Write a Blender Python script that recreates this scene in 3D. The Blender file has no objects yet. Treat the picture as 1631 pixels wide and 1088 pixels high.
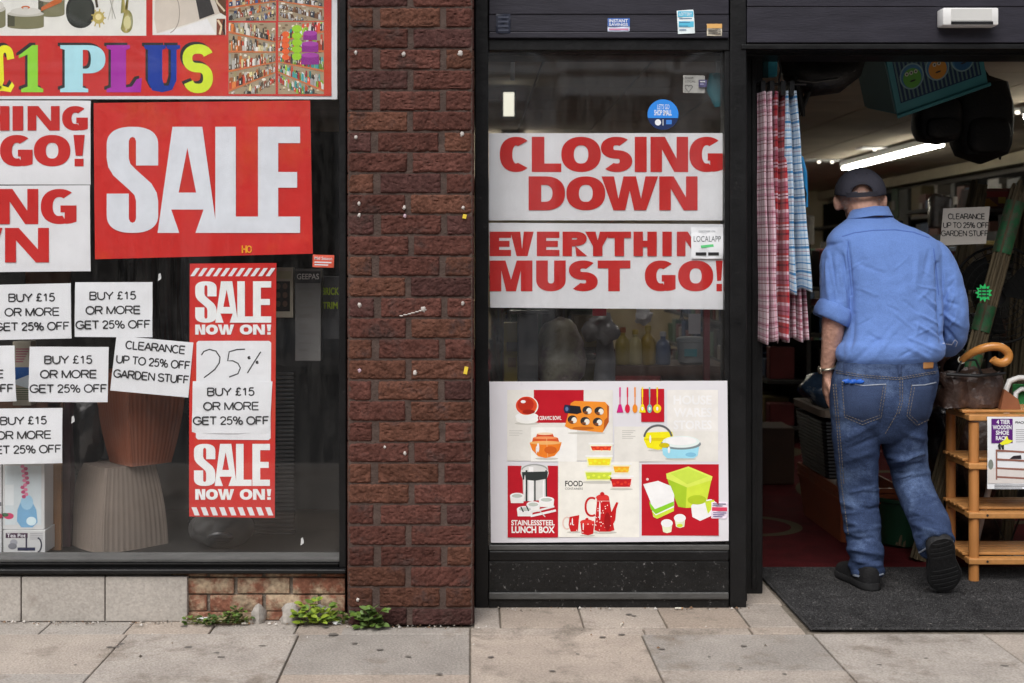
import bpy, bmesh, math, random
from mathutils import Vector, Matrix, noise
from mathutils.geometry import tessellate_polygon
from mathutils.bvhtree import BVHTree
R = math.radians
random.seed(7)
sc = bpy.context.scene
col = sc.collection

# ------------------------------------------------------------------ camera
CX, CY, CH, DD, FPX = 749.0, 420.0, 1.31, 4.6, 2024.0    # principal point, eye height, distance, focal length in px
cam = bpy.data.cameras.new('camera'); cam_o = bpy.data.objects.new('camera', cam); col.objects.link(cam_o)
cam_o.location = (0, -DD, CH); cam_o.rotation_euler = (R(90), 0, 0)
cam.sensor_width = 36; cam.sensor_fit = 'HORIZONTAL'; cam.lens = 36*FPX/1631
cam.shift_x = (815.5-CX)/1631; cam.shift_y = -(544-CY)/1631
cam.clip_end = 400; cam.clip_start = .05
cam.dof.use_dof = True; cam.dof.focus_distance = 4.85; cam.dof.aperture_fstop = 3.2
sc.camera = cam_o

# ------------------------------------------------------------------ sky, sun, exposure
wd = bpy.data.worlds.new('World'); sc.world = wd; wd.use_nodes = True
nt = wd.node_tree; nt.nodes.clear()
sky = nt.nodes.new('ShaderNodeTexSky'); sky.sky_type = 'NISHITA'; sky.sun_disc = False
sky.sun_elevation = R(58); sky.sun_rotation = R(200); sky.air_density = 1.0; sky.dust_density = 4; sky.ozone_density = 1
hs = nt.nodes.new('ShaderNodeHueSaturation'); hs.inputs['Saturation'].default_value = .35
bg = nt.nodes.new('ShaderNodeBackground'); bg.inputs['Strength'].default_value = .13
wo = nt.nodes.new('ShaderNodeOutputWorld')
nt.links.new(sky.outputs[0], hs.inputs['Color']); nt.links.new(hs.outputs[0], bg.inputs[0]); nt.links.new(bg.outputs[0], wo.inputs[0])
sl = bpy.data.lights.new('sun', 'SUN'); sl.energy = 1.25; sl.angle = R(38); sl.color = (1, .965, .92)
so = bpy.data.objects.new('sun', sl); col.objects.link(so)
so.rotation_euler = (R(46), 0, R(-20)); so.location = (0, -6, 9)
sc.view_settings.view_transform = 'Standard'; sc.view_settings.look = 'None'
sc.view_settings.exposure = 0.42; sc.view_settings.gamma = 1; sc.view_settings.use_curve_mapping = False
sc.cycles.use_denoising = True
sc.cycles.max_bounces = 8; sc.cycles.diffuse_bounces = 4; sc.cycles.transparent_max_bounces = 24
sc.cycles.sample_clamp_indirect = 4

# ------------------------------------------------------------------ helpers: picture measures to metres
def S(y): return FPX/(DD+y)
def W(px, py, y): s = S(y); return Vector(((px-CX)/s, y, CH-(py-CY)/s))
def WX(px, y): return (px-CX)/S(y)
def WZ(py, y): return CH-(py-CY)/S(y)
def lin(v): v /= 255; return v/12.92 if v <= .04045 else ((v+.055)/1.055)**2.4
def A(r, g, b, k=.85): return (min(.9, lin(r)/k), min(.9, lin(g)/k), min(.9, lin(b)/k))
def fbm(v, o=3):
    t = 0; a = 1
    for i in range(o): t += a*noise.noise(v*(2**i)); a *= .5
    return t

# ------------------------------------------------------------------ materials
_mc = {}
def mat(name, rgb, rough=.6, var=.12, vs=6, bump=0, bs=60, metal=0, spec=.4, stretch=(1, 1, 1), attr=False, sheen=0, emit=None, es=0, fine=None, col2=None, c2s=3, c2t=.55):
    if name in _mc: return _mc[name]
    m = bpy.data.materials.new(name); m.use_nodes = True; n = m.node_tree; n.nodes.clear()
    out = n.nodes.new('ShaderNodeOutputMaterial'); b = n.nodes.new('ShaderNodeBsdfPrincipled'); n.links.new(b.outputs[0], out.inputs[0])
    tc = n.nodes.new('ShaderNodeTexCoord'); mp = n.nodes.new('ShaderNodeMapping'); mp.inputs['Scale'].default_value = stretch
    n.links.new(tc.outputs['Object'], mp.inputs[0])
    nz = n.nodes.new('ShaderNodeTexNoise'); nz.inputs['Scale'].default_value = vs; nz.inputs['Detail'].default_value = 6; nz.inputs['Roughness'].default_value = .65
    n.links.new(mp.outputs[0], nz.inputs['Vector'])
    mr = n.nodes.new('ShaderNodeMapRange'); mr.inputs[1].default_value = .3; mr.inputs[2].default_value = .7
    mr.inputs[3].default_value = 1-var; mr.inputs[4].default_value = 1+var; n.links.new(nz.outputs['Fac'], mr.inputs[0])
    vm = n.nodes.new('ShaderNodeVectorMath'); vm.operation = 'SCALE'
    src = None
    if attr:
        at = n.nodes.new('ShaderNodeAttribute'); at.attribute_name = 'tint'; src = at.outputs['Color']
    if col2:
        n2 = n.nodes.new('ShaderNodeTexNoise'); n2.inputs['Scale'].default_value = c2s; n2.inputs['Detail'].default_value = 8; n2.inputs['Roughness'].default_value = .7
        n.links.new(mp.outputs[0], n2.inputs['Vector'])
        r2 = n.nodes.new('ShaderNodeMapRange'); r2.inputs[1].default_value = c2t-.06; r2.inputs[2].default_value = c2t+.06; n.links.new(n2.outputs['Fac'], r2.inputs[0])
        mx = n.nodes.new('ShaderNodeMix'); mx.data_type = 'RGBA'
        n.links.new(r2.outputs[0], mx.inputs[0])
        if src: n.links.new(src, mx.inputs[6])
        else: mx.inputs[6].default_value = (*rgb, 1)
        mx.inputs[7].default_value = (*col2, 1); src = mx.outputs[2]
    if src: n.links.new(src, vm.inputs[0])
    else: vm.inputs[0].default_value = rgb
    n.links.new(mr.outputs[0], vm.inputs['Scale'])
    last = vm.outputs[0]
    if fine:
        nf = n.nodes.new('ShaderNodeTexNoise'); nf.inputs['Scale'].default_value = fine[0]; nf.inputs['Detail'].default_value = 2
        n.links.new(tc.outputs['Object'], nf.inputs['Vector'])
        rf = n.nodes.new('ShaderNodeMapRange'); rf.inputs[1].default_value = .3; rf.inputs[2].default_value = .7
        rf.inputs[3].default_value = 1-fine[1]; rf.inputs[4].default_value = 1+fine[1]; n.links.new(nf.outputs['Fac'], rf.inputs[0])
        v2 = n.nodes.new('ShaderNodeVectorMath'); v2.operation = 'SCALE'; n.links.new(last, v2.inputs[0]); n.links.new(rf.outputs[0], v2.inputs['Scale']); last = v2.outputs[0]
    n.links.new(last, b.inputs['Base Color'])
    b.inputs['Metallic'].default_value = metal; b.inputs['Specular IOR Level'].default_value = spec
    rr = n.nodes.new('ShaderNodeMapRange'); rr.inputs[3].default_value = max(.05, rough-.12); rr.inputs[4].default_value = min(1, rough+.12)
    n.links.new(nz.outputs['Fac'], rr.inputs[0]); n.links.new(rr.outputs[0], b.inputs['Roughness'])
    if sheen: b.inputs['Sheen Weight'].default_value = sheen
    if emit: b.inputs['Emission Color'].default_value = (*emit, 1); b.inputs['Emission Strength'].default_value = es
    if bump:
        nb = n.nodes.new('ShaderNodeTexNoise'); nb.inputs['Scale'].default_value = bs; nb.inputs['Detail'].default_value = 5
        n.links.new(mp.outputs[0], nb.inputs['Vector'])
        bp = n.nodes.new('ShaderNodeBump'); bp.inputs['Strength'].default_value = bump; bp.inputs['Distance'].default_value = .01
        n.links.new(nb.outputs['Fac'], bp.inputs['Height']); n.links.new(bp.outputs[0], b.inputs['Normal'])
    _mc[name] = m; return m
def glass_mat(name, tint=(1, 1, 1), ior=1.5, dirt=.03):
    m = bpy.data.materials.new(name); m.use_nodes = True; n = m.node_tree; n.nodes.clear()
    out = n.nodes.new('ShaderNodeOutputMaterial'); t = n.nodes.new('ShaderNodeBsdfTransparent'); t.inputs[0].default_value = (*tint, 1)
    g = n.nodes.new('ShaderNodeBsdfGlossy'); g.inputs['Roughness'].default_value = .03
    lw = n.nodes.new('ShaderNodeLayerWeight'); pw = n.nodes.new('ShaderNodeMath'); pw.operation = 'POWER'; pw.inputs[1].default_value = 5; n.links.new(lw.outputs['Facing'], pw.inputs[0])
    f = n.nodes.new('ShaderNodeMapRange'); f0 = ((ior-1)/(ior+1))**2; f.inputs[3].default_value = f0; f.inputs[4].default_value = 1; n.links.new(pw.outputs[0], f.inputs[0])
    mx = n.nodes.new('ShaderNodeMixShader'); n.links.new(f.outputs[0], mx.inputs[0]); n.links.new(t.outputs[0], mx.inputs[1]); n.links.new(g.outputs[0], mx.inputs[2])
    d = n.nodes.new('ShaderNodeBsdfDiffuse'); d.inputs[0].default_value = (.6, .58, .55, 1)
    tc = n.nodes.new('ShaderNodeTexCoord'); mp = n.nodes.new('ShaderNodeMapping'); mp.inputs['Scale'].default_value = (9, 9, 2.2)
    nz = n.nodes.new('ShaderNodeTexNoise'); nz.inputs['Scale'].default_value = 3; nz.inputs['Detail'].default_value = 10; nz.inputs['Roughness'].default_value = .8
    n.links.new(tc.outputs['Object'], mp.inputs[0]); n.links.new(mp.outputs[0], nz.inputs['Vector'])
    mr = n.nodes.new('ShaderNodeMapRange'); mr.inputs[1].default_value = .45; mr.inputs[2].default_value = .8; mr.inputs[4].default_value = dirt*1.8; mr.inputs[3].default_value = dirt*.12
    n.links.new(nz.outputs['Fac'], mr.inputs[0])
    m2 = n.nodes.new('ShaderNodeMixShader'); n.links.new(mr.outputs[0], m2.inputs[0]); n.links.new(mx.outputs[0], m2.inputs[1]); n.links.new(d.outputs[0], m2.inputs[2])
    n.links.new(m2.outputs[0], out.inputs[0]); return m

# ------------------------------------------------------------------ mesh builder
base = {}
def props(o, label=None, cat=None, group=None, kind=None):
    if label: o['label'] = label
    if cat: o['category'] = cat
    if group: o['group'] = group
    if kind: o['kind'] = kind
    return o
def thing(name, label, cat, loc, group=None):
    o = bpy.data.objects.new(name, None); col.objects.link(o); o.location = loc; o.empty_display_size = .05
    base[o.name] = Vector(loc); return props(o, label, cat, group)
class MB:
    def __init__(s, m=None, xf=None): s.v = []; s.f = []; s.fm = []; s.ms = []; s.cm = m; s.xf = xf; s.tint = {}; s.ct = None
    def mat(s, m): s.cm = m; return s
    def add(s, vs, fs):
        o = len(s.v)
        s.v += [s.xf @ Vector(p) if s.xf else Vector(p) for p in vs]
        if s.cm not in s.ms: s.ms.append(s.cm)
        k = s.ms.index(s.cm)
        for f in fs:
            if s.ct: s.tint[len(s.f)] = s.ct
            s.f.append([i+o for i in f]); s.fm.append(k)
        return s
    def box(s, x0, x1, y0, y1, z0, z1, bv=.0):
        if bv <= 0:
            vs = [(x, y, z) for x in (x0, x1) for y in (y0, y1) for z in (z0, z1)]
            return s.add(vs, [(0, 1, 3, 2), (4, 6, 7, 5), (0, 4, 5, 1), (2, 3, 7, 6), (0, 2, 6, 4), (1, 5, 7, 3)])
        bm = bmesh.new(); bmesh.ops.create_cube(bm, size=1)
        for v in bm.verts: v.co = Vector(((x0+x1)/2+v.co.x*(x1-x0), (y0+y1)/2+v.co.y*(y1-y0), (z0+z1)/2+v.co.z*(z1-z0)))
        bv = min(bv, abs(x1-x0)*.45, abs(y1-y0)*.45, abs(z1-z0)*.45)
        bmesh.ops.bevel(bm, geom=bm.edges[:], offset=bv, segments=2, affect='EDGES', profile=.5)
        bm.verts.index_update(); vs = [v.co.copy() for v in bm.verts]; fs = [[v.index for v in f.verts] for f in bm.faces]; bm.free()
        return s.add(vs, fs)
    def pbox(s, x0, y0, x1, y1, yf, yb, bv=0):
        return s.box(WX(x0, yf), WX(x1, yf), yf, yb, WZ(y1, yf), WZ(y0, yf), bv)
    def loft(s, rings, caps=True, closed=True):
        n = len(rings[0]); vs = [p for r in rings for p in r]; fs = []
        for i in range(len(rings)-1):
            for j in range(n if closed else n-1):
                a = i*n+j; b = i*n+(j+1) % n; fs.append((a, b, b+n, a+n))
        if caps and closed: fs.append(tuple(range(n-1, -1, -1))); fs.append(tuple(range(len(vs)-n, len(vs))))
        return s.add(vs, fs)
    def tube(s, pts, r, n=10, caps=True, flat=1, ref=None):
        pts = [Vector(p) for p in pts]; rs = r if isinstance(r, (list, tuple)) else [r]*len(pts); rings = []
        prev = None
        for i, p in enumerate(pts):
            t = (pts[min(i+1, len(pts)-1)]-pts[max(i-1, 0)]).normalized()
            if prev is None:
                q = Vector(ref) if ref else (Vector((0, 0, 1)) if abs(t.z) < .9 else Vector((0, 1, 0)))
            else: q = prev
            a = (q-t*q.dot(t)); a = a.normalized() if a.length > 1e-6 else t.orthogonal().normalized()
            prev = a; b = t.cross(a)
            rings.append([p+(a*math.cos(2*math.pi*k/n)*flat+b*math.sin(2*math.pi*k/n))*rs[i] for k in range(n)])
        return s.loft(rings, caps)
    def lathe(s, c, prof, n=24, sq=2, sx=1, sy=1, rot=0):
        rings = []
        for (r, z) in prof:
            ring = []
            for k in range(n):
                a = 2*math.pi*k/n+rot; ca, sa = math.cos(a), math.sin(a)
                q = (abs(ca)**sq+abs(sa)**sq)**(-1/sq)
                ring.append((c[0]+r*q*ca*sx, c[1]+r*q*sa*sy, c[2]+z))
            rings.append(ring)
        return s.loft(rings, True)
    def prism(s, poly, y0, y1):
        n = len(poly); vs = [(x, y0, z) for x, z in poly]+[(x, y1, z) for x, z in poly]
        tri = tessellate_polygon([[Vector((x, z, 0)) for x, z in poly]])
        fs = [tuple(t) for t in tri]+[tuple(i+n for i in reversed(t)) for t in tri]+[(i, (i+1) % n, (i+1) % n+n, i+n) for i in range(n)]
        return s.add(vs, fs)
    def build(s, name, parent=None, label=None, cat=None, group=None, kind=None, smooth=False, loc=None):
        me = bpy.data.meshes.new(name)
        if parent: b = base[parent.name]
        elif loc is not None: b = Vector(loc)
        else:
            xs = [p.x for p in s.v]; ys = [p.y for p in s.v]; zs = [p.z for p in s.v]
            b = Vector(((min(xs)+max(xs))/2, (min(ys)+max(ys))/2, min(zs)))
        me.from_pydata([p-b for p in s.v], [], s.f)
        for m in s.ms: me.materials.append(m)
        me.polygons.foreach_set('material_index', s.fm)
        if s.tint:
            ca = me.color_attributes.new('tint', 'FLOAT_COLOR', 'CORNER')
            for p in me.polygons:
                t = s.tint.get(p.index, (.5, .5, .5))
                for li in p.loop_indices: ca.data[li].color = (*t, 1)
        bm = bmesh.new(); bm.from_mesh(me); bmesh.ops.recalc_face_normals(bm, faces=bm.faces[:]); bm.to_mesh(me); bm.free()
        if smooth is not False:
            for p in me.polygons: p.use_smooth = True
            try: me.set_sharp_from_angle(angle=R(smooth if smooth is not True else 40))
            except Exception: pass
        o = bpy.data.objects.new(name, me); col.objects.link(o)
        if parent: o.parent = parent; base[o.name] = b
        else: o.location = b; base[o.name] = b
        return props(o, label, cat, group, kind)
def crinkle(mb, amp, sc_, seed=0):
    for i, p in enumerate(mb.v):
        q = p*sc_+Vector((seed*7.1, seed*3.3, 0))
        mb.v[i] = p+Vector((noise.noise(q), noise.noise(q+Vector((31, 0, 0))), noise.noise(q+Vector((0, 57, 0)))))*amp
    return mb
def ball(mb, c, rx, ry, rz, nu=20, nv=12):
    rings = []
    for i in range(nv+1):
        a = math.pi*i/nv; r = max(.02, math.sin(a))
        rings.append([(c[0]+rx*r*math.cos(2*math.pi*k/nu), c[1]+ry*r*math.sin(2*math.pi*k/nu), c[2]-rz*math.cos(a)) for k in range(nu)])
    return mb.loft(rings)
def blob(mb, c, rx, ry, rz, seed, amp=.3, nu=14, nv=9):
    k = len(mb.v); ball(mb, c, rx, ry, rz, nu, nv); cc = mb.xf @ Vector(c) if mb.xf else Vector(c)
    for i in range(k, len(mb.v)):
        d = mb.v[i]-cc; mb.v[i] = cc+d*(1+amp*noise.noise(d.normalized()*1.6+Vector((seed*3.7, seed, 0))))
    return mb

# ------------------------------------------------------------------ heavy lettering drawn by hand
def pen(path, a, b, closed=False):
    L = []; Rr = []; n = len(path)
    for i in range(n):
        p0 = path[(i-1) % n] if closed else path[max(i-1, 0)]; p1 = path[(i+1) % n] if closed else path[min(i+1, n-1)]
        dx, dy = p1[0]-p0[0], p1[1]-p0[1]; l = math.hypot(dx, dy) or 1; nx, ny = -dy/l, dx/l
        k = math.sqrt((a*nx)**2+(b*ny)**2)/1 or 1
        ox, oy = a*a*nx/k/2, b*b*ny/k/2
        L.append((path[i][0]+ox, path[i][1]+oy)); Rr.append((path[i][0]-ox, path[i][1]-oy))
    if closed: return [(L, [Rr])] if abs(area(L)) > abs(area(Rr)) else [(Rr, [L])]
    return [(L+Rr[::-1], [])]
def area(p): return sum(p[i][0]*p[(i+1) % len(p)][1]-p[(i+1) % len(p)][0]*p[i][1] for i in range(len(p)))/2
def sup(cx, cy, rx, ry, a0, a1, n, e=2.3):
    out = []
    for i in range(n+1):
        t = R(a0+(a1-a0)*i/n); c, s_ = math.cos(t), math.sin(t)
        out.append((cx+rx*math.copysign(abs(c)**(2/e), c), cy+ry*math.copysign(abs(s_)**(2/e), s_)))
    return out
def glyph(ch, a, b, e=2.3):
    if ch == 'I': return [([(0, 0), (1, 0), (1, 1), (0, 1)], [])]
    if ch == 'L': return [([(0, 0), (a, 0), (a, 1-b), (1, 1-b), (1, 1), (0, 1)], [])]
    if ch == 'E': return [([(0, 0), (1, 0), (1, b), (a, b), (a, .5-b*.48), (.93, .5-b*.48), (.93, .5+b*.48), (a, .5+b*.48), (a, 1-b), (1, 1-b), (1, 1), (0, 1)], [])]
    if ch == 'T': return [([(0, 0), (1, 0), (1, b), (.5+a/2, b), (.5+a/2, 1), (.5-a/2, 1), (.5-a/2, b), (0, b)], [])]
    if ch == 'H': return [([(0, 0), (a, 0), (a, .5-b/2), (1-a, .5-b/2), (1-a, 0), (1, 0), (1, 1), (1-a, 1), (1-a, .5+b/2), (a, .5+b/2), (a, 1), (0, 1)], [])]
    if ch == 'N': return [([(0, 0), (a*1.15, 0), (1-a*.92, .62), (1-a*.92, 0), (1, 0), (1, 1), (1-a*1.1, 1), (a*.92, .36), (a*.92, 1), (0, 1)], [])]
    if ch == 'M': return [([(0, 0), (a*1.35, 0), (.5, .62), (1-a*1.35, 0), (1, 0), (1, 1), (1-a, 1), (1-a, .33), (.5+a*.42, 1), (.5-a*.42, 1), (a, .33), (a, 1), (0, 1)], [])]
    if ch == 'V': return [([(0, 0), (a*1.05, 0), (.5, .72), (1-a*1.05, 0), (1, 0), (.5+a*.58, 1), (.5-a*.58, 1)], [])]
    if ch == 'W': return [([(0, 0), (a, 0), (.3, .66), (.5-a*.5, 0), (.5+a*.5, 0), (.7, .66), (1-a, 0), (1, 0), (.79, 1), (.79-a*.95, 1), (.5, .42), (.21+a*.95, 1), (.21, 1)], [])]
    if ch == 'A': return [([(.5-a*.72, 0), (.5+a*.72, 0), (1, 1), (1-a*1.05, 1), (.5+a*.78, .78), (.5-a*.78, .78), (a*1.05, 1), (0, 1)], [[(.5, .2), (.5+a*.42, .62), (.5-a*.42, .62)]])]
    if ch == 'Y': return [([(0, 0), (a*1.1, 0), (.5, .36), (1-a*1.1, 0), (1, 0), (.5+a/2, .6), (.5+a/2, 1), (.5-a/2, 1), (.5-a/2, .6)], [])]
    if ch == 'O': return pen(sup(.5, .5, .5-a/2, .5-b/2, 0, 352, 44, e), a, b, True)
    if ch == 'C': return pen(sup(.52, .5, .52-a/2, .5-b/2, -52, -308, 34, e), a, b)
    if ch == 'G':
        p = sup(.52, .5, .52-a/2, .5-b/2, -52, -292, 32, e)
        return pen(p, a, b)+[([(.55, .47), (1, .47), (1, .93), (.86, .975), (.70, .995), (.62, .9), (1-a, .84), (1-a, .47+b*.85), (.55, .47+b*.85)], [])]
    if ch == 'D':
        o = [(0, 0)]+sup(.45, .5, .55, .5, -90, 90, 24, e)+[(0, 1)]
        h = [(a, b)]+sup(.45, .5, .55-a, .5-b, -90, 90, 24, e)+[(a, 1-b)]
        return [(o, [h])]
    if ch == 'U':
        return pen([(a/2, 0), (a/2, .3)]+sup(.5, .62, .5-a/2, .38-b/2, 180, 0, 22, e)+[(1-a/2, .3), (1-a/2, 0)], a, b)
    if ch == 'S':
        ry = (.5-b/2)/2
        if e > 3:
            o = [(1, .365)]+sup(.5, .17, .5, .17, 0, -180, 22, 2.4)+[(0, .30), (.03, .38), (.13, .46), (.44, .595), (.54, .645), (.57, .70), (.57, .865), (.545, .895), (.5, .905), (.455, .895), (.43, .865), (.43, .63), (0, .63)]
            return [(o+sup(.5, .83, .5, .17, 180, 0, 22, 2.4)+[(1, .70), (.97, .62), (.87, .535), (.56, .40), (.46, .35), (.43, .30), (.43, .135), (.455, .105), (.5, .095), (.545, .105), (.57, .135), (.57, .365)], [])]
        k = 0
        t0, t1 = (-20, 160) if k else (-44, 136)
        p = ([(1-a/2, .36)] if k else [])+sup(.5, b/2+ry, .5-a/2, ry, t0, -270, 30, e)[:-1]+sup(.5, .5+ry, .5-a/2, ry, -90, t1, 30, e)+([(a/2, .64)] if k else [])
        q = [p[0]]
        for z in p[1:]:
            if math.hypot(z[0]-q[-1][0], z[1]-q[-1][1]) > .025: q.append(z)
        return pen(q, a, b)
    if ch in 'RP':
        k = .58
        o = [(0, 0)]+sup(.5, k/2, .46, k/2, -90, 90, 20, e)
        o += [(.98, 1), (.98-a*1.15, 1), (.5, k+.02), (a, k+.02), (a, 1), (0, 1)] if ch == 'R' else [(a, k), (a, 1), (0, 1)]
        return [(o, [[(a, b)]+sup(.5, k/2, .46-a, k/2-b, -90, 90, 16, e)+[(a, k-b)]])]
    if ch == '!': return [([(0, 0), (1, 0), (.8, .66), (.2, .66)], []), ([(.1, .76), (.9, .76), (.9, 1), (.1, 1)], [])]
    if ch == '1': return [([(.2, .14), (.55, 0), (.78, 0), (.78, .88), (1, .93), (1, 1), (.1, 1), (.1, .93), (.36, .88), (.36, .2), (.0, .28), (0, .22)], [])]
    if ch == 'p': # slab serif P
        return [([(0, 0), (.62, 0)]+sup(.62, .3, .38, .3, -90, 90, 16)+[(.5, .6), (.5, .9), (.62, .93), (.62, 1), (0, 1), (0, .93), (.1, .9), (.1, .1), (0, .07)], [[(.5, .1), (.58, .1)]+sup(.58, .3, .1, .2, -90, 90, 8)+[(.5, .5)]])]
    if ch == 'l': return [([(0, 0), (.66, 0), (.66, .07), (.55, .1), (.55, .9), (.72, .88), (.86, .72), (1, .7), (.97, 1), (0, 1), (0, .93), (.12, .9), (.12, .1), (0, .07)], [])]
    if ch == 'u': return [([(0, 0), (.6, 0), (.6, .07), (.5, .1), (.5, .7), (.55, .86), (.68, .86), (.74, .7), (.74, .1), (.62, .07), (.62, 0), (1, 0), (1, .07), (.9, .1), (.9, .74), (.78, .95), (.5, 1), (.22, .96), (.1, .78), (.1, .1), (0, .07)], [])]
    if ch == 's':
        p = sup(.5, .28, .36, .2, -20, -270, 18)[:-1]+sup(.5, .7, .34, .22, -90, 160, 18)
        return pen(p, .33, .2)
    if ch == '£':
        p = [(.85, .3)]+sup(.6, .25, .22, .17, -10, -180, 14)+[(.4, .5), (.42, .75), (.3, .9)]
        return pen(p, .3, .16)+[([(.15, .46), (.24, .46), (.24, .56), (.15, .56)], []), ([(.15, .9), (.5, .86), (.75, .9), (.9, .78), (1, .86), (.85, 1), (.5, .97), (.2, 1)], [])]
    return []
_tc = {}
def text_polys(txt, bold):
    k = (txt, bold)
    if k not in _tc:
        c = bpy.data.curves.new('t', 'FONT'); c.body = txt; c.offset = bold; c.resolution_u = 3
        o = bpy.data.objects.new('t', c); col.objects.link(o); bpy.context.view_layer.update()
        me = bpy.data.meshes.new_from_object(o.evaluated_get(bpy.context.evaluated_depsgraph_get()))
        v = [(q.co.x, q.co.y) for q in me.vertices]; f = [tuple(p.vertices) for p in me.polygons]
        bpy.data.objects.remove(o); bpy.data.curves.remove(c); bpy.data.meshes.remove(me)
        xs = [q[0] for q in v]; ys = [q[1] for q in v]; x0, x1, y0, y1 = min(xs), max(xs), min(ys), max(ys)
        _tc[k] = ([((x-x0)/(x1-x0), (y1-y)/(y1-y0)) for x, y in v], f)
    return _tc[k]

def THIN():
    def arc(cx, cy, rx, ry, a0, a1, n=14): return sup(cx, cy, rx, ry, a0, a1, n, 2)
    bowl = lambda y0, y1, r: [(0, y0), (1-r, y0)]+arc(1-r, (y0+y1)/2, r, (y1-y0)/2, -90, 90, 10)+[(0, y1)]
    S_ = arc(.5, .25, .47, .25, -25, -255, 14)+arc(.5, .745, .5, .255, -80, 165, 14)
    return {'A': (.93, .02, [[(0, 1), (.5, 0)], [(.5, 0), (1, 1)], [(.2, .66), (.8, .66)]]), 'B': (.93, .1, [[(0, 0), (0, 1)], bowl(0, .46, .36), bowl(.46, 1, .4)]), 'C': (1, .07, [arc(.53, .5, .53, .5, -42, -318, 24)]),
            'D': (1, .1, [[(0, 0), (0, 1)], [(0, 0), (.4, 0)]+arc(.4, .5, .6, .5, -90, 90, 14)+[(0, 1)]]), 'E': (.93, .1, [[(0, 0), (0, 1)], [(0, 0), (1, 0)], [(0, .48), (.93, .48)], [(0, 1), (1, 1)]]), 'F': (.85, .1, [[(0, 0), (0, 1)], [(0, 0), (1, 0)], [(0, .48), (.85, .48)]]),
            'G': (1.09, .07, [arc(.52, .5, .52, .5, -38, -320, 24)+[(1, .83), (1, .52)], [(.55, .52), (1, .52)]]), 'H': (1, .1, [[(0, 0), (0, 1)], [(1, 0), (1, 1)], [(0, .47), (1, .47)]]), 'K': (.95, .1, [[(0, 0), (0, 1)], [(1, 0), (.02, .62)], [(.36, .42), (1, 1)]]), 'L': (.78, .1, [[(0, 0), (0, 1)], [(0, 1), (1, 1)]]),
            'M': (1.16, .1, [[(0, 1), (0, 0)], [(0, 0), (.5, 1)], [(.5, 1), (1, 0)], [(1, 0), (1, 1)]]), 'N': (1, .1, [[(0, 1), (0, 0)], [(0, 0), (1, 1)], [(1, 1), (1, 0)]]), 'O': (1.09, .07, [arc(.5, .5, .5, .5, 0, 360, 30)]), 'P': (.93, .1, [[(0, 0), (0, 1)], bowl(0, .54, .38)]),
            'R': (1, .1, [[(0, 0), (0, 1)], bowl(0, .5, .34), [(.55, .5), (1, 1)]]), 'S': (.93, .07, [S_]), 'T': (.85, .03, [[(0, 0), (1, 0)], [(.5, 0), (.5, 1)]]), 'U': (1, .1, [[(0, 0), (0, .62)]+arc(.5, .6, .5, .4, 180, 0, 16)+[(1, 0)]]), 'Y': (.93, .02, [[(0, 0), (.5, .56)], [(1, 0), (.5, .56)], [(.5, .56), (.5, 1)]]),
            '1': (.777, .17, [[(.12, .26), (.45, .14), (.7, .0)], [(.7, 0), (.7, 1)]]), '2': (.777, .06, [arc(.5, .29, .46, .29, 190, 385, 12)+[(.5, .66), (.08, 1)], [(.06, 1), (1, 1)]]), '5': (.777, .07, [[(.92, 0), (.22, 0)], [(.22, 0), (.1, .5)], [(.1, .5)]+arc(.48, .67, .48, .33, -140, 150, 16)]),
            '%': (1.24, .06, [arc(.2, .25, .18, .25, 0, 360, 16), arc(.8, .75, .18, .25, 0, 360, 16), [(.72, 0), (.28, 1)]]), '£': (.777, .04, [arc(.62, .26, .3, .26, -20, -180, 10)+[(.36, .5), (.38, .75), (.1, .97)], [(.1, .49), (.72, .49)], [(.08, .97), (.35, .9), (.7, 1), (1, .88)]]), ' ': (.39, 0, [])}
THIN = THIN()

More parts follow.
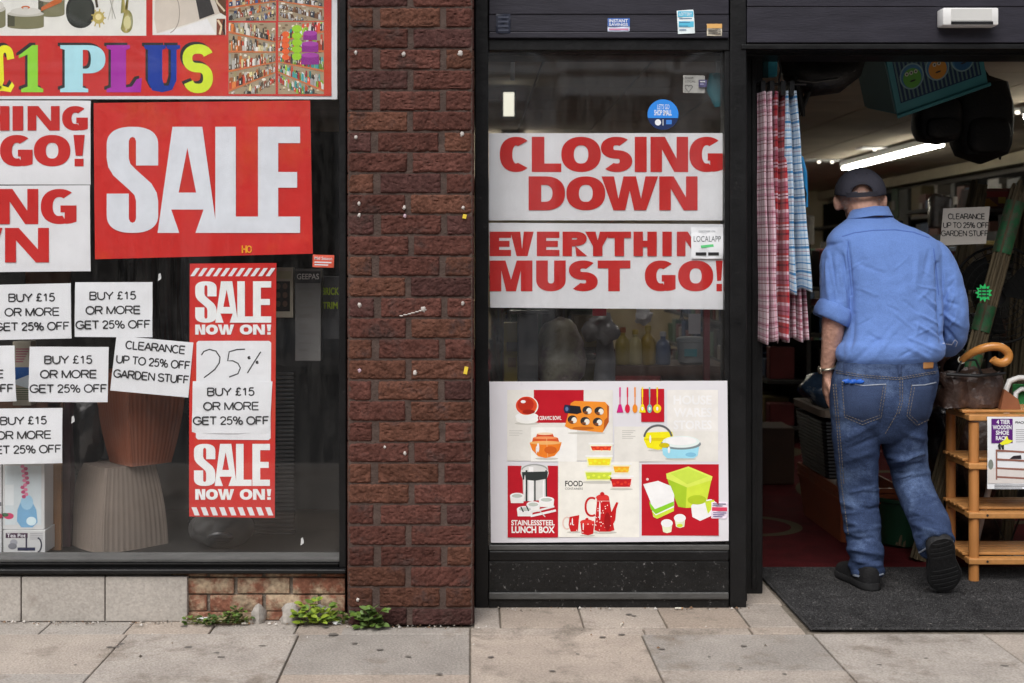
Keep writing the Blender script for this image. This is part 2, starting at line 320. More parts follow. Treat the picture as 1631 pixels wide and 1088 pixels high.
class Sheet:
    """a flat printed thing: paper mesh > printed_picture, lettering; drawn in the measures of the photograph, at depth y"""
    def __init__(s, quad, y, m, th=.0012, rot=0, tf=None, slant=0, step=.0003, warp=1):
        s.y = y; s.tf = tf; s.q = quad; s.step = step; s.warp = warp
        if len(quad) == 4 and not isinstance(quad[0], tuple): x0, y0, x1, y1 = quad; s.q = [(x0, y0), (x1, y0), (x1, y1), (x0, y1)]
        s.c = (sum(p[0] for p in s.q)/4, sum(p[1] for p in s.q)/4); s.rot = R(rot); s.slant = slant
        s.paper = MB(m); s.pic = MB(); s.let = MB(); s.th = th
        n = 16; vs = []; fs = []; sd_ = (s.c[0]*.37+s.c[1]*.73) % 50
        for yy in (0, th):
            for i in range(n+1):
                for j in range(n+1):
                    u, v = j/n, i/n; a, b, c, d = s.q
                    x = (a[0]*(1-u)+b[0]*u)*(1-v)+(d[0]*(1-u)+c[0]*u)*v; z = (a[1]*(1-u)+b[1]*u)*(1-v)+(d[1]*(1-u)+c[1]*u)*v
                    cu = max(abs(u-.5), abs(v-.5))*2; co = (abs(u-.5)*2)**6*(abs(v-.5)*2)**6
                    q = Vector((u*2.6+sd_, v*2.6, sd_)); wv = .0034*max(0, noise.noise(q)+.25)+.0012*max(0, noise.noise(q*2.7))+.007*co*max(0, noise.noise(Vector((round(u)*5+sd_, round(v)*9, 2)))+.3)
                    vs.append(s.P(x, z, -yy-wv*min(1, s.warp), raw=True))
        k = (n+1)*(n+1)
        for i in range(n):
            for j in range(n):
                p = i*(n+1)+j; fs.append((p, p+1, p+n+2, p+n+1)); fs.append((p+k, p+n+1+k, p+n+2+k, p+1+k))
        rim = [j for j in range(n)]+[n+i*(n+1) for i in range(n)]+[n*(n+1)+n-j for j in range(n)]+[(n-i)*(n+1) for i in range(n)]
        for i in range(len(rim)): p, q = rim[i], rim[(i+1) % len(rim)]; fs.append((p, q, q+k, p+k))
        s.paper.add(vs, fs)
    def P(s, x, y, d, raw=False):
        if s.tf and not raw: x, y = s.tf(x, y)
        if s.rot:
            dx, dy = x-s.c[0], y-s.c[1]; c, n = math.cos(s.rot), math.sin(s.rot); x, y = s.c[0]+dx*c-dy*n, s.c[1]+dx*n+dy*c
        p = W(x, y, s.y); p.y = s.y-d+s.slant*(p.z); return p
    def poly(s, contours, m, L=1, let=False):
        mb = s.let if let else s.pic; mb.cm = m
        flat = [p for c in contours for p in c]
        tri = tessellate_polygon([[Vector((x, y, 0)) for x, y in c] for c in contours])
        mb.add([s.P(x, y, L*s.step) for x, y in flat], [tuple(t) for t in tri]); return s
    def rect(s, x0, y0, x1, y1, m, L=1, let=False): return s.poly([[(x0, y0), (x1, y0), (x1, y1), (x0, y1)]], m, L, let)
    def ell(s, cx, cy, rx, ry, m, L=1, n=28, a0=0, a1=360, e=2): return s.poly([sup(cx, cy, rx, ry, a0, a1-(360/n if a1-a0 == 360 else 0), n, e)], m, L)
    def line(s, pts, w, m, L=1, let=False):
        for o, h in pen(pts, w, w): s.poly([o], m, L, let)
        return s
    def text(s, t, x0, y0, x1, y1, m, bold=0, L=2):
        v, f = text_polys(t, bold); s.let.cm = m
        s.let.add([s.P(x0+(x1-x0)*u, y0+(y1-y0)*w, L*s.step) for u, w in v], f); return s
    def thin(s, t, x0, y0, x1, y1, w, m, L=1):
        adv = [THIN[c][0] for c in t]; k = (x1-x0)/sum(adv); x = x0; h = y1-y0; n = 0
        for c, a in zip(t, adv):
            _, mg, strokes = THIN[c]
            for st in strokes:
                pts = [(x+(mg+u*(a-2*mg))*k, y0+w/2+v*(h-w)) for u, v in st]
                for o, hs in pen(pts, w, w): s.poly([o], m, L+.25*(n % 4), True)
                n += 1
            x += a*k
        return s
    def glyphs(s, word, xs, y0, y1, m, tx, ty, L=2, e=2.3):
        """xs: (left, right) of every letter; tx, ty: stem and bar width in the same measure"""
        for ch, (a, b) in zip(word, xs):
            w = b-a; h = y1-y0; s.alt = 1-getattr(s, 'alt', 0)
            for q, (o, hs) in enumerate(glyph(ch, min(.48, tx/w), ty/h, e)):
                s.poly([[(a+x*w, y0+y*h) for x, y in c] for c in [o]+hs], m, L+.4*s.alt+.2*q, True)
        return s
    def done(s, name, label, cat, group=None):
        b = s.paper.build(name, None, label, cat, group, smooth=50)
        if s.pic.f: s.pic.build('printed_picture', b)
        if s.let.f: s.let.build('lettering', b)
        return b
# ================================================================== materials in use
M_black = mat('black_gloss_paint', (.008, .008, .0085), .38, .35, 8, .12, 40, spec=.3, fine=(160, .3), col2=(.045, .043, .042), c2s=26, c2t=.69)
M_navy = mat('dark_painted_board', (.024, .0225, .032), .5, .25, 5, .1, 30, spec=.3, stretch=(1, 1, 6))
M_grime = mat('grimy_black_paint', (.010, .010, .010), .42, .4, 7, .2, 60, spec=.3, fine=(220, .4), col2=(.22, .215, .21), c2s=70, c2t=.66)
M_sillgrey = mat('grey_sill_paint', (.075, .075, .073), .42, .3, 9, .2, 40, stretch=(1, 4, 4))  # streaky grey, paler than the black of the frame and sill
M_brick = mat('dragfaced_brick', (.15, .045, .035), .92, .3, 18, .5, 120, spec=.1, attr=True, fine=(90, .28), col2=(.055, .032, .028), c2s=9, c2t=.6)
M_mortar = mat('dark_mortar', (.088, .062, .053), .95, .25, 25, .5, 140, spec=.1)
M_old = mat('flaking_old_brick', (.22, .095, .062), .9, .3, 12, .6, 60, spec=.1, col2=(.38, .29, .2), c2s=9, c2t=.5, fine=(60, .3))
M_conc = mat('concrete_tile', (.40, .37, .335), .85, .12, 4, .25, 120, spec=.2, fine=(110, .12), col2=(.3, .27, .24), c2s=7, c2t=.62)
M_slab = mat('paving_slab', (.48, .43, .38), .9, .17, 3.2, .5, 130, spec=.15, attr=True, fine=(120, .2), col2=(.25, .215, .18), c2s=4, c2t=.585)
M_joint = mat('sandy_joint', (.19, .165, .135), .95, .3, 30, .5, 100, spec=.1)
M_gum = mat('trodden_gum', (.15, .135, .12), .8, .3, 30)
M_dirt = mat('gritty_dirt', (.2, .17, .14), .95, .4, 40, .8, 90, spec=.1)
M_asph = mat('asphalt', (.05, .05, .05), .9, .2, 40, .5, 200)
M_paper = mat('white_paper', (.82, .84, .87), .5, .05, 5, .3, 9, spec=.35)
M_paper2 = mat('white_poster_vinyl', (.80, .815, .845), .38, .05, 4, .4, 9, spec=.45)
M_redp = mat('red_poster_print', (.62, .026, .022), .38, .1, 5, .42, 9, spec=.45, col2=(.64, .06, .02), c2s=1.6, c2t=.55)
M_red = mat('red_letter_ink', (.58, .022, .02), .42, .06, 6, .2, 6, spec=.4)
M_ink = mat('black_ink', (.02, .02, .022), .5, .1, 10)
M_towelw = None
def ink(r, g, b): return mat('ink_%d_%d_%d' % (r, g, b), A(r, g, b), .42, .07, 14, .15, 7, spec=.35)
M_glassL = glass_mat('left_window_glass', dirt=.013)
M_glassM = glass_mat('middle_window_glass', ior=1.78, dirt=.02)
M_plaswhite = mat('white_plastic', (.75, .75, .74), .35, .03, 6)
M_blackpl = mat('black_plastic', (.012, .012, .013), .35, .2, 8)
M_tube = mat('lit_fluorescent_tube', (1, 1, 1), .5, 0, 4, emit=(1, .96, .84), es=14)
M_spot = mat('lit_halogen', (1, 1, 1), .5, 0, 4, emit=(1, .9, .75), es=1.6)

# ================================================================== the setting: ground
def slab_mesh():
    mb = MB(M_slab)
    def slab(x0, x1, y0, y1, seed):
        rnd = random.Random(seed); k = rnd.uniform(.9, 1.08); w = rnd.uniform(-.02, .02)
        mb.ct = (.378*k+w, .330*k, .286*k-w*.7)
        g = .0028; t = rnd.uniform(-.002, .002)
        mb.box(x0+g, x1-g, y0+g, y1-g, -.05, t, .004)
    for i in range(-7, 9):
        x = i*.605; y = -.105
        lens = ([.445] if i % 2 == 0 else [])+[.9]*6
        if i in (-1, -3, 1, -5, 3): lens = [.9]*6
        if i == 0: lens = [.9]*6
        if i in (-1, -3): lens = [.435]+[.9]*6
        if i == 1: lens = [.40]+[.9]*6
        if i in (-2, 2, 4, -4): lens = [.9]*6
        for k, l in enumerate(lens):
            if y-l < -3.4: l = y+3.4
            if l < .05: break
            slab(x, x+.605, y-l, y, i*31+k*7); y -= l
    # narrow course at the foot of the wall
    for k in range(-11, 0): slab(-.02+k*.302, -.02+(k+1)*.302 if k < -1 else -.46, -.105, .1, k+200) if k < -1 else None
    for k, (a, b) in enumerate(((.012, .11), (.11, .41), (.41, .71), (.71, 1.01), (1.01, 1.19))): slab(a, b, -.022, .29, k+300)
    slab(1.01, 1.205, .294, .60, 320)
    for k, (a, b) in enumerate(((-.46, .0), (.0, .62), (.62, 1.0), (1.0, 1.19))): slab(a, b, -.105, -.024, k+340)
    mb.cm = M_gum; rnd = random.Random(3)
    spots = [(530, 1012), (300, 1032), (345, 1041), (418, 1030), (352, 1048), (193, 1027), (185, 1032), (228, 992), (292, 999), (175, 1032), (565, 1026), (605, 1036), (650, 1047), (920, 1043), (782, 1048), (1055, 1035), (960, 1016), (990, 1012), (1010, 982), (1002, 980), (1185, 1030), (1130, 1047), (1475, 1050), (1600, 1062), (1400, 1060), (1180, 1065), (120, 1060), (700, 1075), (880, 1070), (1250, 1075), (452, 1002), (472, 1000), (518, 1000), (1177, 1068)]
    for k, (px, py) in enumerate(spots):
        s = (py-CY)/CH; d = FPX/s; y = d-DD; x = (px-CX)/s; r = rnd.uniform(.004, .0105)
        if k == 0: r = .016
        n = 9; pts = []
        for j in range(n):
            a = 2*math.pi*j/n; q = r*rnd.uniform(.7, 1.2); pts.append((x+q*math.cos(a)*1.4, y+q*math.sin(a), .0035))
        mb.add(pts, [tuple(range(n))])
    return mb
slab_mesh().build('pavement', kind='structure', loc=(0, 0, 0))
MB(M_joint).box(-9, 9, -3.4, .6, -.2, -.009).build('ground', kind='structure')
MB(M_conc).box(-9, 9, -3.55, -3.4, -.25, 0, .01).build('kerb', kind='structure')
MB(M_asph).box(-60, 60, -11.5, -3.55, -.3, -.11).build('road', kind='structure')
MB(M_conc).box(-60, 60, -14, -11.5, -.3, .0).build('far_pavement', kind='structure')
MB(M_dirt).box(-200, 200, -200, 200, -.6, -.32).build('ground', kind='structure')
# interior floor: red carpet with a pale ring
def carpet_mat():
    m = mat('red_carpet', (.075, .009, .011), .95, .3, 8, .6, 300, spec=.1, fine=(300, .3)); n = m.node_tree
    b = [x for x in n.nodes if x.type == 'BSDF_PRINCIPLED'][0]; src = b.inputs['Base Color'].links[0].from_socket
    g = n.nodes.new('ShaderNodeNewGeometry'); cur = src
    for (cx, cy, r0, r1) in ((1.40, 1.74, .195, .25), (1.40, 1.74, .0, .06), (2.7, 2.6, .75, .83), (.3, 3.4, .9, .98), (1.95, 4.3, .3, .37)):
        v = n.nodes.new('ShaderNodeVectorMath'); v.operation = 'MULTIPLY'; v.inputs[1].default_value = (1, 1, 0)
        n.links.new(g.outputs['Position'], v.inputs[0])
        d = n.nodes.new('ShaderNodeVectorMath'); d.operation = 'DISTANCE'; d.inputs[1].default_value = (cx, cy, 0); n.links.new(v.outputs[0], d.inputs[0])
        c = n.nodes.new('ShaderNodeMath'); c.operation = 'COMPARE'; c.inputs[1].default_value = (r0+r1)/2; c.inputs[2].default_value = (r1-r0)/2; n.links.new(d.outputs['Value'], c.inputs[0])
        x = n.nodes.new('ShaderNodeMix'); x.data_type = 'RGBA'; n.links.new(c.outputs[0], x.inputs[0]); n.links.new(cur, x.inputs[6]); x.inputs[7].default_value = (.09, .075, .045, 1); cur = x.outputs[2]
    n.links.new(cur, b.inputs['Base Color']); return m
M_carpet = carpet_mat()
MB(M_carpet).box(-3.8, 5.5, .86, 15, -.1, .004).build('shop_floor', kind='structure')
MB(M_joint).box(-3.8, 5.5, .3, .86, -.1, -.004).build('ground', kind='structure')
M_ceil = mat('ceiling_tile', (.55, .48, .38), .9, .15, 2, .1, 60, spec=.1)
def ceil():
    mb = MB(M_ceil)
    for i in range(16):
        for j in range(24):
            x = -3.8+i*.6; y = .3+j*.62
            mb.box(x+.006, x+.594, y+.006, y+.614, 2.42, 2.45, .004)
    mb.cm = mat('ceiling_bar', (.2, .18, .15)); mb.box(-3.8, 5.8, .3, 15.2, 2.432, 2.5)
    return mb
ceil().build('shop_ceiling', kind='structure')
M_wallin = mat('cream_wall_paint', (.5, .43, .29), .8, .1, 3)
M_walldk = mat('dark_wall_paint', (.08, .07, .06), .8, .2, 3)
mb = MB(M_wallin); mb.box(-3.9, 5.6, 14.9, 15.1, 0, 2.5); mb.build('shop_wall', None, 'cream painted wall at the far end of the shop', 'wall')
mb = MB(M_walldk); mb.box(-3.95, -3.8, .1, 15.1, 0, 2.5); mb.build('shop_wall', None, 'dark painted side wall beyond the wide window display', 'wall')
mb = MB(M_walldk); mb.box(5.5, 5.65, .3, 15.1, 0, 2.5); mb.build('shop_wall', None, 'dark painted side wall behind the tall shelving', 'wall')
MB(M_walldk).box(-.46, .0, .32, .5, 0, 2.5).build('shop_wall', None, 'short dark wall behind the brick pillar between the windows', 'wall')

# ================================================================== brick pillar
def pillar():
    mb = MB(M_brick); rnd = random.Random(11)
    XL, XR = WX(552, 0), WX(755, 0); H = 2.7
    def brick(x0, x1, z0, z1, seed, cl, cr, hi=True):
        rn = random.Random(seed)
        k = rn.uniform(.8, 1.12); t = rn.random()
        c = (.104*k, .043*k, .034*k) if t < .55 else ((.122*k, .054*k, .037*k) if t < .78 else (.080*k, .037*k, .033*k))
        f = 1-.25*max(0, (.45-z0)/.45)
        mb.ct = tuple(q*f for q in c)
        nx = max(6, int((x1-x0)/.0042)); nz = 15; w = x1-x0; h = z1-z0; vs = []
        ang = rn.uniform(-.5, .5)
        for i in range(nz+1):
            for j in range(nx+1):
                x = x0+w*j/nx; z = z0+h*i/nz
                e = min(j/nx*w, (1-j/nx)*w, i/nz*h, (1-i/nz)*h)
                d = .006*max(0, 1-e/.007)**2
                for cc, ed in ((cl, j/nx*w), (cr, (1-j/nx)*w)):
                    if cc and ed < .026: d += .026-math.sqrt(max(0, .026**2-(.026-ed)**2))
                q = Vector((x*17+seed*2.3, (z+ang*x)*52, seed*1.7))
                n = noise.noise(q); r = 1-abs(noise.noise(q*1.3+Vector((9, 4, 2))))
                r2 = 1-abs(noise.noise(q*2.3+Vector((1, 8, 5))))
                d += .0042*max(0, r-.85)/.15+.0026*max(0, r2-.88)/.12+.0013*n+.0009*noise.noise(q*3.1)
                zz = z+.0016*noise.noise(Vector((x*22, seed, 3))) * (1 if i in (0, nz) else .4)
                vs.append((x, d-.002, zz))
        n1 = nx+1; fs = [(i*n1+j, i*n1+j+1, (i+1)*n1+j+1, (i+1)*n1+j) for i in range(nz) for j in range(nx)]
        rim = [j for j in range(nx)]+[nx+i*n1 for i in range(nz)]+[nz*n1+nx-j for j in range(nx)]+[(nz-i)*n1 for i in range(nz)]
        o = len(vs); vs += [(vs[i][0], .27 if (cl and vs[i][0] < x0+.02) or (cr and vs[i][0] > x1-.02) else .05, vs[i][2]) for i in rim]
        fs += [(rim[i], rim[(i+1) % len(rim)], o+(i+1) % len(rim), o+i) for i in range(len(rim))]
        mb.add(vs, fs)
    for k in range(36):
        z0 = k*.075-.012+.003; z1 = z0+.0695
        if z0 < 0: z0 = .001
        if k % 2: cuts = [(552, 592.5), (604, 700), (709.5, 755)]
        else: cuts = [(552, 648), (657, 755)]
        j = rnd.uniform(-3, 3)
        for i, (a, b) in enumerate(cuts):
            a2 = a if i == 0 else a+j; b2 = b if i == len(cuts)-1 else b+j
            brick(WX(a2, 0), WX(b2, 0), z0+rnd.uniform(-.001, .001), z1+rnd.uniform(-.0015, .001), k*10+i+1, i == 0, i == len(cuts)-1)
    mb.ct = None; mb.cm = M_mortar
    n = 60; vs = []; zs = [i*.012 for i in range(226)]
    xs = [XL+.006+(XR-XL-.012)*i/40 for i in range(41)]
    for z in zs:
        for x in xs: vs.append((x, .0055+.003*noise.noise(Vector((x*40, z*40, 1))), z))
    fs = [(i*41+j, i*41+j+1, (i+1)*41+j+1, (i+1)*41+j) for i in range(len(zs)-1) for j in range(40)]
    mb.add(vs, fs); mb.box(XL+.008, XR-.008, .02, .28, 0, 2.7)
    return mb
pl = pillar().build('brick_pillar', None, 'dark red brick pillar with creased bricks between the two shop windows', 'pillar', smooth=50)
M_plug = mat('white_wall_plug', (.5, .46, .43), .7, .2, 30); M_plugp = mat('pinkish_wall_plug', (.5, .36, .42), .7, .2, 30); M_yel = mat('yellow_tape_scrap', (.75, .55, .05), .5, .1, 20)
for k, (px, py, rr, m) in enumerate(((567, 84, 4, 0), (643, 87, 5, 0), (733, 85, 6, 0), (567, 219, 4, 0), (736, 214, 5, 0), (572, 325, 4, 0), (644, 331, 4, 0), (738, 331, 4, 0), (572, 343, 4, 0), (645, 344, 4, 1), (573, 486, 5, 0), (737, 483, 4, 0), (661, 594, 5, 0), (573, 590, 4, 1), (645, 722, 4, 0), (674, 492, 6, 0), (613, 712, 3, 0), (570, 955, 4, 0))):
    b = MB((M_plug, M_plugp)[m]); p = W(px, py, .0); blob(b, (p.x, -.002, p.z), rr/440*.66, .005, rr/440*.78, k, .5, 10, 7); b.build('wall_plug', pl, smooth=60)
for px, py, w, h in ((740, 345, 6, 7), (742, 590, 6, 12)):
    b = MB(M_yel); p = W(px, py, 0); b.xf = Matrix.Translation(p) @ Matrix.Rotation(.2, 4, 'Y'); b.box(-w/880, w/880, -.006, -.001, -h/880, h/880, .001); b.build('tape_scrap', pl)
b = MB(M_plug)
for k in range(7): p = W(640+k*6, 503-k*1.6, 0); blob(b, (p.x, -.001, p.z), .008, .003, .0025, k, .6, 8, 5)
b.build('paint_scuff', pl)

# ================================================================== low wall under the left window
XW = -3.6
mb = MB(M_old); rnd = random.Random(5)
for r, (a, b) in enumerate(((0, .03), (.034, .092), (.098, .155), (.161, .172))):
    x = -1.06-(.1 if r % 2 else 0)
    while x < -.46:
        l = .2; x1 = min(x+l, -.452)
        if x1-x > .02: mb.box(max(x, -1.1), x1-.008, .06+rnd.uniform(0, .01), .2, a, b, .004)
        x += l+.004
mb.cm = M_dirt; mb.box(-1.1, -.46, .078, .2, 0, .174)
for i, p in enumerate(mb.v): mb.v[i] = p+Vector((0, .004*noise.noise(p*40), 0))
mb.cm = M_conc; mb.box(XW, -1.08, .075, .2, 0, .205)
w = mb.build('low_wall', None, 'low wall of flaking red brick and grey concrete tiles under the left window', 'wall', smooth=30)
for a, b in ((-700, -372), (-370, -237), (-235, -102), (-100, 32.5), (34.5, 166.2), (168, 298)):
    q = MB(M_conc); q.pbox(a, 919, b, 990, .045, .074, .003); q.build('cladding_tile', w)
q = MB(M_conc); blob(q, (WX(463, .05), .045, .02), .035, .03, .055, 2, .5); q.build('cement_lump', w, smooth=True)
q = MB(M_conc); blob(q, (WX(412, .05), .05, .012), .025, .03, .04, 5, .5); q.build('cement_lump', w, smooth=True)
q = MB(M_conc); blob(q, (WX(510, .05), .055, .02), .05, .02, .04, 9, .5); q.build('cement_lump', w, smooth=True)

# ================================================================== left shop window
lw = thing('shop_window', 'wide black framed shop window covered with sale posters left of the brick pillar', 'window', (-2, .1, .2))
f = MB(M_black); f.pbox(540, -60, 551.5, 905, .055, .15, .004); f.box(XW, WX(552, .06), .055, .15, 2.38, 2.5, .004); f.box(XW, XW+.06, .055, .15, .2, 2.4); f.build('frame', lw)
f = MB(M_sillgrey); z = WZ(880, .1); zb = WZ(893, .06)
X1 = WX(540, .06)
f.add([(XW, .105, z), (X1, .105, z), (X1, .06, zb+.004), (XW, .06, zb+.004), (XW, .105, zb-.01), (X1, .105, zb-.01), (X1, .06, zb-.004), (XW, .06, zb-.004)], [(0, 1, 2, 3), (3, 2, 6, 7), (0, 3, 7, 4), (1, 5, 6, 2), (4, 7, 6, 5)]); f.build('glazing_bead', lw)
f = MB(M_black); f.box(XW, X1-.002, .066, .16, WZ(906, .06), zb-.0105, .003); f.box(XW, X1-.001, .052, .16, WZ(899, .06), WZ(896, .06), .001); f.box(XW, WX(552, .03)-.002, .028, .18, WZ(914, .03), WZ(907, .03), .004); f.build('sill', lw)
f = MB(M_glassL); f.box(XW+.05, WX(541, .1), .1, .104, WZ(882, .1), 2.4); f.build('pane', lw)

# ================================================================== middle shop window and its surround
mw = thing('shop_window', 'narrow black framed shop window with two banners and a housewares poster right of the pillar', 'window', (.5, .25, 0))
f = MB(M_black)
f.pbox(756.5, -30, 778, 968, .24, .33, .004); f.pbox(1154, 78, 1163, 890, .246, .33, .003); f.pbox(1163, -30, 1189, 968, .232, .33, .004)
f.pbox(778.5, 61, 1162, 80, .24, .33, .003); f.build('frame', mw)
f = MB(M_sillgrey); f.pbox(778.5, 868, 1162, 877, .238, .3, .004); f.pbox(778.5, 944, 1161, 955, .226, .2385, .004); f.build('glazing_bead', mw)
f = MB(M_black); f.pbox(778.5, 877.5, 1161, 894, .2365, .3, .005); f.build('sill', mw)
f = MB(M_grime); f.pbox(778.5, 894.5, 1161, 968, .2395, .3, .002); f.build('bottom_panel', mw)
f = MB(M_glassM); f.box(WX(777, .265), WX(1155, .265), .265, .269, WZ(869, .265), WZ(76, .265)); f.build('pane', mw)
dj = thing('door_frame', 'black timber frame around the open shop entrance', 'door frame', (1.6, .3, 0))
f = MB(M_black); f.box(1.062, WX(1215, .44), .44, .56, 0.0, WZ(92, .458), .005); f.box(1.058, 1.075, .3305, .5, 0.0, WZ(92, .458), .002); f.box(WX(1198, .43), WX(1205, .43), .432, .4405, 0.02, WZ(94, .43), .002); f.build('jamb', dj)
f = MB(M_black); f.box(2.72, 2.84, .24, .46, 0, WZ(92, .458), .005); f.build('jamb', dj)
f = MB(M_black); f.box(WX(1189.5, .24), 2.84, .236, .458, WZ(92, .458)+.001, WZ(69, .24), .004); f.box(WX(1180, .24), 2.84, .225, .2355, WZ(79, .24), WZ(72, .24), .002); f.build('lintel', dj)
mbx = MB(M_navy); mbx.box(2.84, 3.6, .25, .4, 0, 2.3, .003); mbx.build('shopfront_panel', None, 'dark painted timber panel at the far side of the entrance', 'panel')
fa = thing('fascia', 'dark purple painted timber fascia above the narrow window and the entrance', 'fascia', (1.2, .2, 2.2))
f = MB(M_navy); f.pbox(779, 23, 1161, 50.5, .228, .33, .002); f.pbox(779, -40, 1161, 22.8, .2245, .33, .003); f.pbox(779, 50.8, 1161, 60.5, .2245, .33, .003); f.build('board', fa)
f = MB(M_navy); f.box(WX(1190, .23), 3.6, .23, .33, WZ(68, .23), WZ(11, .23), .003); f.box(WX(1190, .23), 3.6, .2275, .33, WZ(10.7, .23), WZ(-60, .23), .003); f.build('board', fa)
b = MB(M_black); b.box(-.02, 3.6, .34, .5, 2.12, 2.6); b.build('beam', fa)
# white air curtain box
ac = thing('wall_light', 'white plastic emergency light box mounted on the dark fascia above the entrance', 'light box', W(1546, 40, .2))
f = MB(M_plaswhite); f.pbox(1502, 12, 1591, 40, .165, .229, .006); f.build('housing', ac, smooth=30)
f = MB(M_blackpl); f.pbox(1515, 34, 1582, 39, .1635, .1655, .0005); f.build('louvre', ac)
f = MB(mat('pale_plastic', (.62, .62, .6), .35, .03, 6)); f.pbox(1515, 14, 1580, 33, .1635, .1655, .0008); f.build('diffuser', ac)

# ================================================================== buildings over the road, seen in the glass
M_opp = mat('render_wall', (.19, .16, .14), .9, .2, 2); M_oppw = mat('white_bargeboard', (.82, .82, .8), .7); M_oppb = mat('brown_shop_tiles', (.11, .07, .055), .6, .3, 3); M_oppg = mat('grey_sign_board', (.7, .7, .7), .6, .1, 2); M_oppd = mat('dark_shop_glass', (.01, .011, .012), .1, .1, 2)
def opp(x, w, wallm, label, pk=5.95):
    b = thing('shop_building', label, 'building', (x, -14, 0)); h = 4.26
    m = MB(wallm); m.box(x-w/2, x+w/2, -20, -14.02, 0, h); m.prism([(x-w/2, h), (x+w/2, h), (x, pk)], -20, -14.02); m.build('wall', b)
    for s in (-1, 1): m = MB(M_oppw); m.prism([(x+s*w/2, h-.08), (x+s*(w/2+.12), h-.1), (x, pk+.2), (x, pk)], -14.3, -13.8); m.build('bargeboard', b)
    m = MB(M_oppw); m.box(x-w/2, x+w/2, -14.01, -13.8, h-.12, h+.0, .01); m.build('cornice', b)
    m = MB(M_oppg); m.box(x-w*.42, x+w*.42, -14.01, -13.85, 3.72, 4.08, .02); m.build('sign_board', b)
    for a, c in ((x-w*.42, x-.5), (x+.6, x+w*.42)): m = MB(M_oppd); m.box(a, c, -14.0, -13.98, .5, 3.5); m.build('window', b)
M_oppgw = mat('pale_grey_render', (.5, .49, .48), .9, .15, 1.5)
opp(-1.5, 5.56, M_oppgw, 'gabled pale grey shop across the road reflected in the glass nearest the pillar')
opp(5.85, 5.6, M_oppgw, 'gabled pale grey shop across the road reflected at the entrance end')
opp(-8.2, 7.6, M_opp, 'gabled rendered shop across the road reflected in the wide window')
b = thing('shop_building', 'flat fronted brown brick shop across the road between the two pale gables', 'building', (2.16, -14, 0))
m = MB(M_oppb); m.box(1.29, 3.04, -20, -14.05, 0, 7.2); m.build('wall', b)
m = MB(M_oppw); m.box(1.29, 3.04, -14.045, -13.9, 4.22, 4.34, .01); m.build('cornice', b)
m = MB(M_oppw); m.box(1.32, 3.0, -14.045, -13.95, 3.84, 4.12, .01); m.build('sign_board', b)
m = MB(M_oppd); m.box(1.4, 2.1, -14.045, -14.02, .6, 3.6); m.build('window', b)
mb = MB(M_oppb); mb.box(-40, 40, -30, -20.5, 0, 9.5); mb.build('brick_terrace', None, 'long brown terrace behind the gabled shops across the road', 'terrace')
# ================================================================== posters and sheets in the left window
YL = .109
rd = ink(205, 38, 38); wh = M_paper2; bk = M_ink
G_S = 'posters in the shop windows'
# -- banner with kitchenware pictures
s = Sheet((-330, -150, 537, 158), YL, M_paper2)
s.rect(-330, -150, 528, 153, M_redp)
s.rect(-330, -145, 233, 57, ink(222, 222, 216), 2); s.rect(243, -145, 360, 56, ink(222, 220, 212), 2)
pot = ink(120, 118, 88); potd = ink(74, 74, 56); steel = ink(190, 188, 178); wood = ink(190, 98, 44)
def pan(cx, cy, w, h, lid=True):
    s.rect(cx-w/2, cy, cx+w/2, cy+h, pot, 3); s.ell(cx, cy+h, w/2, h*.22, pot, 3.5); s.rect(cx-w/2, cy+h*.05, cx-w*.3, cy+h, potd, 3.7); s.ell(cx, cy, w/2, h*.24, steel, 4)
    if lid: s.ell(cx, cy-h*.2, w*.42, h*.3, ink(205, 203, 196), 4.5); s.ell(cx, cy-h*.5, w*.12, h*.13, wood, 5); s.ell(cx, cy-h*.45, w*.07, h*.07, ink(205, 203, 196), 5.5)
pan(82, -2, 42, 24, False); pan(41, 22, 58, 20); pan(-8, 14, 34, 26); pan(-70, 10, 60, 36)
s.poly([[(66, 18), (98, 4), (101, -6), (99, -8), (66, 12)]], wood, 6)
s.ell(128, 18, 23, 27, ink(36, 40, 36), 3, e=2.2); s.ell(128, 16, 19, 22, ink(52, 56, 50), 3.5)
s.line([(150, -20), (155, 12)], 4, ink(70, 62, 48), 3); br = ink(188, 170, 96)
s.ell(157, 28, 9, 10, br, 4)
for k in range(9): a = k*.7; s.line([(157+7*math.cos(a), 28+8*math.sin(a)), (157+12*math.cos(a), 29+15*math.sin(a))], 2, br, 4.4)
s.ell(157, 27, 5, 5, ink(226, 214, 160), 5)
s.line([(178, -20), (179, 30)], 1.6, steel, 3); s.line([(186, -20), (172, 32)], 1.6, steel, 3.4); s.line([(172, -12), (184, 30)], 1.2, ink(150, 148, 140), 3.8)
for k in range(5): s.line([(196, -20)]+sup(201, 34, 10-k*2, 18, -140, 140, 14)+[(206, -20)], 1.5, ink(128+k*14, 128+k*10, 70+k*8), 3+k*.4)
s.ell(203, 36, 6, 11, ink(205, 200, 150), 5.2)
s.poly([[(247, 2), (268, -30), (355, -30), (355, 20), (300, 38), (250, 53), (246, 30)]], ink(205, 196, 184), 3)
s.poly([[(247, 55), (276, 48), (330, 30), (344, 54)]], ink(236, 234, 230), 3.5); s.line(sup(262, 20, 24, 34, -60, 70, 12), 1.2, ink(150, 140, 130), 4)
s.poly([[(308, -20), (330, -14), (342, 22), (318, 31)]], ink(52, 50, 50), 4); s.poly([[(330, -30), (360, -30), (360, 26), (350, 20)]], ink(92, 62, 40), 4)
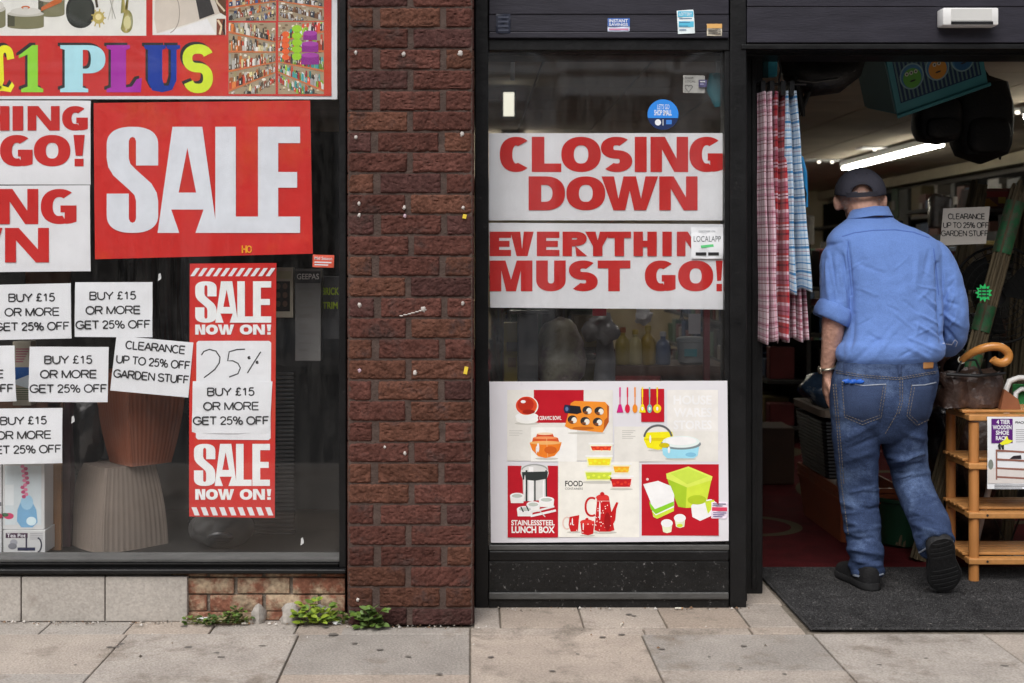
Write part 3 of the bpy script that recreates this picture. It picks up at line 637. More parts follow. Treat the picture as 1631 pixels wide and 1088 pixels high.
s.line([(338, -20), (346, 4), (358, 18)], 3, ink(210, 196, 170), 4.6); s.rect(345, 30, 359, 56, ink(120, 66, 46), 4.2); s.line([(347, 32), (353, 42), (350, 55)], 3.5, ink(225, 205, 170), 5); s.line([(357, 32), (355, 44), (358, 55)], 3, ink(40, 30, 30), 5)
rnd = random.Random(21)
def shop_picture(x0, y0, x1, y1, pal, lean):
    s.rect(x0, y0, x1, y1, ink(158, 142, 116), 2); vc = y0+(y1-y0)*.42; w0 = x1-x0
    def yy(x, v):
        t = (x-x0)/w0; t = t if lean > 0 else 1-t; return min(y1-.5, max(y0+.5, vc+(v-vc)*(1.12-.55*t)))
    for k in range(60): x, v = rnd.uniform(x0+2, x1-3), rnd.uniform(y0+2, y1-3); s.ell(x, v, min(x-x0, x1-x, rnd.uniform(1, 4)), rnd.uniform(.8, 2.2), ink(*rnd.choice(((120, 100, 76), (206, 196, 170), (90, 76, 62), (226, 220, 206)))), 2.2+.004*k, 7)
    n = 5; rows = [y0-8+(y1-y0+26)*(r+1)/n for r in range(n)]; h = (y1-y0)/n
    for r, v in enumerate(rows):
        for lay in (0, 1):
            x = x0+.6
            while x < x1-2.2:
                t = (x-x0)/w0; t = t if lean > 0 else 1-t; k = 1.1-.55*t; w = min(rnd.uniform(2.6, 7)*k, x1-x-.5); hh = rnd.uniform(.55, 1.05)*h*(1 if lay == 0 else .6); c = rnd.choice(pal); f = rnd.uniform(.7, 1.1); c = tuple(int(min(250, q*f/12)*12) for q in c)
                a, b, a2, b2 = yy(x, v-3-hh), yy(x, v-3), yy(x+w, v-3-hh), yy(x+w, v-3)
                if b-a > 1.2:
                    e = rnd.uniform(0, .3)*w
                    s.poly([[(x+e, a), (x+w-e, a2), (x+w, a2+(b2-a2)*.35), (x+w, b2), (x, b), (x, a+(b-a)*.35)]], ink(*c), 3+lay*.6)
                    if rnd.random() < .5: s.rect(x+w*.2, a+(b-a)*.3, x+w*.45, a+(b-a)*.7, ink(236, 232, 220), 3.3+lay*.6)
                    if rnd.random() < .5: s.rect(x+w*.75, a+(b-a)*.3, x+w, b-.3, ink(60, 50, 44), 3.25+lay*.6)
                x += w*rnd.uniform(.75, 1.2)
        pa = [(x0, yy(x0, v-3)), (x1, yy(x1, v-3)), (x1, yy(x1, v)), (x0, yy(x0, v))]
        if pa[2][1]-pa[1][1] > .6 and pa[3][1]-pa[0][1] > .6: s.poly([pa], ink(196, 112, 66), 4.6)
warm = [(196, 70, 40), (226, 222, 214), (120, 96, 70), (60, 54, 50), (220, 206, 150), (150, 150, 140), (206, 120, 60)]
shop_picture(364, -40, 440, 33.5, warm+[(70, 90, 140)], 3); shop_picture(443.5, -40, 516, 33.5, [(70, 76, 90), (160, 150, 130), (205, 206, 210), (120, 80, 50)], -3)
shop_picture(364, 36, 439, 150, warm, 4)
shop_picture(443, 35, 516, 150, [(206, 80, 50), (150, 196, 56), (70, 160, 160), (226, 224, 220), (190, 50, 60), (60, 56, 54)], -4)
for k, (a, b, c) in enumerate(((482, 53, 11), (480, 70, 13), (478, 88, 14))): s.rect(494-c, b, 494+c, b+11+k*2, ink(134, 34, 134), 5, False); s.ell(494, b, c, 4, ink(160, 62, 160), 5.5)
for k in range(5): s.ell(473, 46+k*11, 8, 6, ink(150, 200, 40), 5, 14); s.ell(455, 55+k*9, 6, 5, ink(224, 98, 46), 5, 14)
for w_, a, b, c in (('£', -15, 23, (250, 226, 40)), ('1', 30, 69, (140, 206, 56)), ('p', 96, 168, (168, 216, 236)), ('l', 170, 226, (160, 44, 160)), ('u', 230, 287, (20, 56, 150)), ('s', 292, 339, (206, 226, 54))):
    for dx, m, L in ((-4, bk, 2), (0, ink(*c), 3.2)):
        for o, hs in glyph(w_, .3, .2):
            for cc in [1]: s.poly([[(a+dx+x*(b-a), 72+dx+z*75) for x, z in q] for q in [o]+hs], m, L, True)
s.done('sale_banner', 'wide red banner of kitchenware pictures with coloured £1 PLUS lettering', 'banner', G_S)

# -- everything must go / closing down, cut by the frame edge
def hx(x): return 135+(x-1149)*1.105
EV = [(779, 814), (813, 850), (855, 891), (896, 936), (932, 972), (968, 1005), (1009, 1046), (1055, 1070), (1080, 1112), (1116, 1150)]
s = Sheet((-278, 160, 144, 294), YL, M_paper2)
ev = [(-262, -222), (-224, -184), (-179, -138), (-134, -90), (-94, -50), (-56, -27), (-25, 15), (20, 37), (44, 95), (99, 140)]
s.glyphs('EVERYTHING', ev, 169, 208, M_red, 15, 10.5)
s.glyphs('MUSTGO!', [(-270, -194), (-188, -136), (-130, -80), (-80, -22), (0, 52), (54, 112), (117, 135)], 215, 265, M_red, 19, 12.5)
s.done('closing_banner', 'white banner ending in HING and GO! in red, beside the big red SALE poster', 'banner', G_S)
s = Sheet([(-276, 297), (143, 295), (144, 432), (-276, 436)], YL, M_paper2)
s.glyphs('CLOSING', [(-250, -197), (-193, -144), (-142, -76), (-74, -18), (-12, 6), (-2, 61), (65, 122)], 301, 357, M_red, 19, 13)
s.glyphs('DOWN', [(-210, -150), (-146, -80), (-84, 4), (8, 78)], 363, 418, M_red, 19, 13)
s.done('closing_banner', 'white banner ending in NG and WN in red, under the banner that ends in GO!', 'banner', G_S)
# -- big sale
s = Sheet([(149, 164), (494, 160), (498, 404), (151, 413)], YL, M_redp)
s.glyphs('SALE', [(170, 252), (251, 346), (343, 411), (411, 478)], 202, 371, ink(208, 213, 220), 33, 26, e=4)
s.line([(386, 391), (386, 403)], 2.2, ink(250, 160, 40), 2, True); s.line([(386, 397), (392, 397)], 2.2, ink(250, 160, 40), 2, True); s.line([(392, 391), (392, 403)], 2.2, ink(250, 160, 40), 2.4, True); s.line(sup(397, 397, 3.4, 5, 0, 350, 12), 1.8, ink(250, 160, 40), 2.8, True)
s.done('sale_poster', 'large square red poster reading SALE in tall white letters', 'poster', G_S)
# -- small red label
s = Sheet((498, 406, 532, 426), YL, ink(214, 92, 70), rot=2)
s.text('Mid Season', 501, 409, 529, 414, M_paper, .01, 2)
for k in range(2): s.rect(501, 417+k*4, 528-k*5, 419+k*4, M_paper, 1)
s.done('window_sticker', 'small orange red sticker at the lower corner of the SALE poster', 'sticker')
# -- tall sale now on poster
s = Sheet([(302, 420), (440, 419), (437.5, 825), (301, 823)], YL+.001, M_redp)
def stripes(y0, y1, d, n=11):
    w = 132/n
    for k in range(n):
        x = 304+k*w; s.poly([[(x+max(0, d)+1, y0), (x+max(0, d)+w*.55+1, y0), (x+w*.55+max(0, -d)-1, y1), (x+max(0, -d)-1, y1)]], wh, 1)
stripes(427, 440, 7); stripes(808, 821, -7, 9)
wl = ink(222, 226, 232)
s.glyphs('SALE', [(311, 345), (343, 379), (378, 403), (403, 432)], 448, 514, wl, 12.5, 10, e=4)
s.glyphs('SALE', [(309, 343), (342, 377), (376, 401), (402, 430)], 707, 774, wl, 12.5, 10, e=4)
for y0, y1 in ((517, 533), (779, 796)):
    s.glyphs('NOWON!', [(311, 327), (328, 347), (347, 373), (382, 402), (403, 422), (425, 432)], y0, y1, wl, 6, 4.4)
s.poly([sup(0, 0, 1, 1, 0, 1, 1)[:0]+[(313, 546), (316, 543), (429, 543), (432, 546), (431, 698), (428, 701), (315, 700), (312, 697)]], M_paper, 1)
def zz(p): return [(x/2.8625, y/2.8625+370) for x, y in p]
for st in (((918, 560), (930, 543), (955, 534), (985, 542), (1003, 570), (1000, 595), (980, 625), (955, 645), (930, 663)), ((1117, 533), (1080, 535), (1045, 545), (1038, 586), (1062, 586), (1085, 598), (1096, 618), (1085, 645), (1045, 660)), ((1189, 545), (1160, 590), (1128, 642))):
    s.line(zz(st), 2.0, bk, 2, True)
for x, y in zz(((1136, 572), (1173, 593))): s.line(sup(x, y, 1.4, 1.4, 0, 330, 8), 2.6, bk, 2, True)
s.done('sale_poster', 'tall narrow red SALE NOW ON! poster with handwritten 25% on its white middle', 'poster', G_S)
# -- A4 sheets
GS = 'printed paper sheets taped inside the window'
def buy(quad, lines, name, label, rot=0, y=YL-.0005, cut=0):
    s = Sheet(quad, y, M_paper, rot=rot)
    for t, x0, y0, x1, y1 in lines: s.thin(t, x0, y0, x1, y1, 2.15, M_ink)
    return s.done(name, label, 'sheet', GS)
B3 = ('BUY £15', 'OR MORE', 'GET 25% OFF')
def b3(x0, x1, y, dx=0, h=14): # left and right of the last line
    c = (x0+x1)/2; w = x1-x0
    return [(B3[0], c-w*.315, y, c+w*.31, y+h), (B3[1], c-w*.365, y+23, c+w*.37, y+23+h), (B3[2], x0, y+46, x1, y+46+h)]
buy([(-14, 453), (113, 452), (113, 540), (-14, 541)], b3(-9, 111, 467), 'paper_sheet', 'BUY £15 sheet touching the right-hand one of the upper pair, under the WN banner', -.8)
buy([(120, 449), (243, 450), (242, 538), (118, 536)], b3(120, 240, 464), 'paper_sheet', 'BUY £15 sheet above the tilted clearance sheet', -.6)
buy([(-104, 552), (23, 551), (25, 640), (-104, 641)], b3(-98, 22, 566), 'paper_sheet', 'BUY £15 sheet mostly cut off, only OFF showing, between the other sheets', -.5)
buy([(47, 552), (173, 553), (171, 641), (45, 640)], b3(47, 171, 566), 'paper_sheet', 'BUY £15 sheet in front of the dark gap beside the blue box', -.2)
buy([(-26, 650), (100, 651), (98, 739), (-26, 739)], b3(-22, 98, 663), 'paper_sheet', 'BUY £15 sheet above the vase picture box', -1)
buy([(307, 607), (434, 608), (429, 691), (305, 690)], b3(307, 429, 617), 'paper_sheet', 'BUY £15 sheet stuck over the tall SALE NOW ON! poster', -.3, YL-.0025)
q = [(181, 540), (304, 540), (304, 628), (179, 628)]
buy(q, [('CLEARANCE', 197, 546, 293, 560), ('UP TO 25% OFF', 184, 570, 303, 584), ('GARDEN STUFF', 182, 593, 303, 607)], 'paper_sheet', 'tilted CLEARANCE garden stuff sheet in front of the brown planter', 5.2, YL-.0022)

# ================================================================== middle window
YM = .274
s = Sheet((778.5, 212, 1151, 351), YM, M_paper2)
s.glyphs('CLOSING', [(796, 846), (847, 894), (894, 957), (957, 1007), (1011, 1030), (1036, 1096), (1098, 1151)], 218, 274, M_red, 20, 13.5)
s.glyphs('DOWN', [(842, 900), (902, 964), (958, 1048), (1050, 1111)], 281, 335, M_red, 20, 13.5)
s.done('closing_banner', 'white banner reading CLOSING DOWN in the narrow window', 'banner', G_S)
s = Sheet([(778.5, 355), (1152, 357), (1152, 493), (781, 490)], YM, M_paper2)
s.glyphs('EVERYTHIN', [(780, 814), (813, 850), (855, 891), (896, 936), (932, 972), (968, 1005), (1009, 1046), (1055, 1070), (1078, 1125)], 369, 408, M_red, 15, 10)
s.glyphs('MUSTGO!', [(780, 848), (854, 901), (906, 952), (952, 1004), (1027, 1076), (1080, 1136), (1140, 1151)], 415, 464, M_red, 18.5, 12.5)
s.done('closing_banner', 'white banner reading EVERYTHING MUST GO! in the narrow window', 'banner', G_S)
s = Sheet((1101, 362, 1152, 412), .2635, M_paper)
s.text('DISCOVER ON', 1113, 367, 1139, 370, ink(120, 125, 130), 0, 2); s.text('LOCALAPP', 1105, 376, 1148, 385, ink(70, 76, 80), -.008, 2)
s.poly([[(1116, 391), (1136, 389), (1137, 393), (1117, 395)]], ink(90, 190, 120)); s.rect(1108, 402, 1125, 407, bk); s.rect(1128, 402, 1145, 407, bk)
s.done('window_sticker', 'white square app sticker over the end of the EVERYTHING banner', 'sticker')
s = Sheet((1031, 158, 1081, 206), .2635, ink(46, 128, 214))
# round sticker: replace the square paper by a disc
s.paper = MB(ink(28, 44, 84)); n = 36; ring = sup(1056, 182.5, 25, 24.5, 0, 350, 35, 2)
vs = [s.P(x, y, 0) for x, y in ring]+[s.P(x, y, -.001) for x, y in ring]; n = len(ring)
s.paper.add(vs, [tuple(range(n)), tuple(range(2*n-1, n-1, -1))]+[(i, (i+1) % n, (i+1) % n+n, i+n) for i in range(n)])
s.poly([sup(1056, 182.5, 24.6, 24.1, 180, 373, 24, 2)[:-1]+[(1080, 188), (1032, 188)]], ink(46, 128, 214), 1)
s.text("LET'S GO", 1047, 166, 1066, 174, M_paper, 0, 2); s.text('SHOP SMALL', 1042, 175, 1070, 184, M_paper, .02, 2)
s.ell(1048, 195, 5, 5, M_paper, 1, 14); s.rect(1061, 191, 1070, 198, ink(60, 120, 200), 1); s.line([(1056, 190), (1056, 200)], 1, M_paper, 1)
s.done('window_sticker', "round blue LET'S GO SHOP SMALL sticker on the narrow window glass", 'sticker')
# -- housewares poster, outside the glass
def hz(x, y): return (780+x/4.03, 600+y/4.03)
s = Sheet([(779.5, 608), (1158.5, 606.5), (1161, 862), (782, 865)], .2335, mat('glossy_poster_paper', (.76, .75, .79), .3, .03, 4, .15, 4, spec=.5), tf=hz)
pg = ink(214, 212, 206); rr = ink(176, 16, 34); w2 = ink(228, 226, 222)
s.rect(112, 85, 790, 540, pg); s.rect(800, 320, 1466, 545, pg); s.rect(1140, 85, 1466, 350, ink(220, 218, 214), 1.3); s.rect(440, 545, 960, 1030, ink(224, 222, 214)); s.rect(265, 325, 560, 545, w2, 1.5)
s.rect(283, 85, 603, 296, rr, 2); s.rect(972, 78, 1120, 290, rr, 2); s.rect(115, 572, 438, 1032, rr, 2); s.rect(975, 562, 1470, 1020, rr, 2)
bowl = ink(206, 66, 34)
s.ell(240, 275, 72, 26, w2, 3); s.ell(238, 255, 74, 26, ink(238, 236, 232), 3.4); s.ell(238, 188, 74, 64, w2, 4); s.ell(236, 186, 69, 59, bowl, 4.5); s.ell(230, 178, 52, 44, ink(176, 40, 22), 5); s.line(sup(240, 186, 62, 52, -50, 60, 14, 2), 4, ink(232, 130, 60), 5.4)
s.text('CERAMIC BOWL', 318, 252, 460, 278, w2, .02, 3)
og = ink(222, 134, 40)
s.poly([[(545, 155), (740, 162), (766, 190), (764, 290), (724, 358), (520, 338), (482, 318), (500, 250), (520, 170)]], og, 3); s.poly([[(752, 176), (766, 190), (764, 290), (730, 350), (735, 280), (755, 260)]], ink(170, 82, 24), 3.5)
for cx, cy in ((625, 215), (702, 220), (530, 275), (612, 285), (692, 290)): s.ell(cx, cy, 30, 27, bk, 4); s.ell(cx+12, cy+4, 17, 19, ink(220, 216, 206), 4.5); s.ell(cx-8, cy+14, 14, 8, ink(120, 66, 30), 4.7)
s.poly([[(480, 180), (580, 190), (590, 230), (560, 240), (480, 232)]], ink(24, 26, 34), 5); s.ell(495, 207, 21, 27, ink(30, 40, 70), 5.4); s.ell(495, 207, 10, 14, ink(90, 110, 150), 5.8)
for k, (x, c) in enumerate(((836, (196, 30, 120)), (884, (200, 24, 60)), (932, (224, 134, 36)), (980, (236, 206, 20)), (1026, (110, 170, 170)), (1075, (238, 190, 20)))):
    m = ink(*c); s.line([(x, 68), (x, 130)], 9, m, 3); s.line([(x, 125), (x, 190)], 6, m, 3.4)
    if k in (0, 3): s.poly([[(x-8, 178), (x+8, 178), (x+22, 230), (x-22, 230)]], m, 3.8)
    else: s.ell(x, 205, 16 if k < 5 else 26, 28, m, 3.8)
    if k > 2: s.ell(x, 205, 7, 12, ink(238, 236, 220), 4.2)
for k, t in enumerate(('HOUSE', 'WARES', 'STORES')): s.text(t, 1180, 120+k*80, 1425, 180+k*80, ink(234, 233, 231), .03, 3)
s.poly([[(256, 425), (462, 420), (448, 470), (415, 508), (360, 522), (310, 510), (272, 470)]], ink(222, 120, 34), 3); s.poly([[(270, 425), (446, 420), (438, 392), (278, 394)]], ink(206, 82, 34), 3.3); s.ell(358, 424, 102, 12, ink(236, 168, 100), 3.6)
s.poly([[(296, 392), (414, 390), (404, 366), (304, 366)]], ink(196, 68, 30), 3.6); s.ell(354, 366, 52, 8, ink(240, 200, 170), 4); s.ell(356, 392, 78, 9, ink(226, 140, 90), 4); s.line([(365, 395), (372, 515)], 3, ink(236, 180, 120), 4.4)
s.line(sup(1080, 395, 88, 82, 186, 352, 20, 2), 13, ink(88, 90, 92), 3.2); s.poly([[(1000, 358), (1170, 352), (1182, 400), (1150, 455), (1080, 470), (1012, 455), (988, 405)]], ink(232, 216, 22), 3); s.ell(1085, 402, 94, 10, ink(206, 186, 16), 3.6)
s.poly([[(1105, 440), (1345, 440), (1335, 505), (1310, 524), (1140, 524), (1112, 500)]], ink(150, 208, 230), 4); s.ell(1226, 432, 130, 36, ink(120, 132, 136), 4.4); s.ell(1228, 418, 120, 38, ink(214, 224, 222), 4.8); s.ell(1228, 412, 100, 27, ink(230, 236, 232), 5.2)
# food containers
for (x0, y0, x1, y1, c, c2) in ((640, 430, 790, 480, (204, 50, 28), (236, 226, 200)), (620, 510, 785, 575, (238, 206, 40), (240, 232, 170)), (606, 598, 790, 668, (190, 206, 60), (232, 236, 190)), (785, 560, 905, 622, (232, 160, 40), (238, 226, 190)), (770, 640, 918, 715, (186, 26, 30), (238, 214, 206))):
    s.poly([[(x0, y0), (x1, y0), (x1-10, y1), (x0+10, y1)]], ink(*c2), 3); s.poly([[(x0+8, y0+16), (x1-8, y0+16), (x1-18, y1-8), (x0+18, y1-8)]], ink(*c), 3.4); s.rect(x0-6, y0-6, x1+6, y0+6, ink(238, 236, 226), 3.8)
    for k in range(5): s.ell(x0+28+k*(x1-x0-50)/4, (y0+y1)/2+6+(-1)**k*5, 10, 8, ink(min(255, c[0]+26), min(255, c[1]+30), c[2]+10), 4.2, 10)
s.text('FOOD', 484, 668, 598, 704, bk, .02, 2); s.text('CONTAINERS', 484, 712, 598, 726, ink(70, 70, 70), 0, 2)
# lunch box
st = ink(206, 206, 204); dk = ink(44, 50, 50)
s.poly([[(205, 570), (370, 566), (378, 620), (366, 660), (366, 790), (215, 800), (212, 660), (198, 620)]], st, 3); s.poly([[(206, 612), (374, 608), (368, 655), (290, 668), (212, 660)]], dk, 3.5); s.rect(250, 580, 280, 800, ink(236, 236, 234), 3.3); s.line([(236, 600), (236, 800)], 12, dk, 4); s.line([(290, 650), (290, 796)], 10, dk, 4); s.line([(362, 600), (364, 770)], 10, dk, 4); s.line(sup(288, 600, 82, 36, 185, 355, 16, 2), 8, ink(150, 152, 150), 4.4)
for cx, cy, rx in ((176, 765, 46), (280, 820, 44), (226, 850, 52), (364, 790, 50)):
    s.poly([[(cx-rx, cy), (cx+rx, cy), (cx+rx-6, cy+46), (cx-rx+6, cy+46)]], ink(226, 226, 222), 4.6); s.ell(cx, cy, rx, 20, ink(240, 240, 238), 5); s.ell(cx, cy, rx*.72, 12, ink(178, 186, 178), 5.3)
s.line([(200, 835), (216, 868)], 8, dk, 5.6); s.line([(236, 830), (250, 862)], 8, dk, 5.6); s.line([(262, 895), (425, 858)], 14, ink(236, 234, 232), 6); s.line([(262, 870), (415, 832)], 12, ink(220, 218, 216), 6.3); s.line([(320, 860), (356, 900)], 6, st, 6.6)
s.text('STAINLESSSTEEL', 138, 920, 417, 955, w2, .03, 3); s.text('LUNCH BOX', 140, 960, 417, 1004, w2, .04, 3)
# spotted tea set
tr = ink(186, 22, 26)
s.line(sup(655, 835, 40, 58, 60, 300, 18, 2.2), 13, tr, 3); s.poly([[(690, 772), (765, 772), (800, 985), (770, 994), (700, 994), (672, 985)]], tr, 3.4); s.poly([[(775, 880), (800, 830), (812, 805), (826, 808), (812, 850), (806, 920), (785, 960)]], tr, 3.7); s.ell(724, 775, 42, 20, ink(206, 50, 46), 4); s.ell(722, 752, 14, 12, tr, 4.3); s.line([(680, 798), (768, 798)], 3, ink(230, 190, 180), 4.4)
s.line(sup(496, 940, 26, 38, 40, 300, 14, 2), 9, ink(216, 190, 180), 3); s.poly([[(512, 900), (575, 888), (566, 992), (520, 994), (506, 950)]], tr, 3.4)
s.poly([[(582, 938), (672, 938), (664, 1008), (630, 1018), (590, 1008)]], tr, 3.8); s.ell(626, 934, 46, 18, ink(206, 50, 46), 4.2); s.ell(624, 914, 10, 8, tr, 4.5)
for k in range(70):
    x, y = rnd.uniform(508, 800), rnd.uniform(800, 1005)
    if (690-(y-800)*.08 < x < 770+(y-800)*.1) or (y > 905 and (515 < x < 566 or 592 < x < 662)): s.ell(x, y, 3.6, 3.6, ink(236, 222, 214), 5, 8)
# green boxes
gn = ink(196, 214, 60); gd = ink(158, 190, 40)
s.poly([[(1135, 640), (1265, 700), (1260, 842), (1210, 835), (1150, 690)]], gd, 3); s.poly([[(1265, 700), (1425, 650), (1395, 790), (1300, 840), (1258, 842)]], gn, 3.3); s.poly([[(1132, 622), (1275, 576), (1430, 640), (1424, 665), (1268, 712), (1136, 655)]], ink(206, 222, 88), 3.7); s.poly([[(1160, 622), (1275, 588), (1400, 640), (1268, 690)]], ink(190, 212, 72), 4.1)
s.poly([[(985, 690), (1030, 800), (1050, 900), (1075, 912), (1182, 860), (1184, 760), (1160, 700), (1080, 668)]], ink(232, 234, 236), 4.4); s.poly([[(1022, 800), (1060, 850), (1182, 800), (1182, 828), (1066, 882), (1034, 850)]], ink(130, 196, 40), 4.8); s.poly([[(1040, 860), (1066, 890), (1182, 838), (1182, 862), (1075, 912), (1052, 900)]], gn, 5.1)
s.poly([[(1292, 830), (1320, 800), (1420, 785), (1446, 800), (1430, 890), (1350, 926), (1300, 900)]], ink(228, 230, 232), 4.4); s.poly([[(1380, 800), (1440, 790), (1440, 830), (1400, 880)]], gn, 4.8)
for cx, cy in ((1137, 958), (1220, 925)): s.poly([[(cx-36, cy-25), (cx+36, cy-28), (cx+28, cy+38), (cx, cy+46), (cx-24, cy+38)]], ink(216, 222, 190), 4.6); s.ell(cx, cy-18, 38, 26, ink(236, 238, 240), 5); 
s.ell(1220, 955, 20, 11, gn, 5.4); s.ell(1012, 658, 9, 8, ink(232, 200, 200), 3)
sh = ink(188, 186, 178); hi = ink(244, 240, 226)
for cx, cy, rx, ry in ((240, 300, 80, 9), (366, 526, 74, 8), (1225, 528, 100, 9), (1085, 472, 70, 7), (700, 678, 110, 9), (845, 722, 74, 7), (735, 1000, 80, 9), (540, 998, 45, 6), (628, 1020, 48, 6), (620, 362, 120, 8)): s.ell(cx, cy, rx, ry, sh, 2.4)
for cx, cy, rx, ry in ((310, 455, 8, 30), (300, 470, 4, 24), (1150, 470, 8, 22), (1030, 400, 6, 26), (706, 860, 5, 60), (600, 960, 4, 22), (530, 930, 4, 24), (226, 700, 5, 70), (345, 720, 6, 60), (215, 160, 16, 10), (1260, 405, 36, 7)): s.ell(cx, cy, rx, ry, hi, 6, 14)
for cx, cy, rx, ry, c in ((390, 470, 40, 24, (196, 92, 24)), (1290, 500, 34, 14, (120, 180, 208)), (755, 930, 20, 60, (150, 12, 18)), (1330, 790, 60, 30, (166, 188, 36)), (1120, 440, 34, 16, (196, 178, 14)), (250, 225, 40, 14, (150, 26, 14)), (600, 330, 70, 10, (180, 96, 24))): s.ell(cx, cy, rx, ry, ink(*c), 5.6, 18)
for k in range(5): s.rect(850, 345+k*12, 935-(k % 3)*14, 349+k*12, ink(176, 174, 168), 1.6)
for k in range(4): s.rect(125, 345+k*10, 210-(k % 2)*20, 348+k*10, ink(184, 182, 176), 1.6)
s.done('housewares_poster', 'glossy white poster of kitchenware pictures filling the bottom of the narrow window', 'poster', G_S)
s = Sheet((1133, 800, 1159, 826), .2305, ink(226, 214, 230), rot=1)
s.rect(1134, 808, 1158, 814, ink(206, 60, 90)); 
for k in range(2): s.rect(1135, 802+k*3, 1156-k*5, 803.4+k*3, ink(80, 80, 110), 1)
for k in range(3): s.rect(1136, 816+k*3, 1157-k*3, 817.4+k*3, ink(120, 110, 150), 1)
s.done('window_sticker', 'small white and pink label at the edge of the housewares poster', 'sticker')
# -- stickers on the fascia
s = Sheet((968, 29, 1003, 50), .2245, ink(196, 206, 226)); s.rect(968, 29, 1003, 42, ink(62, 98, 170)); s.text('INSTANT', 970, 30.5, 1000, 36, M_paper, .02, 2); s.text('SAVINGS', 970, 37, 1000, 41.5, M_paper, .02, 2); s.rect(970, 45.5, 1001, 48, ink(200, 130, 160)); s.done('fascia_sticker', 'blue and white sticker on the dark fascia board', 'sticker')
s = Sheet([(1078, 17), (1105, 15), (1107, 53), (1080, 54)], .2205, ink(214, 224, 230)); s.rect(1080, 18, 1104, 27, ink(84, 176, 206)); s.rect(1081, 34, 1105, 43, ink(84, 176, 206)); s.text('LOTTERY', 1082, 20, 1102, 25, M_paper, .01, 2)
for k in range(4): s.rect(1082, 29+k*6, 1102-k*3, 30.2+k*6, ink(60, 100, 140), 1.5)
s.done('fascia_sticker', 'tall white and turquoise sticker on the dark fascia board', 'sticker')
s = Sheet((1126, 38, 1150, 57), .2205, ink(196, 188, 170)); s.rect(1126, 38, 1150, 45, ink(206, 160, 96))
for k in range(3): s.rect(1128, 47+k*3, 1148, 48.6+k*3, ink(70, 66, 66))
s.done('fascia_sticker', 'small beige and orange sticker beside the tall turquoise one', 'sticker')
s = Sheet((790, 22, 813, 53), .2205, ink(34, 38, 52)); 
for k in range(4): s.rect(793, 26+k*7, 810, 29+k*7, ink(66, 70, 84))
s.done('fascia_sticker', 'faded dark sticker near the pillar end of the fascia', 'sticker')
# ================================================================== goods behind the left window
M_board = mat('dark_display_board', (.014, .013, .0125), .7, .2, 6)
mb = MB(M_board); mb.box(XW, -.48, .165, 1.1, .0, .205); mb.build('display_ledge', None, 'dark display ledge inside the wide window under the planters and boxes', 'ledge')
mb = MB(mat('dark_backing', (.012, .0115, .0115), .6, .4, 5)); mb.box(XW, -.48, 1.08, 1.1, .21, 1.9); mb.build('display_partition', None, 'dark partition closing the back of the wide window display', 'partition')
def planter(name, label, cx, cy, z0, z1, r0, r1, m, lip):
    mb = MB(m); rings = []; N = 264
    def ring(r, z, rib=1):
        out = []
        for k in range(N):
            side = k//(N//4); t = (k % (N//4))/(N//4); a0 = R(90*side-92); a1 = a0+R(90)
            p = Vector((math.cos(a0), math.sin(a0), 0)).lerp(Vector((math.cos(a1), math.sin(a1), 0)), t)
            p = p.lerp(p.normalized()*.92, .22); e = min(t, 1-t); q = 1+(.013*(abs(((t*13) % 1)-.5)*2)**2*rib if .06 < t < .94 else .013*rib)
            if e < .03: q *= .985
            out.append((cx+p.x*r*q, cy+p.y*r*q, z))
        return out
    n = 9
    for i in range(n+1):
        t = i/n; bow = .035*math.sin(math.pi*t)*abs(r1-r0)/.07; rings.append(ring(r0+(r1-r0)*t+bow*.4, z0+(z1-z0)*t))
    if lip > 0: rings += [ring(r1*1.05, z1-.004, 0), ring(r1*1.05, z1+.03, 0), ring(r1*.95, z1+.03, 0), ring(r1*.9, z1-.05, 0)]
    mb.loft(rings); mb.build(name, None, label, 'planter', 'ribbed square planters', smooth=35)
planter('planter', 'upturned grey ribbed planter standing on the window ledge under the brown one', WX(188, .42), .42, .207, .525, .205, .15, mat('grey_planter_plastic', (.22, .18, .15), .6, .1, 4, spec=.3), 0)
planter('planter', 'brown ribbed planter balanced on the upturned grey one', WX(224, .42), .42, .527, .86, .125, .185, mat('terracotta_plastic', (.27, .092, .05), .55, .1, 4, spec=.35), 1)
def printed_box(px0, py0, px1, py1, y, d, m, name, label, draw=None, group='boxed goods in the wide window'):
    b = MB(m); b.pbox(px0, py0, px1, py1, y, y+d, .002); o = b.build(name, None, label, 'box', group)
    if draw:
        s = Sheet((px0, py0, px1, py1), y-.0004, m); draw(s)
        if s.pic.f: s.pic.build('printed_picture', o)
        if s.let.f: s.let.build('lettering', o)
    return o
M_boxw = mat('white_card', (.62, .63, .63), .5, .05, 5)
def d_vase(s):
    s.rect(8, 742, 66, 836, ink(190, 200, 204)); bl = ink(110, 160, 196)
    s.poly([[(36, 792), (48, 792), (58, 812), (60, 832), (52, 840), (34, 840), (27, 830), (28, 812)]], bl, 2); s.ell(43, 800, 10, 12, ink(146, 186, 210), 2.5); s.ell(50, 830, 8, 7, ink(200, 220, 230), 2.8)
    for k in range(14): s.ell(36+(k*5 % 9), 743+k*3.7, 3.4, 3, ink(176, 70, 110) if k % 2 else ink(206, 120, 150), 2+k*.05, 9)
    s.rect(8, 772, 22, 805, ink(206, 212, 214), 1.5); s.ell(14, 822, 8, 5, ink(190, 60, 100), 2); s.ell(8, 820, 6, 3, ink(60, 96, 70), 2.2)
printed_box(4, 700, 71, 843, .2, .12, M_boxw, 'gift_box', 'white box picturing a blue vase with pink flowers behind the window sheets', d_vase)
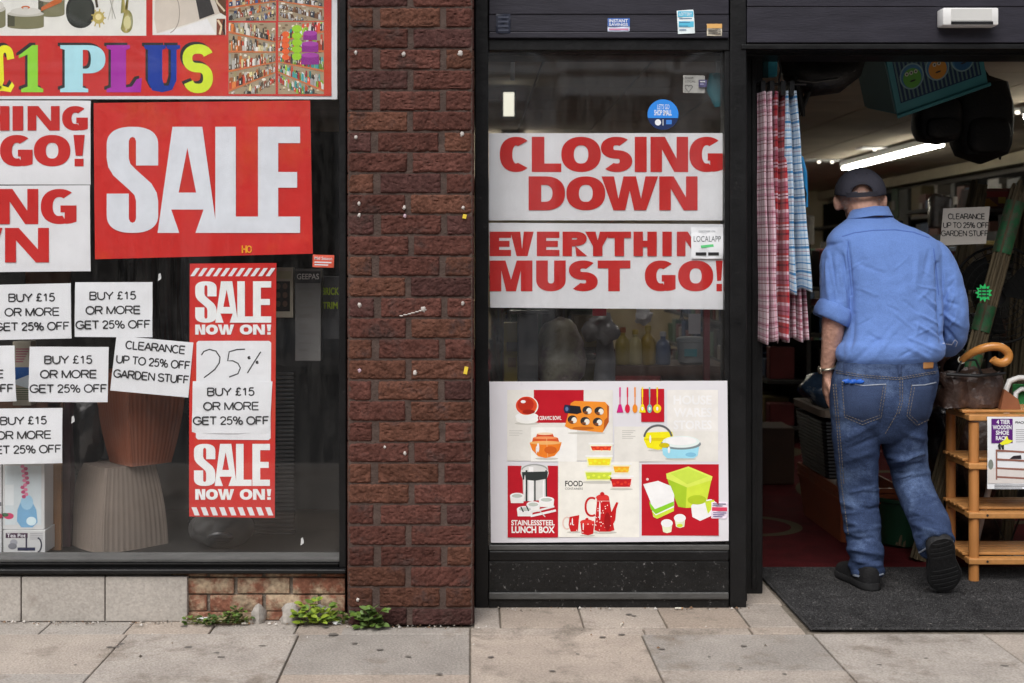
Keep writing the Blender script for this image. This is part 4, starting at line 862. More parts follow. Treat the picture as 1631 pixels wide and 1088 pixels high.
def d_tea(s):
    s.rect(9, 849, 44, 857, ink(62, 36, 62)); s.text('Tea Pot', 11, 850, 41, 856, M_paper, .01, 2)
    s.line(sup(60, 868, 6, 11, -90, 90, 12, 2), 2.4, ink(40, 44, 60), 1.5); s.rect(28, 872, 56, 877, ink(30, 38, 70), 1.5); s.line([(42, 856), (42, 874)], 2.5, ink(40, 40, 60), 2); s.ell(22, 864, 6, 5, ink(150, 152, 160), 1.5); s.ell(20, 870, 7, 5, ink(120, 122, 130), 2)
    for k in range(4): s.rect(48, 849+k*3, 68, 850+k*3, ink(150, 150, 156), 1)
printed_box(5, 844.5, 72, 881, .19, .14, M_boxw, 'gift_box', 'white Tea Pot box at the bottom of the window under the vase picture', d_tea)
printed_box(-60, 720, 2.5, 881, .195, .12, M_boxw, 'gift_box', 'pale box cut off by the edge of the picture beside the Tea Pot box', lambda s: (s.rect(-40, 800, 2, 806, ink(120, 120, 124)), s.ell(0, 822, 4, 4, ink(150, 40, 70))))
mb = MB(mat('plain_wood', (.24, .12, .05), .6, .2, 4, stretch=(14, 14, 1))); mb.pbox(75, 640, 97, 884, .3, .32, .002); mb.build('wooden_board', None, 'upright brown wooden board beside the vase picture box', 'board')
mb = MB(mat('maroon_card', (.05, .012, .02), .6, .2, 5)); mb.pbox(98, 640, 112, 886, .36, .42, .003); mb.build('card_divider', None, 'narrow maroon card divider between the wooden board and the grey planter', 'divider')
def d_blue(s):
    s.rect(23, 585, 49, 606, ink(36, 84, 150)); s.poly([[(23, 606), (49, 596), (49, 620), (23, 612)]], ink(190, 200, 206), 1.4)
    for k in range(6): s.rect(25, 555+k*4, 47-k*2, 557+k*4, ink(150, 90, 100), 1)
    for k in range(6): s.rect(23, 618+k*3.4, 48, 619.4+k*3.4, ink(70, 92, 60), 1)
printed_box(20, 544, 49, 646, .24, .06, mat('beige_card', (.42, .38, .3), .5), 'gift_box', 'slim box with a blue band seen between two BUY £15 sheets', d_blue)
mb = MB(mat('brown_card', (.12, .055, .03), .7, .2, 6)); mb.pbox(40, 425, 110, 452, .3, .33, .003); mb.pbox(-60, 640, 100, 653, .3, .33, .002); mb.build('wooden_shelf', None, 'brown wooden shelf edges seen between the paper sheets', 'shelf')
cello = glass_mat('clear_wrap', (.75, .76, .78), 2.2, .05); M_bag = mat('black_glossy_wrap', (.014, .014, .016), .22, .3, 7, .4, 18, spec=.7)
mb = MB(M_bag); rnd = random.Random(4)
for k in range(9):
    x = WX(196+k*12, .42); mb.tube([(x, .42+rnd.uniform(0, .05), .95), (x+rnd.uniform(-.01, .01), .44, 1.15), (x+rnd.uniform(-.015, .015), .43, 1.42)], [.016, .02, .018], 8)
crinkle(mb, .008, 22, 3).build('wrapped_bundle', None, 'black shrink-wrapped bundle hanging under the big SALE poster', 'bundle', smooth=True)
mb = MB(M_bag); blob(mb, (WX(128, .42), .45, WZ(690, .42)), .09, .06, .16, 3, .35); crinkle(mb, .012, 16, 1).build('black_bag', None, 'black plastic bag slumped behind the sheets left of the brown planter', 'bag', smooth=60)
mb = MB(mat('grey_fabric', (.05, .05, .05), .6, .3, 5, .5, 24)); ball(mb, (WX(352, .34), .36, .275), .13, .09, .075, 24, 14); ball(mb, (WX(335, .34), .33, .29), .07, .06, .05, 16, 10); crinkle(mb, .01, 12, 5); mb.cm = M_bag; ball(mb, (WX(352, .28), .272, .262), .05, .01, .022, 16, 8); mb.build('padded_bag', None, 'grey padded bag lying on the ledge below the tall SALE poster', 'bag', smooth=True)
mb = MB(M_bag)
for k in range(40): mb.box(WX(300, .5), WX(468, .5), .5, .56, .22+k*.0165, .22+k*.0165+.010, .003)
mb.build('ribbed_tray_stack', None, 'stack of black ribbed trays behind the tall SALE poster', 'trays', smooth=40)
def d_gee(s):
    s.rect(470, 432, 511, 451, ink(46, 46, 48)); s.text('GEEPAS', 473, 436, 508, 445, ink(186, 184, 180), .01, 2)
    for k, (a, h) in enumerate(((458, 4), (466, 8), (478, 6), (488, 3), (500, 6), (515, 10), (530, 3), (545, 3), (556, 3))): s.rect(476, a, 503-(k % 3)*6, a+h, ink(90, 88, 86))
printed_box(470, 428, 511, 575, .32, .08, mat('grey_printed_card', (.13, .127, .124), .5), 'appliance_box', 'tall grey printed appliance box at the right of the wide window', d_gee)
def d_cat(s):
    s.rect(436, 432, 464, 444, ink(150, 146, 120)); s.rect(438, 448, 462, 496, ink(34, 32, 30))
    for k in range(6): s.ell(443+(k % 2)*11, 456+(k//2)*14, 4, 5, ink(92, 70, 60), 1.4, 10)
printed_box(433, 426, 467, 506, .34, .05, mat('beige_card', (.42, .38, .3), .5), 'appliance_box', 'small beige box printed with dark pictures beside the tall SALE poster', d_cat)
def d_grn(s):
    s.text('BRICK', 513, 458, 540, 470, ink(130, 150, 20), .03, 2); s.text('TRIM', 514, 481, 538, 492, ink(130, 150, 20), .03, 2)
printed_box(511.5, 440, 546, 540, .4, .06, mat('charcoal_card', (.03, .03, .033), .5), 'appliance_box', 'dark box with yellow green lettering at the edge of the wide window', d_grn)
mb = MB(M_boxw); rnd = random.Random(8)
for (x, y) in ((255, 441), (482, 862), (117, 668)):
    p = W(x, y, .106); mb.add([p+Vector((-.006, 0, .01)), p+Vector((.001, 0, .014)), p+Vector((.004, 0, -.008)), p+Vector((-.008, 0, -.016)), p+Vector((.004, .0006, .001))], [(0, 1, 4), (0, 4, 3), (4, 2, 3)])
mb.build('paper_scrap', None, 'small torn white paper scraps stuck to the inside of the wide window', 'scraps')

# ================================================================== goods behind the middle window
mb = MB(mat('dark_metal', (.07, .07, .075), .4, .2, 6)); mb.box(WX(825, .6), WX(857, .6), .6, .68, .0, WZ(500, .6), .004); mb.box(WX(812, .6), WX(875, .6), .58, .7, WZ(500, .6), WZ(495, .6), .002); mb.build('display_post', None, 'dark square display post behind the narrow window', 'post')
def d_yel(s): s.rect(807, 545, 824, 560, ink(96, 70, 30)); s.rect(809, 570, 822, 585, ink(150, 110, 50))
printed_box(803, 514, 826, 610, .72, .08, mat('yellow_card', (.5, .36, .05), .5), 'carton', 'narrow yellow carton left of the dark post in the narrow window', d_yel, None)
M_cellobag = mat('crinkled_cream_bag', (.4, .37, .28), .3, .3, 9, .6, 22, spec=.6, col2=(.22, .15, .18), c2s=5, c2t=.5)
mb = MB(M_cellobag); blob(mb, (WX(893, .7), .72, WZ(572, .7)), .105, .08, .16, 6, .25, 24, 16); crinkle(mb, .012, 20, 7).build('cellophane_bag', None, 'big cream cellophane bag bulging right of the dark post', 'bag', smooth=60)
mb = MB(mat('clear_crinkle', (.24, .24, .25), .2, .3, 9, .6, 30, spec=.7)); blob(mb, (WX(955, .8), .8, WZ(525, .8)), .07, .04, .06, 8, .5, 18, 12); crinkle(mb, .014, 24, 2); mb.build('plastic_packet', None, 'clear plastic packet with a red tag hanging in the middle of the narrow window', 'packet', smooth=60)
mb = MB(mat('red_tag', (.4, .02, .04), .4)); mb.pbox(944, 489, 966, 503, .74, .75, .001); mb.build('price_tag', None, 'red tag above the clear plastic packet', 'tag')
mb = MB(mat('grey_cloth', (.32, .32, .34), .8, .2, 8, .3, 40)); mb.tube([W(962, 535, .85), W(965, 570, .85), W(962, 620, .85)], [.03, .045, .05], 12); crinkle(mb, .01, 20, 4).build('cleaning_cloth', None, 'pale grey cloth hanging below the clear packet', 'cloth', smooth=True)
mb = MB(mat('white_lace', (.66, .66, .68), .5, .2, 9, .5, 40)); blob(mb, (WX(1025, .8), .8, WZ(503, .8)), .035, .03, .04, 12, .5); crinkle(mb, .012, 40, 6).build('plastic_packet', None, 'small crumpled white packet hanging near the yellow bottles', 'packet', smooth=60)
M_shelf = mat('brown_shelf_board', (.13, .07, .05), .6, .2, 5)
mb = MB(M_shelf); mb.box(WX(975, 1.2), WX(1160, 1.2), 1.15, 1.55, WZ(590, 1.2)-.02, WZ(582, 1.2)); mb.box(WX(1060, 1.2), WX(1160, 1.2), 1.3, 1.35, .02, WZ(590, 1.2)-.02); mb.build('goods_shelf', None, 'brown shelf carrying bottles behind the narrow window', 'shelf')
def bottle(px, w, h, rgb, cap, label):
    x = WX(px, 1.25); z = WZ(582, 1.2); o = MB(mat('bottle_%d' % int(px), rgb, .3, .1, 8)); o.lathe((x, 1.25, z+.001), [(w*.9, 0), (w, .008), (w, h*.55), (w*.8, h*.68), (w*.35, h*.78), (w*.35, h*.86)], 18)
    b = o.build('bottle', None, label, 'bottle', 'bottles on the brown shelf', smooth=40)
    c = MB(mat('cap_%d' % int(px), cap, .4)); c.lathe((x, 1.25, z+h*.86+.0015), [(w*.42, 0), (w*.42, h*.12), (w*.3, h*.14)], 14); c.build('cap', b, smooth=40)
bottle(992, .035, .17, (.34, .26, .05), (.3, .1, .04), 'yellow bottle with an orange cap, first on the brown shelf')
bottle(1012, .034, .16, (.46, .40, .2), (.4, .3, .05), 'cream bottle between the two yellow ones on the brown shelf')
bottle(1032, .036, .18, (.32, .22, .03), (.34, .25, .04), 'taller mustard bottle with a yellow cap on the brown shelf')
bottle(1056, .035, .15, (.12, .16, .26), (.4, .42, .46), 'slate blue bottle with a pale cap on the brown shelf')
mb = MB(mat('pale_tub', (.26, .28, .29), .4, .1, 6)); mb.lathe((WX(1103, 1.25), 1.28, WZ(582, 1.2)+.001), [(.05, 0), (.062, .01), (.066, .1), (.07, .103), (.07, .118), (.05, .125)], 24); mb.cm = mat('teal_label', (.05, .25, .3), .4); mb.pbox(1090, 556, 1110, 568, 1.212, 1.216); mb.build('plastic_tub', None, 'pale tub with a teal label at the end of the brown shelf', 'tub', smooth=40)
mb = MB(mat('maroon_paint', (.2, .02, .03), .5)); mb.pbox(1121, 480, 1131, 760, 1.05, 1.08, .003); mb.build('maroon_post', None, 'thin maroon upright behind the narrow window near the entrance', 'post')
mb = MB(mat('grey_card', (.34, .33, .35), .5)); mb.pbox(1097, 500, 1116, 532, .9, .91, .001); mb.build('hanging_card', None, 'small grey card hanging above the pale tub', 'card')
mb = MB(M_blackpl); mb.tube([W(1085, 500, .3), W(1090, 478, .3), W(1103, 466, .3), W(1120, 468, .3), W(1135, 480, .3)], .003, 8)
for k in range(4): mb.tube([W(1085, 499, .3), W(1082+k*3, 512, .3)], .0015, 6)
mb.build('wire_hook', None, 'bent dark wire hook hanging below the EVERYTHING MUST GO! banner', 'hook', smooth=True)
s = Sheet((1088, 120, 1123, 148), .30, mat('notice_paper', (.5, .5, .47), .5), rot=1); s.text('SHOP', 1091, 123, 1104, 126, bk, 0, 2); s.text('LOCAL', 1091, 128, 1108, 131.5, bk, 0, 2); s.line(sup(1094, 139, 3, 3, 180, 360, 10)+sup(1100, 139, 3, 3, 180, 360, 10)+[(1097, 147), (1091.2, 140)], .9, bk, 2, True); s.done('notice', 'small paper notice with a heart in the upper corner of the narrow window', 'notice')
s = Sheet((1113, 127, 1126, 139), .292, ink(70, 66, 110)); s.rect(1115, 129, 1123, 131, M_paper); s.rect(1115, 133, 1121, 135, ink(150, 150, 190)); s.done('window_sticker', 'small violet sticker overlapping the heart notice', 'sticker')
mb = MB(mat('teal_cloth', (.035, .22, .27), .7, .2, 8, .3, 30)); mb.tube([W(1139, 118, .4), W(1138, 145, .4), W(1143, 170, .4)], [.022, .03, .012], 12, flat=.6); crinkle(mb, .006, 30, 3).build('teal_cloth', None, 'teal cloth hanging behind the heart notice', 'cloth', smooth=True)
mb = MB(M_boxw); mb.pbox(1141, 88, 1149, 122, .5, .52, .002); mb.build('white_strip', None, 'white strip at the upper corner of the narrow window', 'strip')
lp = thing('light_panel', 'bright lit panel seen through the top of the narrow window', 'light', W(810, 186, 3.2))
mb = MB(mat('lit_panel', (1, 1, 1), .5, 0, emit=(1, .97, .8), es=.75)); mb.pbox(802, 147, 819, 184, 3.2, 3.24); mb.build('lit_face', lp); mb = MB(M_blackpl); mb.pbox(799, 144, 822, 187, 3.245, 3.3); mb.build('housing', lp)
mb = MB(M_boxw); mb.pbox(813, 96, 820, 128, .6, .61, .002); mb.build('white_strip', None, 'short white strip hanging above the bright lit panel', 'strip')
# dark end of the display, in front of the shop beyond
mb = MB(M_board); mb.box(.02, 1.0, .34, 1.0, 0, .3); mb.build('display_ledge', None, 'dark display ledge inside the narrow window', 'ledge')

# ================================================================== shop interior
def tube_light(x, y0, y1, z, label):
    t = thing('strip_light', label, 'strip light', (x, (y0+y1)/2, z), 'ceiling strip lights')
    m = MB(M_plaswhite); m.box(x-.06, x+.06, y0-.03, y1+.03, z+.02, z+.075, .006); m.build('fitting', t)
    m = MB(M_tube); m.tube([(x-.03, y0, z), (x-.03, y1, z)], .018, 12); m.tube([(x+.03, y0, z), (x+.03, y1, z)], .018, 12); m.build('lamp_tube', t, smooth=True)
tube_light(4.02, 6.3, 9.0, 2.33, 'lit strip light on the ceiling just above the cap of the man')
tube_light(3.9, 2.4, 4.25, 2.33, 'lit strip light on the ceiling right of the hanging black bags')
tube_light(.35, 6.0, 12.0, 2.33, 'added unseen strip light deep in the shop behind the CLOSING DOWN banner')  # unseen tube added to brighten the shop interior
tube_light(2.2, 8.0, 13.0, 2.33, 'added unseen strip light deep in the shop behind the window mullion')  # second added tube, out of view, for more light inside
for px, py, y, lab in ((1418, 236, 6.0, 'cluster of halogen spotlights above the strip light near the cap'), (1300, 256, 8.0, 'faint halogen spotlight cluster beyond the tea towels'), (1614, 176, 4.2, 'halogen spotlight cluster beside the right hand bag')):
    z = 2.41; dist = FPX*(z-CH)/(CY-py); y = dist-DD; x = (px-CX)/FPX*dist
    t = thing('spotlight', lab, 'spotlight', (x, y, z), 'ceiling spotlights'); m = MB(M_plaswhite); m.box(x-.3, x+.3, y-.12, y+.12, z-.006, z+.006, .004); m.build('plate', t)
    m = MB(M_spot)
    for k in (-.15, .03, .17): ball(m, (x+k, y, z-.016), .019, .019, .013, 10, 6)
    m.build('lamp', t)
M_beige = mat('beige_cornice', (.36, .31, .22), .7)
mb = MB(M_beige); mb.box(5.3, 5.5, 1.5, 14.8, 2.28, 2.40, .01); mb.build('cornice', None, 'beige cornice running along the far side wall under the ceiling', 'cornice')
ws = thing('wall_shelving', 'tall dark shelving packed with goods along the far side wall', 'shelving', (5.2, 7, .01))
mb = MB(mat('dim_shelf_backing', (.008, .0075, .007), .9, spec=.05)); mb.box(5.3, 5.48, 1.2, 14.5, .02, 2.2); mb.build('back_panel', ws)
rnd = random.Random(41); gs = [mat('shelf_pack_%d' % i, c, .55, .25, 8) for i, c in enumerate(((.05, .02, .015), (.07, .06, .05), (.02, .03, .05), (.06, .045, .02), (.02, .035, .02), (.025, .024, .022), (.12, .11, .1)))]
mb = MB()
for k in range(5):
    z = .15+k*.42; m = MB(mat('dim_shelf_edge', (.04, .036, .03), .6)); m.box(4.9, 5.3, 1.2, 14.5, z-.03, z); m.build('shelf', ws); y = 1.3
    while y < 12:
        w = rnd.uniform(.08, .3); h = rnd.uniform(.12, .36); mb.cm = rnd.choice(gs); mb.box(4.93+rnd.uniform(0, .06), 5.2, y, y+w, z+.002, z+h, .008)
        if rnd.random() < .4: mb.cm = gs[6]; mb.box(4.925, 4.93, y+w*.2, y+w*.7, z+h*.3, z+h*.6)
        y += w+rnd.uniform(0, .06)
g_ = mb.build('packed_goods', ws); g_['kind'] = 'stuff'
M_rack = mat('dark_rack_metal', (.03, .028, .026), .6, .2, 5)
def gondola(x0, x1, y0, y1, h, label, seed):
    t = thing('shelf_unit', label, 'shelving', ((x0+x1)/2, (y0+y1)/2, 0), 'shelving units in the dim shop')
    m = MB(M_rack); m.box((x0+x1)/2-.015, (x0+x1)/2+.015, y0, y1, .02, h); m.build('back_panel', t)
    for k in range(4): m = MB(M_rack); m.box(x0, x1, y0, y1, .1+k*(h-.1)/4, .13+k*(h-.1)/4, .004); m.build('shelf', t)
    rn = random.Random(seed); m = MB()
    cs = [mat('dim_pack_%d' % i, c, .5, .2, 6) for i, c in enumerate(((.12, .02, .02), (.2, .18, .15), (.03, .06, .12), (.15, .11, .03), (.04, .09, .05), (.05, .045, .04)))]
    for k in range(4):
        for sx in (x0+.12, x1-.12):
            y = y0+.05
            while y < y1-.2:
                l = rn.uniform(.1, .25); m.cm = rn.choice(cs); hh = rn.uniform(.12, .27); m.box(sx-.09, sx+.09, y, y+l, .132+k*(h-.1)/4, .132+k*(h-.1)/4+hh, .006); y += l+.03
    g = m.build('packed_goods', t); g['kind'] = 'stuff'
gondola(2.15, 2.75, 4.6, 9.5, 1.45, 'shelving unit full of small goods just beyond the man', 1)
gondola(.2, .8, 2.6, 9.5, 1.5, 'shelving unit full of small goods behind the narrow window', 2)
gondola(3.6, 4.2, 3.0, 9.5, 1.55, 'shelving unit full of small goods under the strip lights', 3)
gondola(-1.6, -1.0, 2.6, 9.5, 1.5, 'shelving unit full of small goods behind the brick pillar', 4)
def d_car(s): s.rect(1290, 338, 1318, 348, ink(120, 30, 30)); s.rect(1292, 352, 1316, 368, ink(40, 36, 34)); s.rect(1293, 370, 1310, 374, ink(170, 160, 150))
m = MB(mat('mottled_carton', (.2, .17, .14), .6, .2, 5)); X = WX(1305, 4.0); m.box(X-.07, X+.07, 4.75, 4.95, 1.452, 1.72, .004); m.build('carton', None, 'brown carton on top of the shelving unit left of the man', 'carton')
m = MB(mat('foil_roll', (.4, .38, .34), .3, .2, 8, .4, 20)); m.lathe((WX(1293, 4.6), 4.7, 1.452), [(.04, 0), (.045, .01), (.045, .2), (.03, .21)], 16); m.build('foil_roll', None, 'pale roll standing left of the brown carton', 'roll', smooth=40)

# -- hanging goods in the doorway
def towel_mat(name, cols, dens, vcol):
    m = bpy.data.materials.new(name); m.use_nodes = True; n = m.node_tree; b = n.nodes['Principled BSDF']; b.inputs['Roughness'].default_value = .95; b.inputs['Specular IOR Level'].default_value = .1; b.inputs['Sheen Weight'].default_value = .2
    uv = n.nodes.new('ShaderNodeUVMap'); sp = n.nodes.new('ShaderNodeSeparateXYZ'); n.links.new(uv.outputs[0], sp.inputs[0])
    def band(out, k, cs):
        mu = n.nodes.new('ShaderNodeMath'); mu.operation = 'MULTIPLY'; mu.inputs[1].default_value = k; n.links.new(out, mu.inputs[0])
        fr = n.nodes.new('ShaderNodeMath'); fr.operation = 'FRACT'; n.links.new(mu.outputs[0], fr.inputs[0])
        cr = n.nodes.new('ShaderNodeValToRGB'); cr.color_ramp.interpolation = 'CONSTANT'; e = cr.color_ramp.elements
        while len(e) < len(cs): e.new(.5)
        for i, (p, c) in enumerate(cs): e[i].position = p; e[i].color = (*c, 1)
        n.links.new(fr.outputs[0], cr.inputs[0]); return cr.outputs[0]
    h = band(sp.outputs[1], dens, cols); v = band(sp.outputs[0], 5, vcol)
    mx = n.nodes.new('ShaderNodeMix'); mx.data_type = 'RGBA'; mx.blend_type = 'MULTIPLY'; mx.inputs[0].default_value = .8; n.links.new(h, mx.inputs[6]); n.links.new(v, mx.inputs[7])
    n.links.new(mx.outputs[2], b.inputs['Base Color'])
    nz = n.nodes.new('ShaderNodeTexWave'); nz.inputs['Scale'].default_value = 160; nz.inputs['Distortion'].default_value = 2; n.links.new(uv.outputs[0], nz.inputs['Vector'])
    bp = n.nodes.new('ShaderNodeBump'); bp.inputs['Strength'].default_value = .25; bp.inputs['Distance'].default_value = .002; n.links.new(nz.outputs[0], bp.inputs['Height']); n.links.new(bp.outputs[0], b.inputs['Normal'])
    return m
wh_ = (.66, .50, .56); lp_ = (.52, .27, .35); pk = (.42, .14, .20); mr_ = (.2, .012, .035); rdd = (.45, .05, .06); bl1 = (.05, .2, .42); bl2 = (.35, .5, .66); wb = (.52, .60, .68); nv = (.02, .04, .12)
one = (1, 1, 1)
TM = [towel_mat('pink_check_cloth', [(0, wh_), (.12, mr_), (.145, wh_), (.24, mr_), (.26, lp_), (.36, wh_), (.48, (.1, .01, .03)), (.5, wh_), (.58, lp_), (.66, mr_), (.68, lp_), (.74, wh_), (.88, mr_), (.9, wh_)], 9, [(0, one), (.2, (.75, .5, .56)), (.3, one), (.55, (.5, .25, .32)), (.6, one), (.8, (.8, .6, .65))]),
      towel_mat('red_check_cloth', [(0, pk), (.1, wh_), (.2, rdd), (.38, mr_), (.44, rdd), (.55, wh_), (.62, mr_), (.66, wh_), (.72, rdd), (.8, pk), (.9, mr_), (.94, pk)], 8, [(0, one), (.3, (.8, .5, .55)), (.5, one), (.75, (.7, .4, .45))]),
      towel_mat('rose_check_cloth', [(0, wh_), (.15, pk), (.2, wh_), (.3, mr_), (.33, wh_), (.5, pk), (.62, wh_), (.7, mr_), (.73, wh_), (.85, pk)], 11, [(0, one), (.25, (.7, .45, .52)), (.4, one), (.7, (.6, .35, .42)), (.8, one)]),
      towel_mat('blue_check_cloth', [(0, wb), (.08, bl1), (.14, wb), (.2, bl2), (.3, wb), (.4, bl1), (.44, bl2), (.5, wb), (.58, (.3, .1, .2)), (.6, wb), (.7, bl1), (.8, wb), (.86, nv), (.88, wb)], 8, [(0, one), (.25, (.7, .8, .9)), (.4, one), (.7, (.6, .74, .88)), (.8, one)])]
def towel(top, bot, y0, y1, wt, wb_, m, seed, label, folds=3, depth=.03, y=.4):
    bm = bmesh.new(); uvl = bm.loops.layers.uv.new('UVMap'); nu, nv_ = 36, 60; V = []
    for i in range(nv_+1):
        v = i/nv_; row = []
        cx = WX(top+(bot-top)*v, y); w = (wt+(wb_-wt)*v)/S(y); z = WZ(y0+(y1-y0)*v, y)
        for j in range(nu+1):
            u = j/nu; q = Vector((u*3+seed*5, v*2.2, seed))
            x = cx+(u-.5)*w+.006*noise.noise(q*1.3+Vector((0, 0, 9)))
            yy = y+depth*(.75+.5*v)*math.sin(u*math.pi*2*folds+seed+1.8*noise.noise(q*.7))+.016*noise.noise(q*2)
            row.append(bm.verts.new((x, yy, z+(.022*noise.noise(Vector((u*3, seed, 2)))+.008*math.sin(u*9+seed))*max(0, v-.8)*5)))
        V.append(row)
    for i in range(nv_):
        for j in range(nu):
            f = bm.faces.new((V[i][j], V[i][j+1], V[i+1][j+1], V[i+1][j])); f.smooth = True
            for l, (a, b) in zip(f.loops, ((i, j), (i, j+1), (i+1, j+1), (i+1, j))): l[uvl].uv = (b/nu, 1-a/nv_*1.0)
    me = bpy.data.meshes.new('tea_towel'); b0 = Vector((WX(top, y), y, WZ(y0, y)))
    for vtx in bm.verts: vtx.co -= b0
    bm.to_mesh(me); bm.free(); me.materials.append(m); o = bpy.data.objects.new('tea_towel', me); col.objects.link(o); o.location = b0
    sd = o.modifiers.new('thickness', 'SOLIDIFY'); sd.thickness = .003
    return props(o, label, 'tea towel', 'tea towels hanging in the doorway')
towel(1219, 1224, 147, 546, 20, 28, TM[0], 1, 'pale pink checked tea towel nearest the door jamb', 2, .042, .40)
towel(1240, 1241, 147, 541, 22, 27, TM[1], 2.3, 'red checked tea towel, second from the door jamb', 1.6, .04, .44)
towel(1255, 1267, 150, 541, 14, 36, TM[2], 4.1, 'rose checked tea towel reaching below the blue one', 3, .035, .50)
towel(1258, 1275, 146, 464, 18, 36, TM[3], 3.3, 'blue and white checked tea towel beside the pink ones', 1.6, .038, .42)
h = thing('hanger', 'black clip hanger holding the tea towels under the lintel', 'hanger', W(1235, 130, .43))
m = MB(M_blackpl); m.tube([W(1206, 134, .43), W(1284, 134, .43)], .006, 8); m.tube([W(1240, 134, .43), W(1244, 110, .43), W(1240, 93, .43)], .004, 8); m.build('rail', h, smooth=True)
for px in (1216, 1230, 1248, 1262):
    m = MB(M_blackpl); m.pbox(px-4, 128, px+4, 152, .395, .455, .004); m.build('clip', h)
m = MB(mat('turquoise_fabric', (.05, .36, .48), .6, .15, 8, .2, 30)); m.pbox(1205, 90, 1239, 122, .5, .54, .008); m.cm = mat('dark_teal_trim', (.01, .07, .08), .6); m.pbox(1215, 90, 1224, 124, .492, .499, .002); m.build('folded_towel', None, 'folded turquoise towel with a dark band above the tea towels', 'towel')
t = thing('toy_swim_set', 'blue and black plastic snorkel set with an orange buckle behind the blue tea towel', 'snorkel set', W(1275, 300, .5))
m = MB(mat('bright_blue_plastic', (.03, .28, .62), .35)); m.tube([W(1268, 244, .5), W(1276, 252, .5), W(1281, 275, .5), W(1283, 300, .5), W(1285, 330, .5)], [.012, .016, .018, .014, .008], 12, flat=.6); m.build('snorkel', t, smooth=True)
m = MB(M_blackpl); m.tube([W(1264, 262, .485), W(1271, 285, .485), W(1279, 310, .485), W(1280, 322, .485)], [.014, .018, .016, .01], 12, flat=.5); m.build('strap', t, smooth=True)
m = MB(mat('orange_plastic', (.6, .12, .05), .4)); m.pbox(1266, 268, 1279, 276, .462, .47, .002); m.build('buckle', t)
m = MB(mat('yellow_plastic', (.7, .55, .03), .4)); m.tube([W(1266, 239, .5), W(1270, 248, .5)], [.012, .014], 10); m.build('mouthpiece', t, smooth=True)
t = thing('hanging_bag', 'long black padded bag hanging under the lintel beside the tea towels', 'bag', W(1320, 150, .75))
m = MB(mat('black_padded_fabric', (.012, .0115, .011), .45, .3, 8, .3, 60)); m.tube([W(1240, 84, .75), W(1262, 108, .75), W(1295, 122, .75), W(1330, 120, .75), W(1358, 106, .75), W(1374, 92, .75)], [.02, .075, .105, .1, .07, .02], 20, flat=.8); crinkle(m, .008, 12, 9).build('body', t, smooth=True)
m = MB(mat('black_padded_fabric', (.012, .0115, .011))); m.tube([W(1262, 92, .7), W(1268, 130, .7), W(1276, 168, .7), W(1280, 186, .7)], [.014, .016, .016, .006], 10); m.tube([W(1288, 146, .7), W(1280, 166, .7), W(1272, 184, .7)], [.012, .012, .008], 8); m.build('strap', t, smooth=True)
m = MB(mat('grey_piping', (.06, .06, .055), .4)); m.tube([W(1270, 128, .66), W(1296, 131, .645), W(1332, 126, .65), W(1362, 112, .68)], .004, 8); m.build('piping', t, smooth=True)
# teal crate with round faces
t = thing('storage_crate', 'teal plastic storage crate printed with three round faces hung tilted from the lintel', 'crate', W(1490, 140, 1.0))
c = W(1494, 116, 1.0); M4 = Matrix.Translation(c) @ Matrix.Rotation(R(-17.5), 4, 'Y') @ Matrix.Rotation(R(16), 4, 'X') @ Matrix.Rotation(R(7), 4, 'Z')
M_teal = mat('teal_plastic', (.05, .22, .25), .4, .1, 5); M_tealp = mat('pale_teal_plastic', (.09, .17, .17), .45, .1, 5)
m = MB(M_teal, M4); m.box(-.225, .225, 0, .012, -.125, .16, .004); m.box(-.215, .215, .288, .3, -.125, .16, .004); m.box(-.215, .215, .0125, .2875, -.125, -.115, .002); m.cm = M_tealp; m.box(-.228, -.2155, .013, .287, -.114, .16, .003); m.box(.2155, .228, .013, .287, -.114, .16, .003); m.build('body', t)
m = MB(M_teal, M4); m.box(-.232, .232, -.012, -.0005, -.135, -.118, .004); m.build('rim', t)
m = MB(mat('navy_print', (.008, .03, .08), .5), M4); m.box(-.2, .2, -.0012, -.0003, -.075, .13); m.cm = M_tealp
for k in range(20): m.box(-.195+k*.02, -.187+k*.02, -.0018, -.0013, -.07, .125)
m.build('slatted_print', t)
for k, (x, rgb, eye) in enumerate(((-.125, (.1, .33, .05), 3), (.0, (.5, .22, .03), 2), (.125, (.02, .1, .22), 2))):
    m = MB(mat('pale_ring', (.2, .33, .36), .5), M4); dz = .025
    def disc(cx, cz, r, y, rz=None): m.add([(cx+r*math.cos(a*.2618), y, cz+(rz or r)*math.sin(a*.2618)) for a in range(24)], [tuple(range(24))])
    disc(x, dz, .058, -.0025); m.cm = mat('disc_blue', (.05, .16, .3), .5); disc(x, dz, .052, -.003); m.cm = mat('face_%d' % k, rgb, .5); disc(x, dz-.008, .044, -.0035)
    m.cm = mat('eye_white', (.5, .52, .45), .5)
    for e in range(eye): disc(x+(e-(eye-1)/2)*.022, dz+.016, .009, -.004)
    m.cm = M_ink
    for e in range(eye): disc(x+(e-(eye-1)/2)*.022, dz+.016, .0042, -.0045)
    disc(x, dz-.02, .014, -.004, .004); m.build('round_face', t)
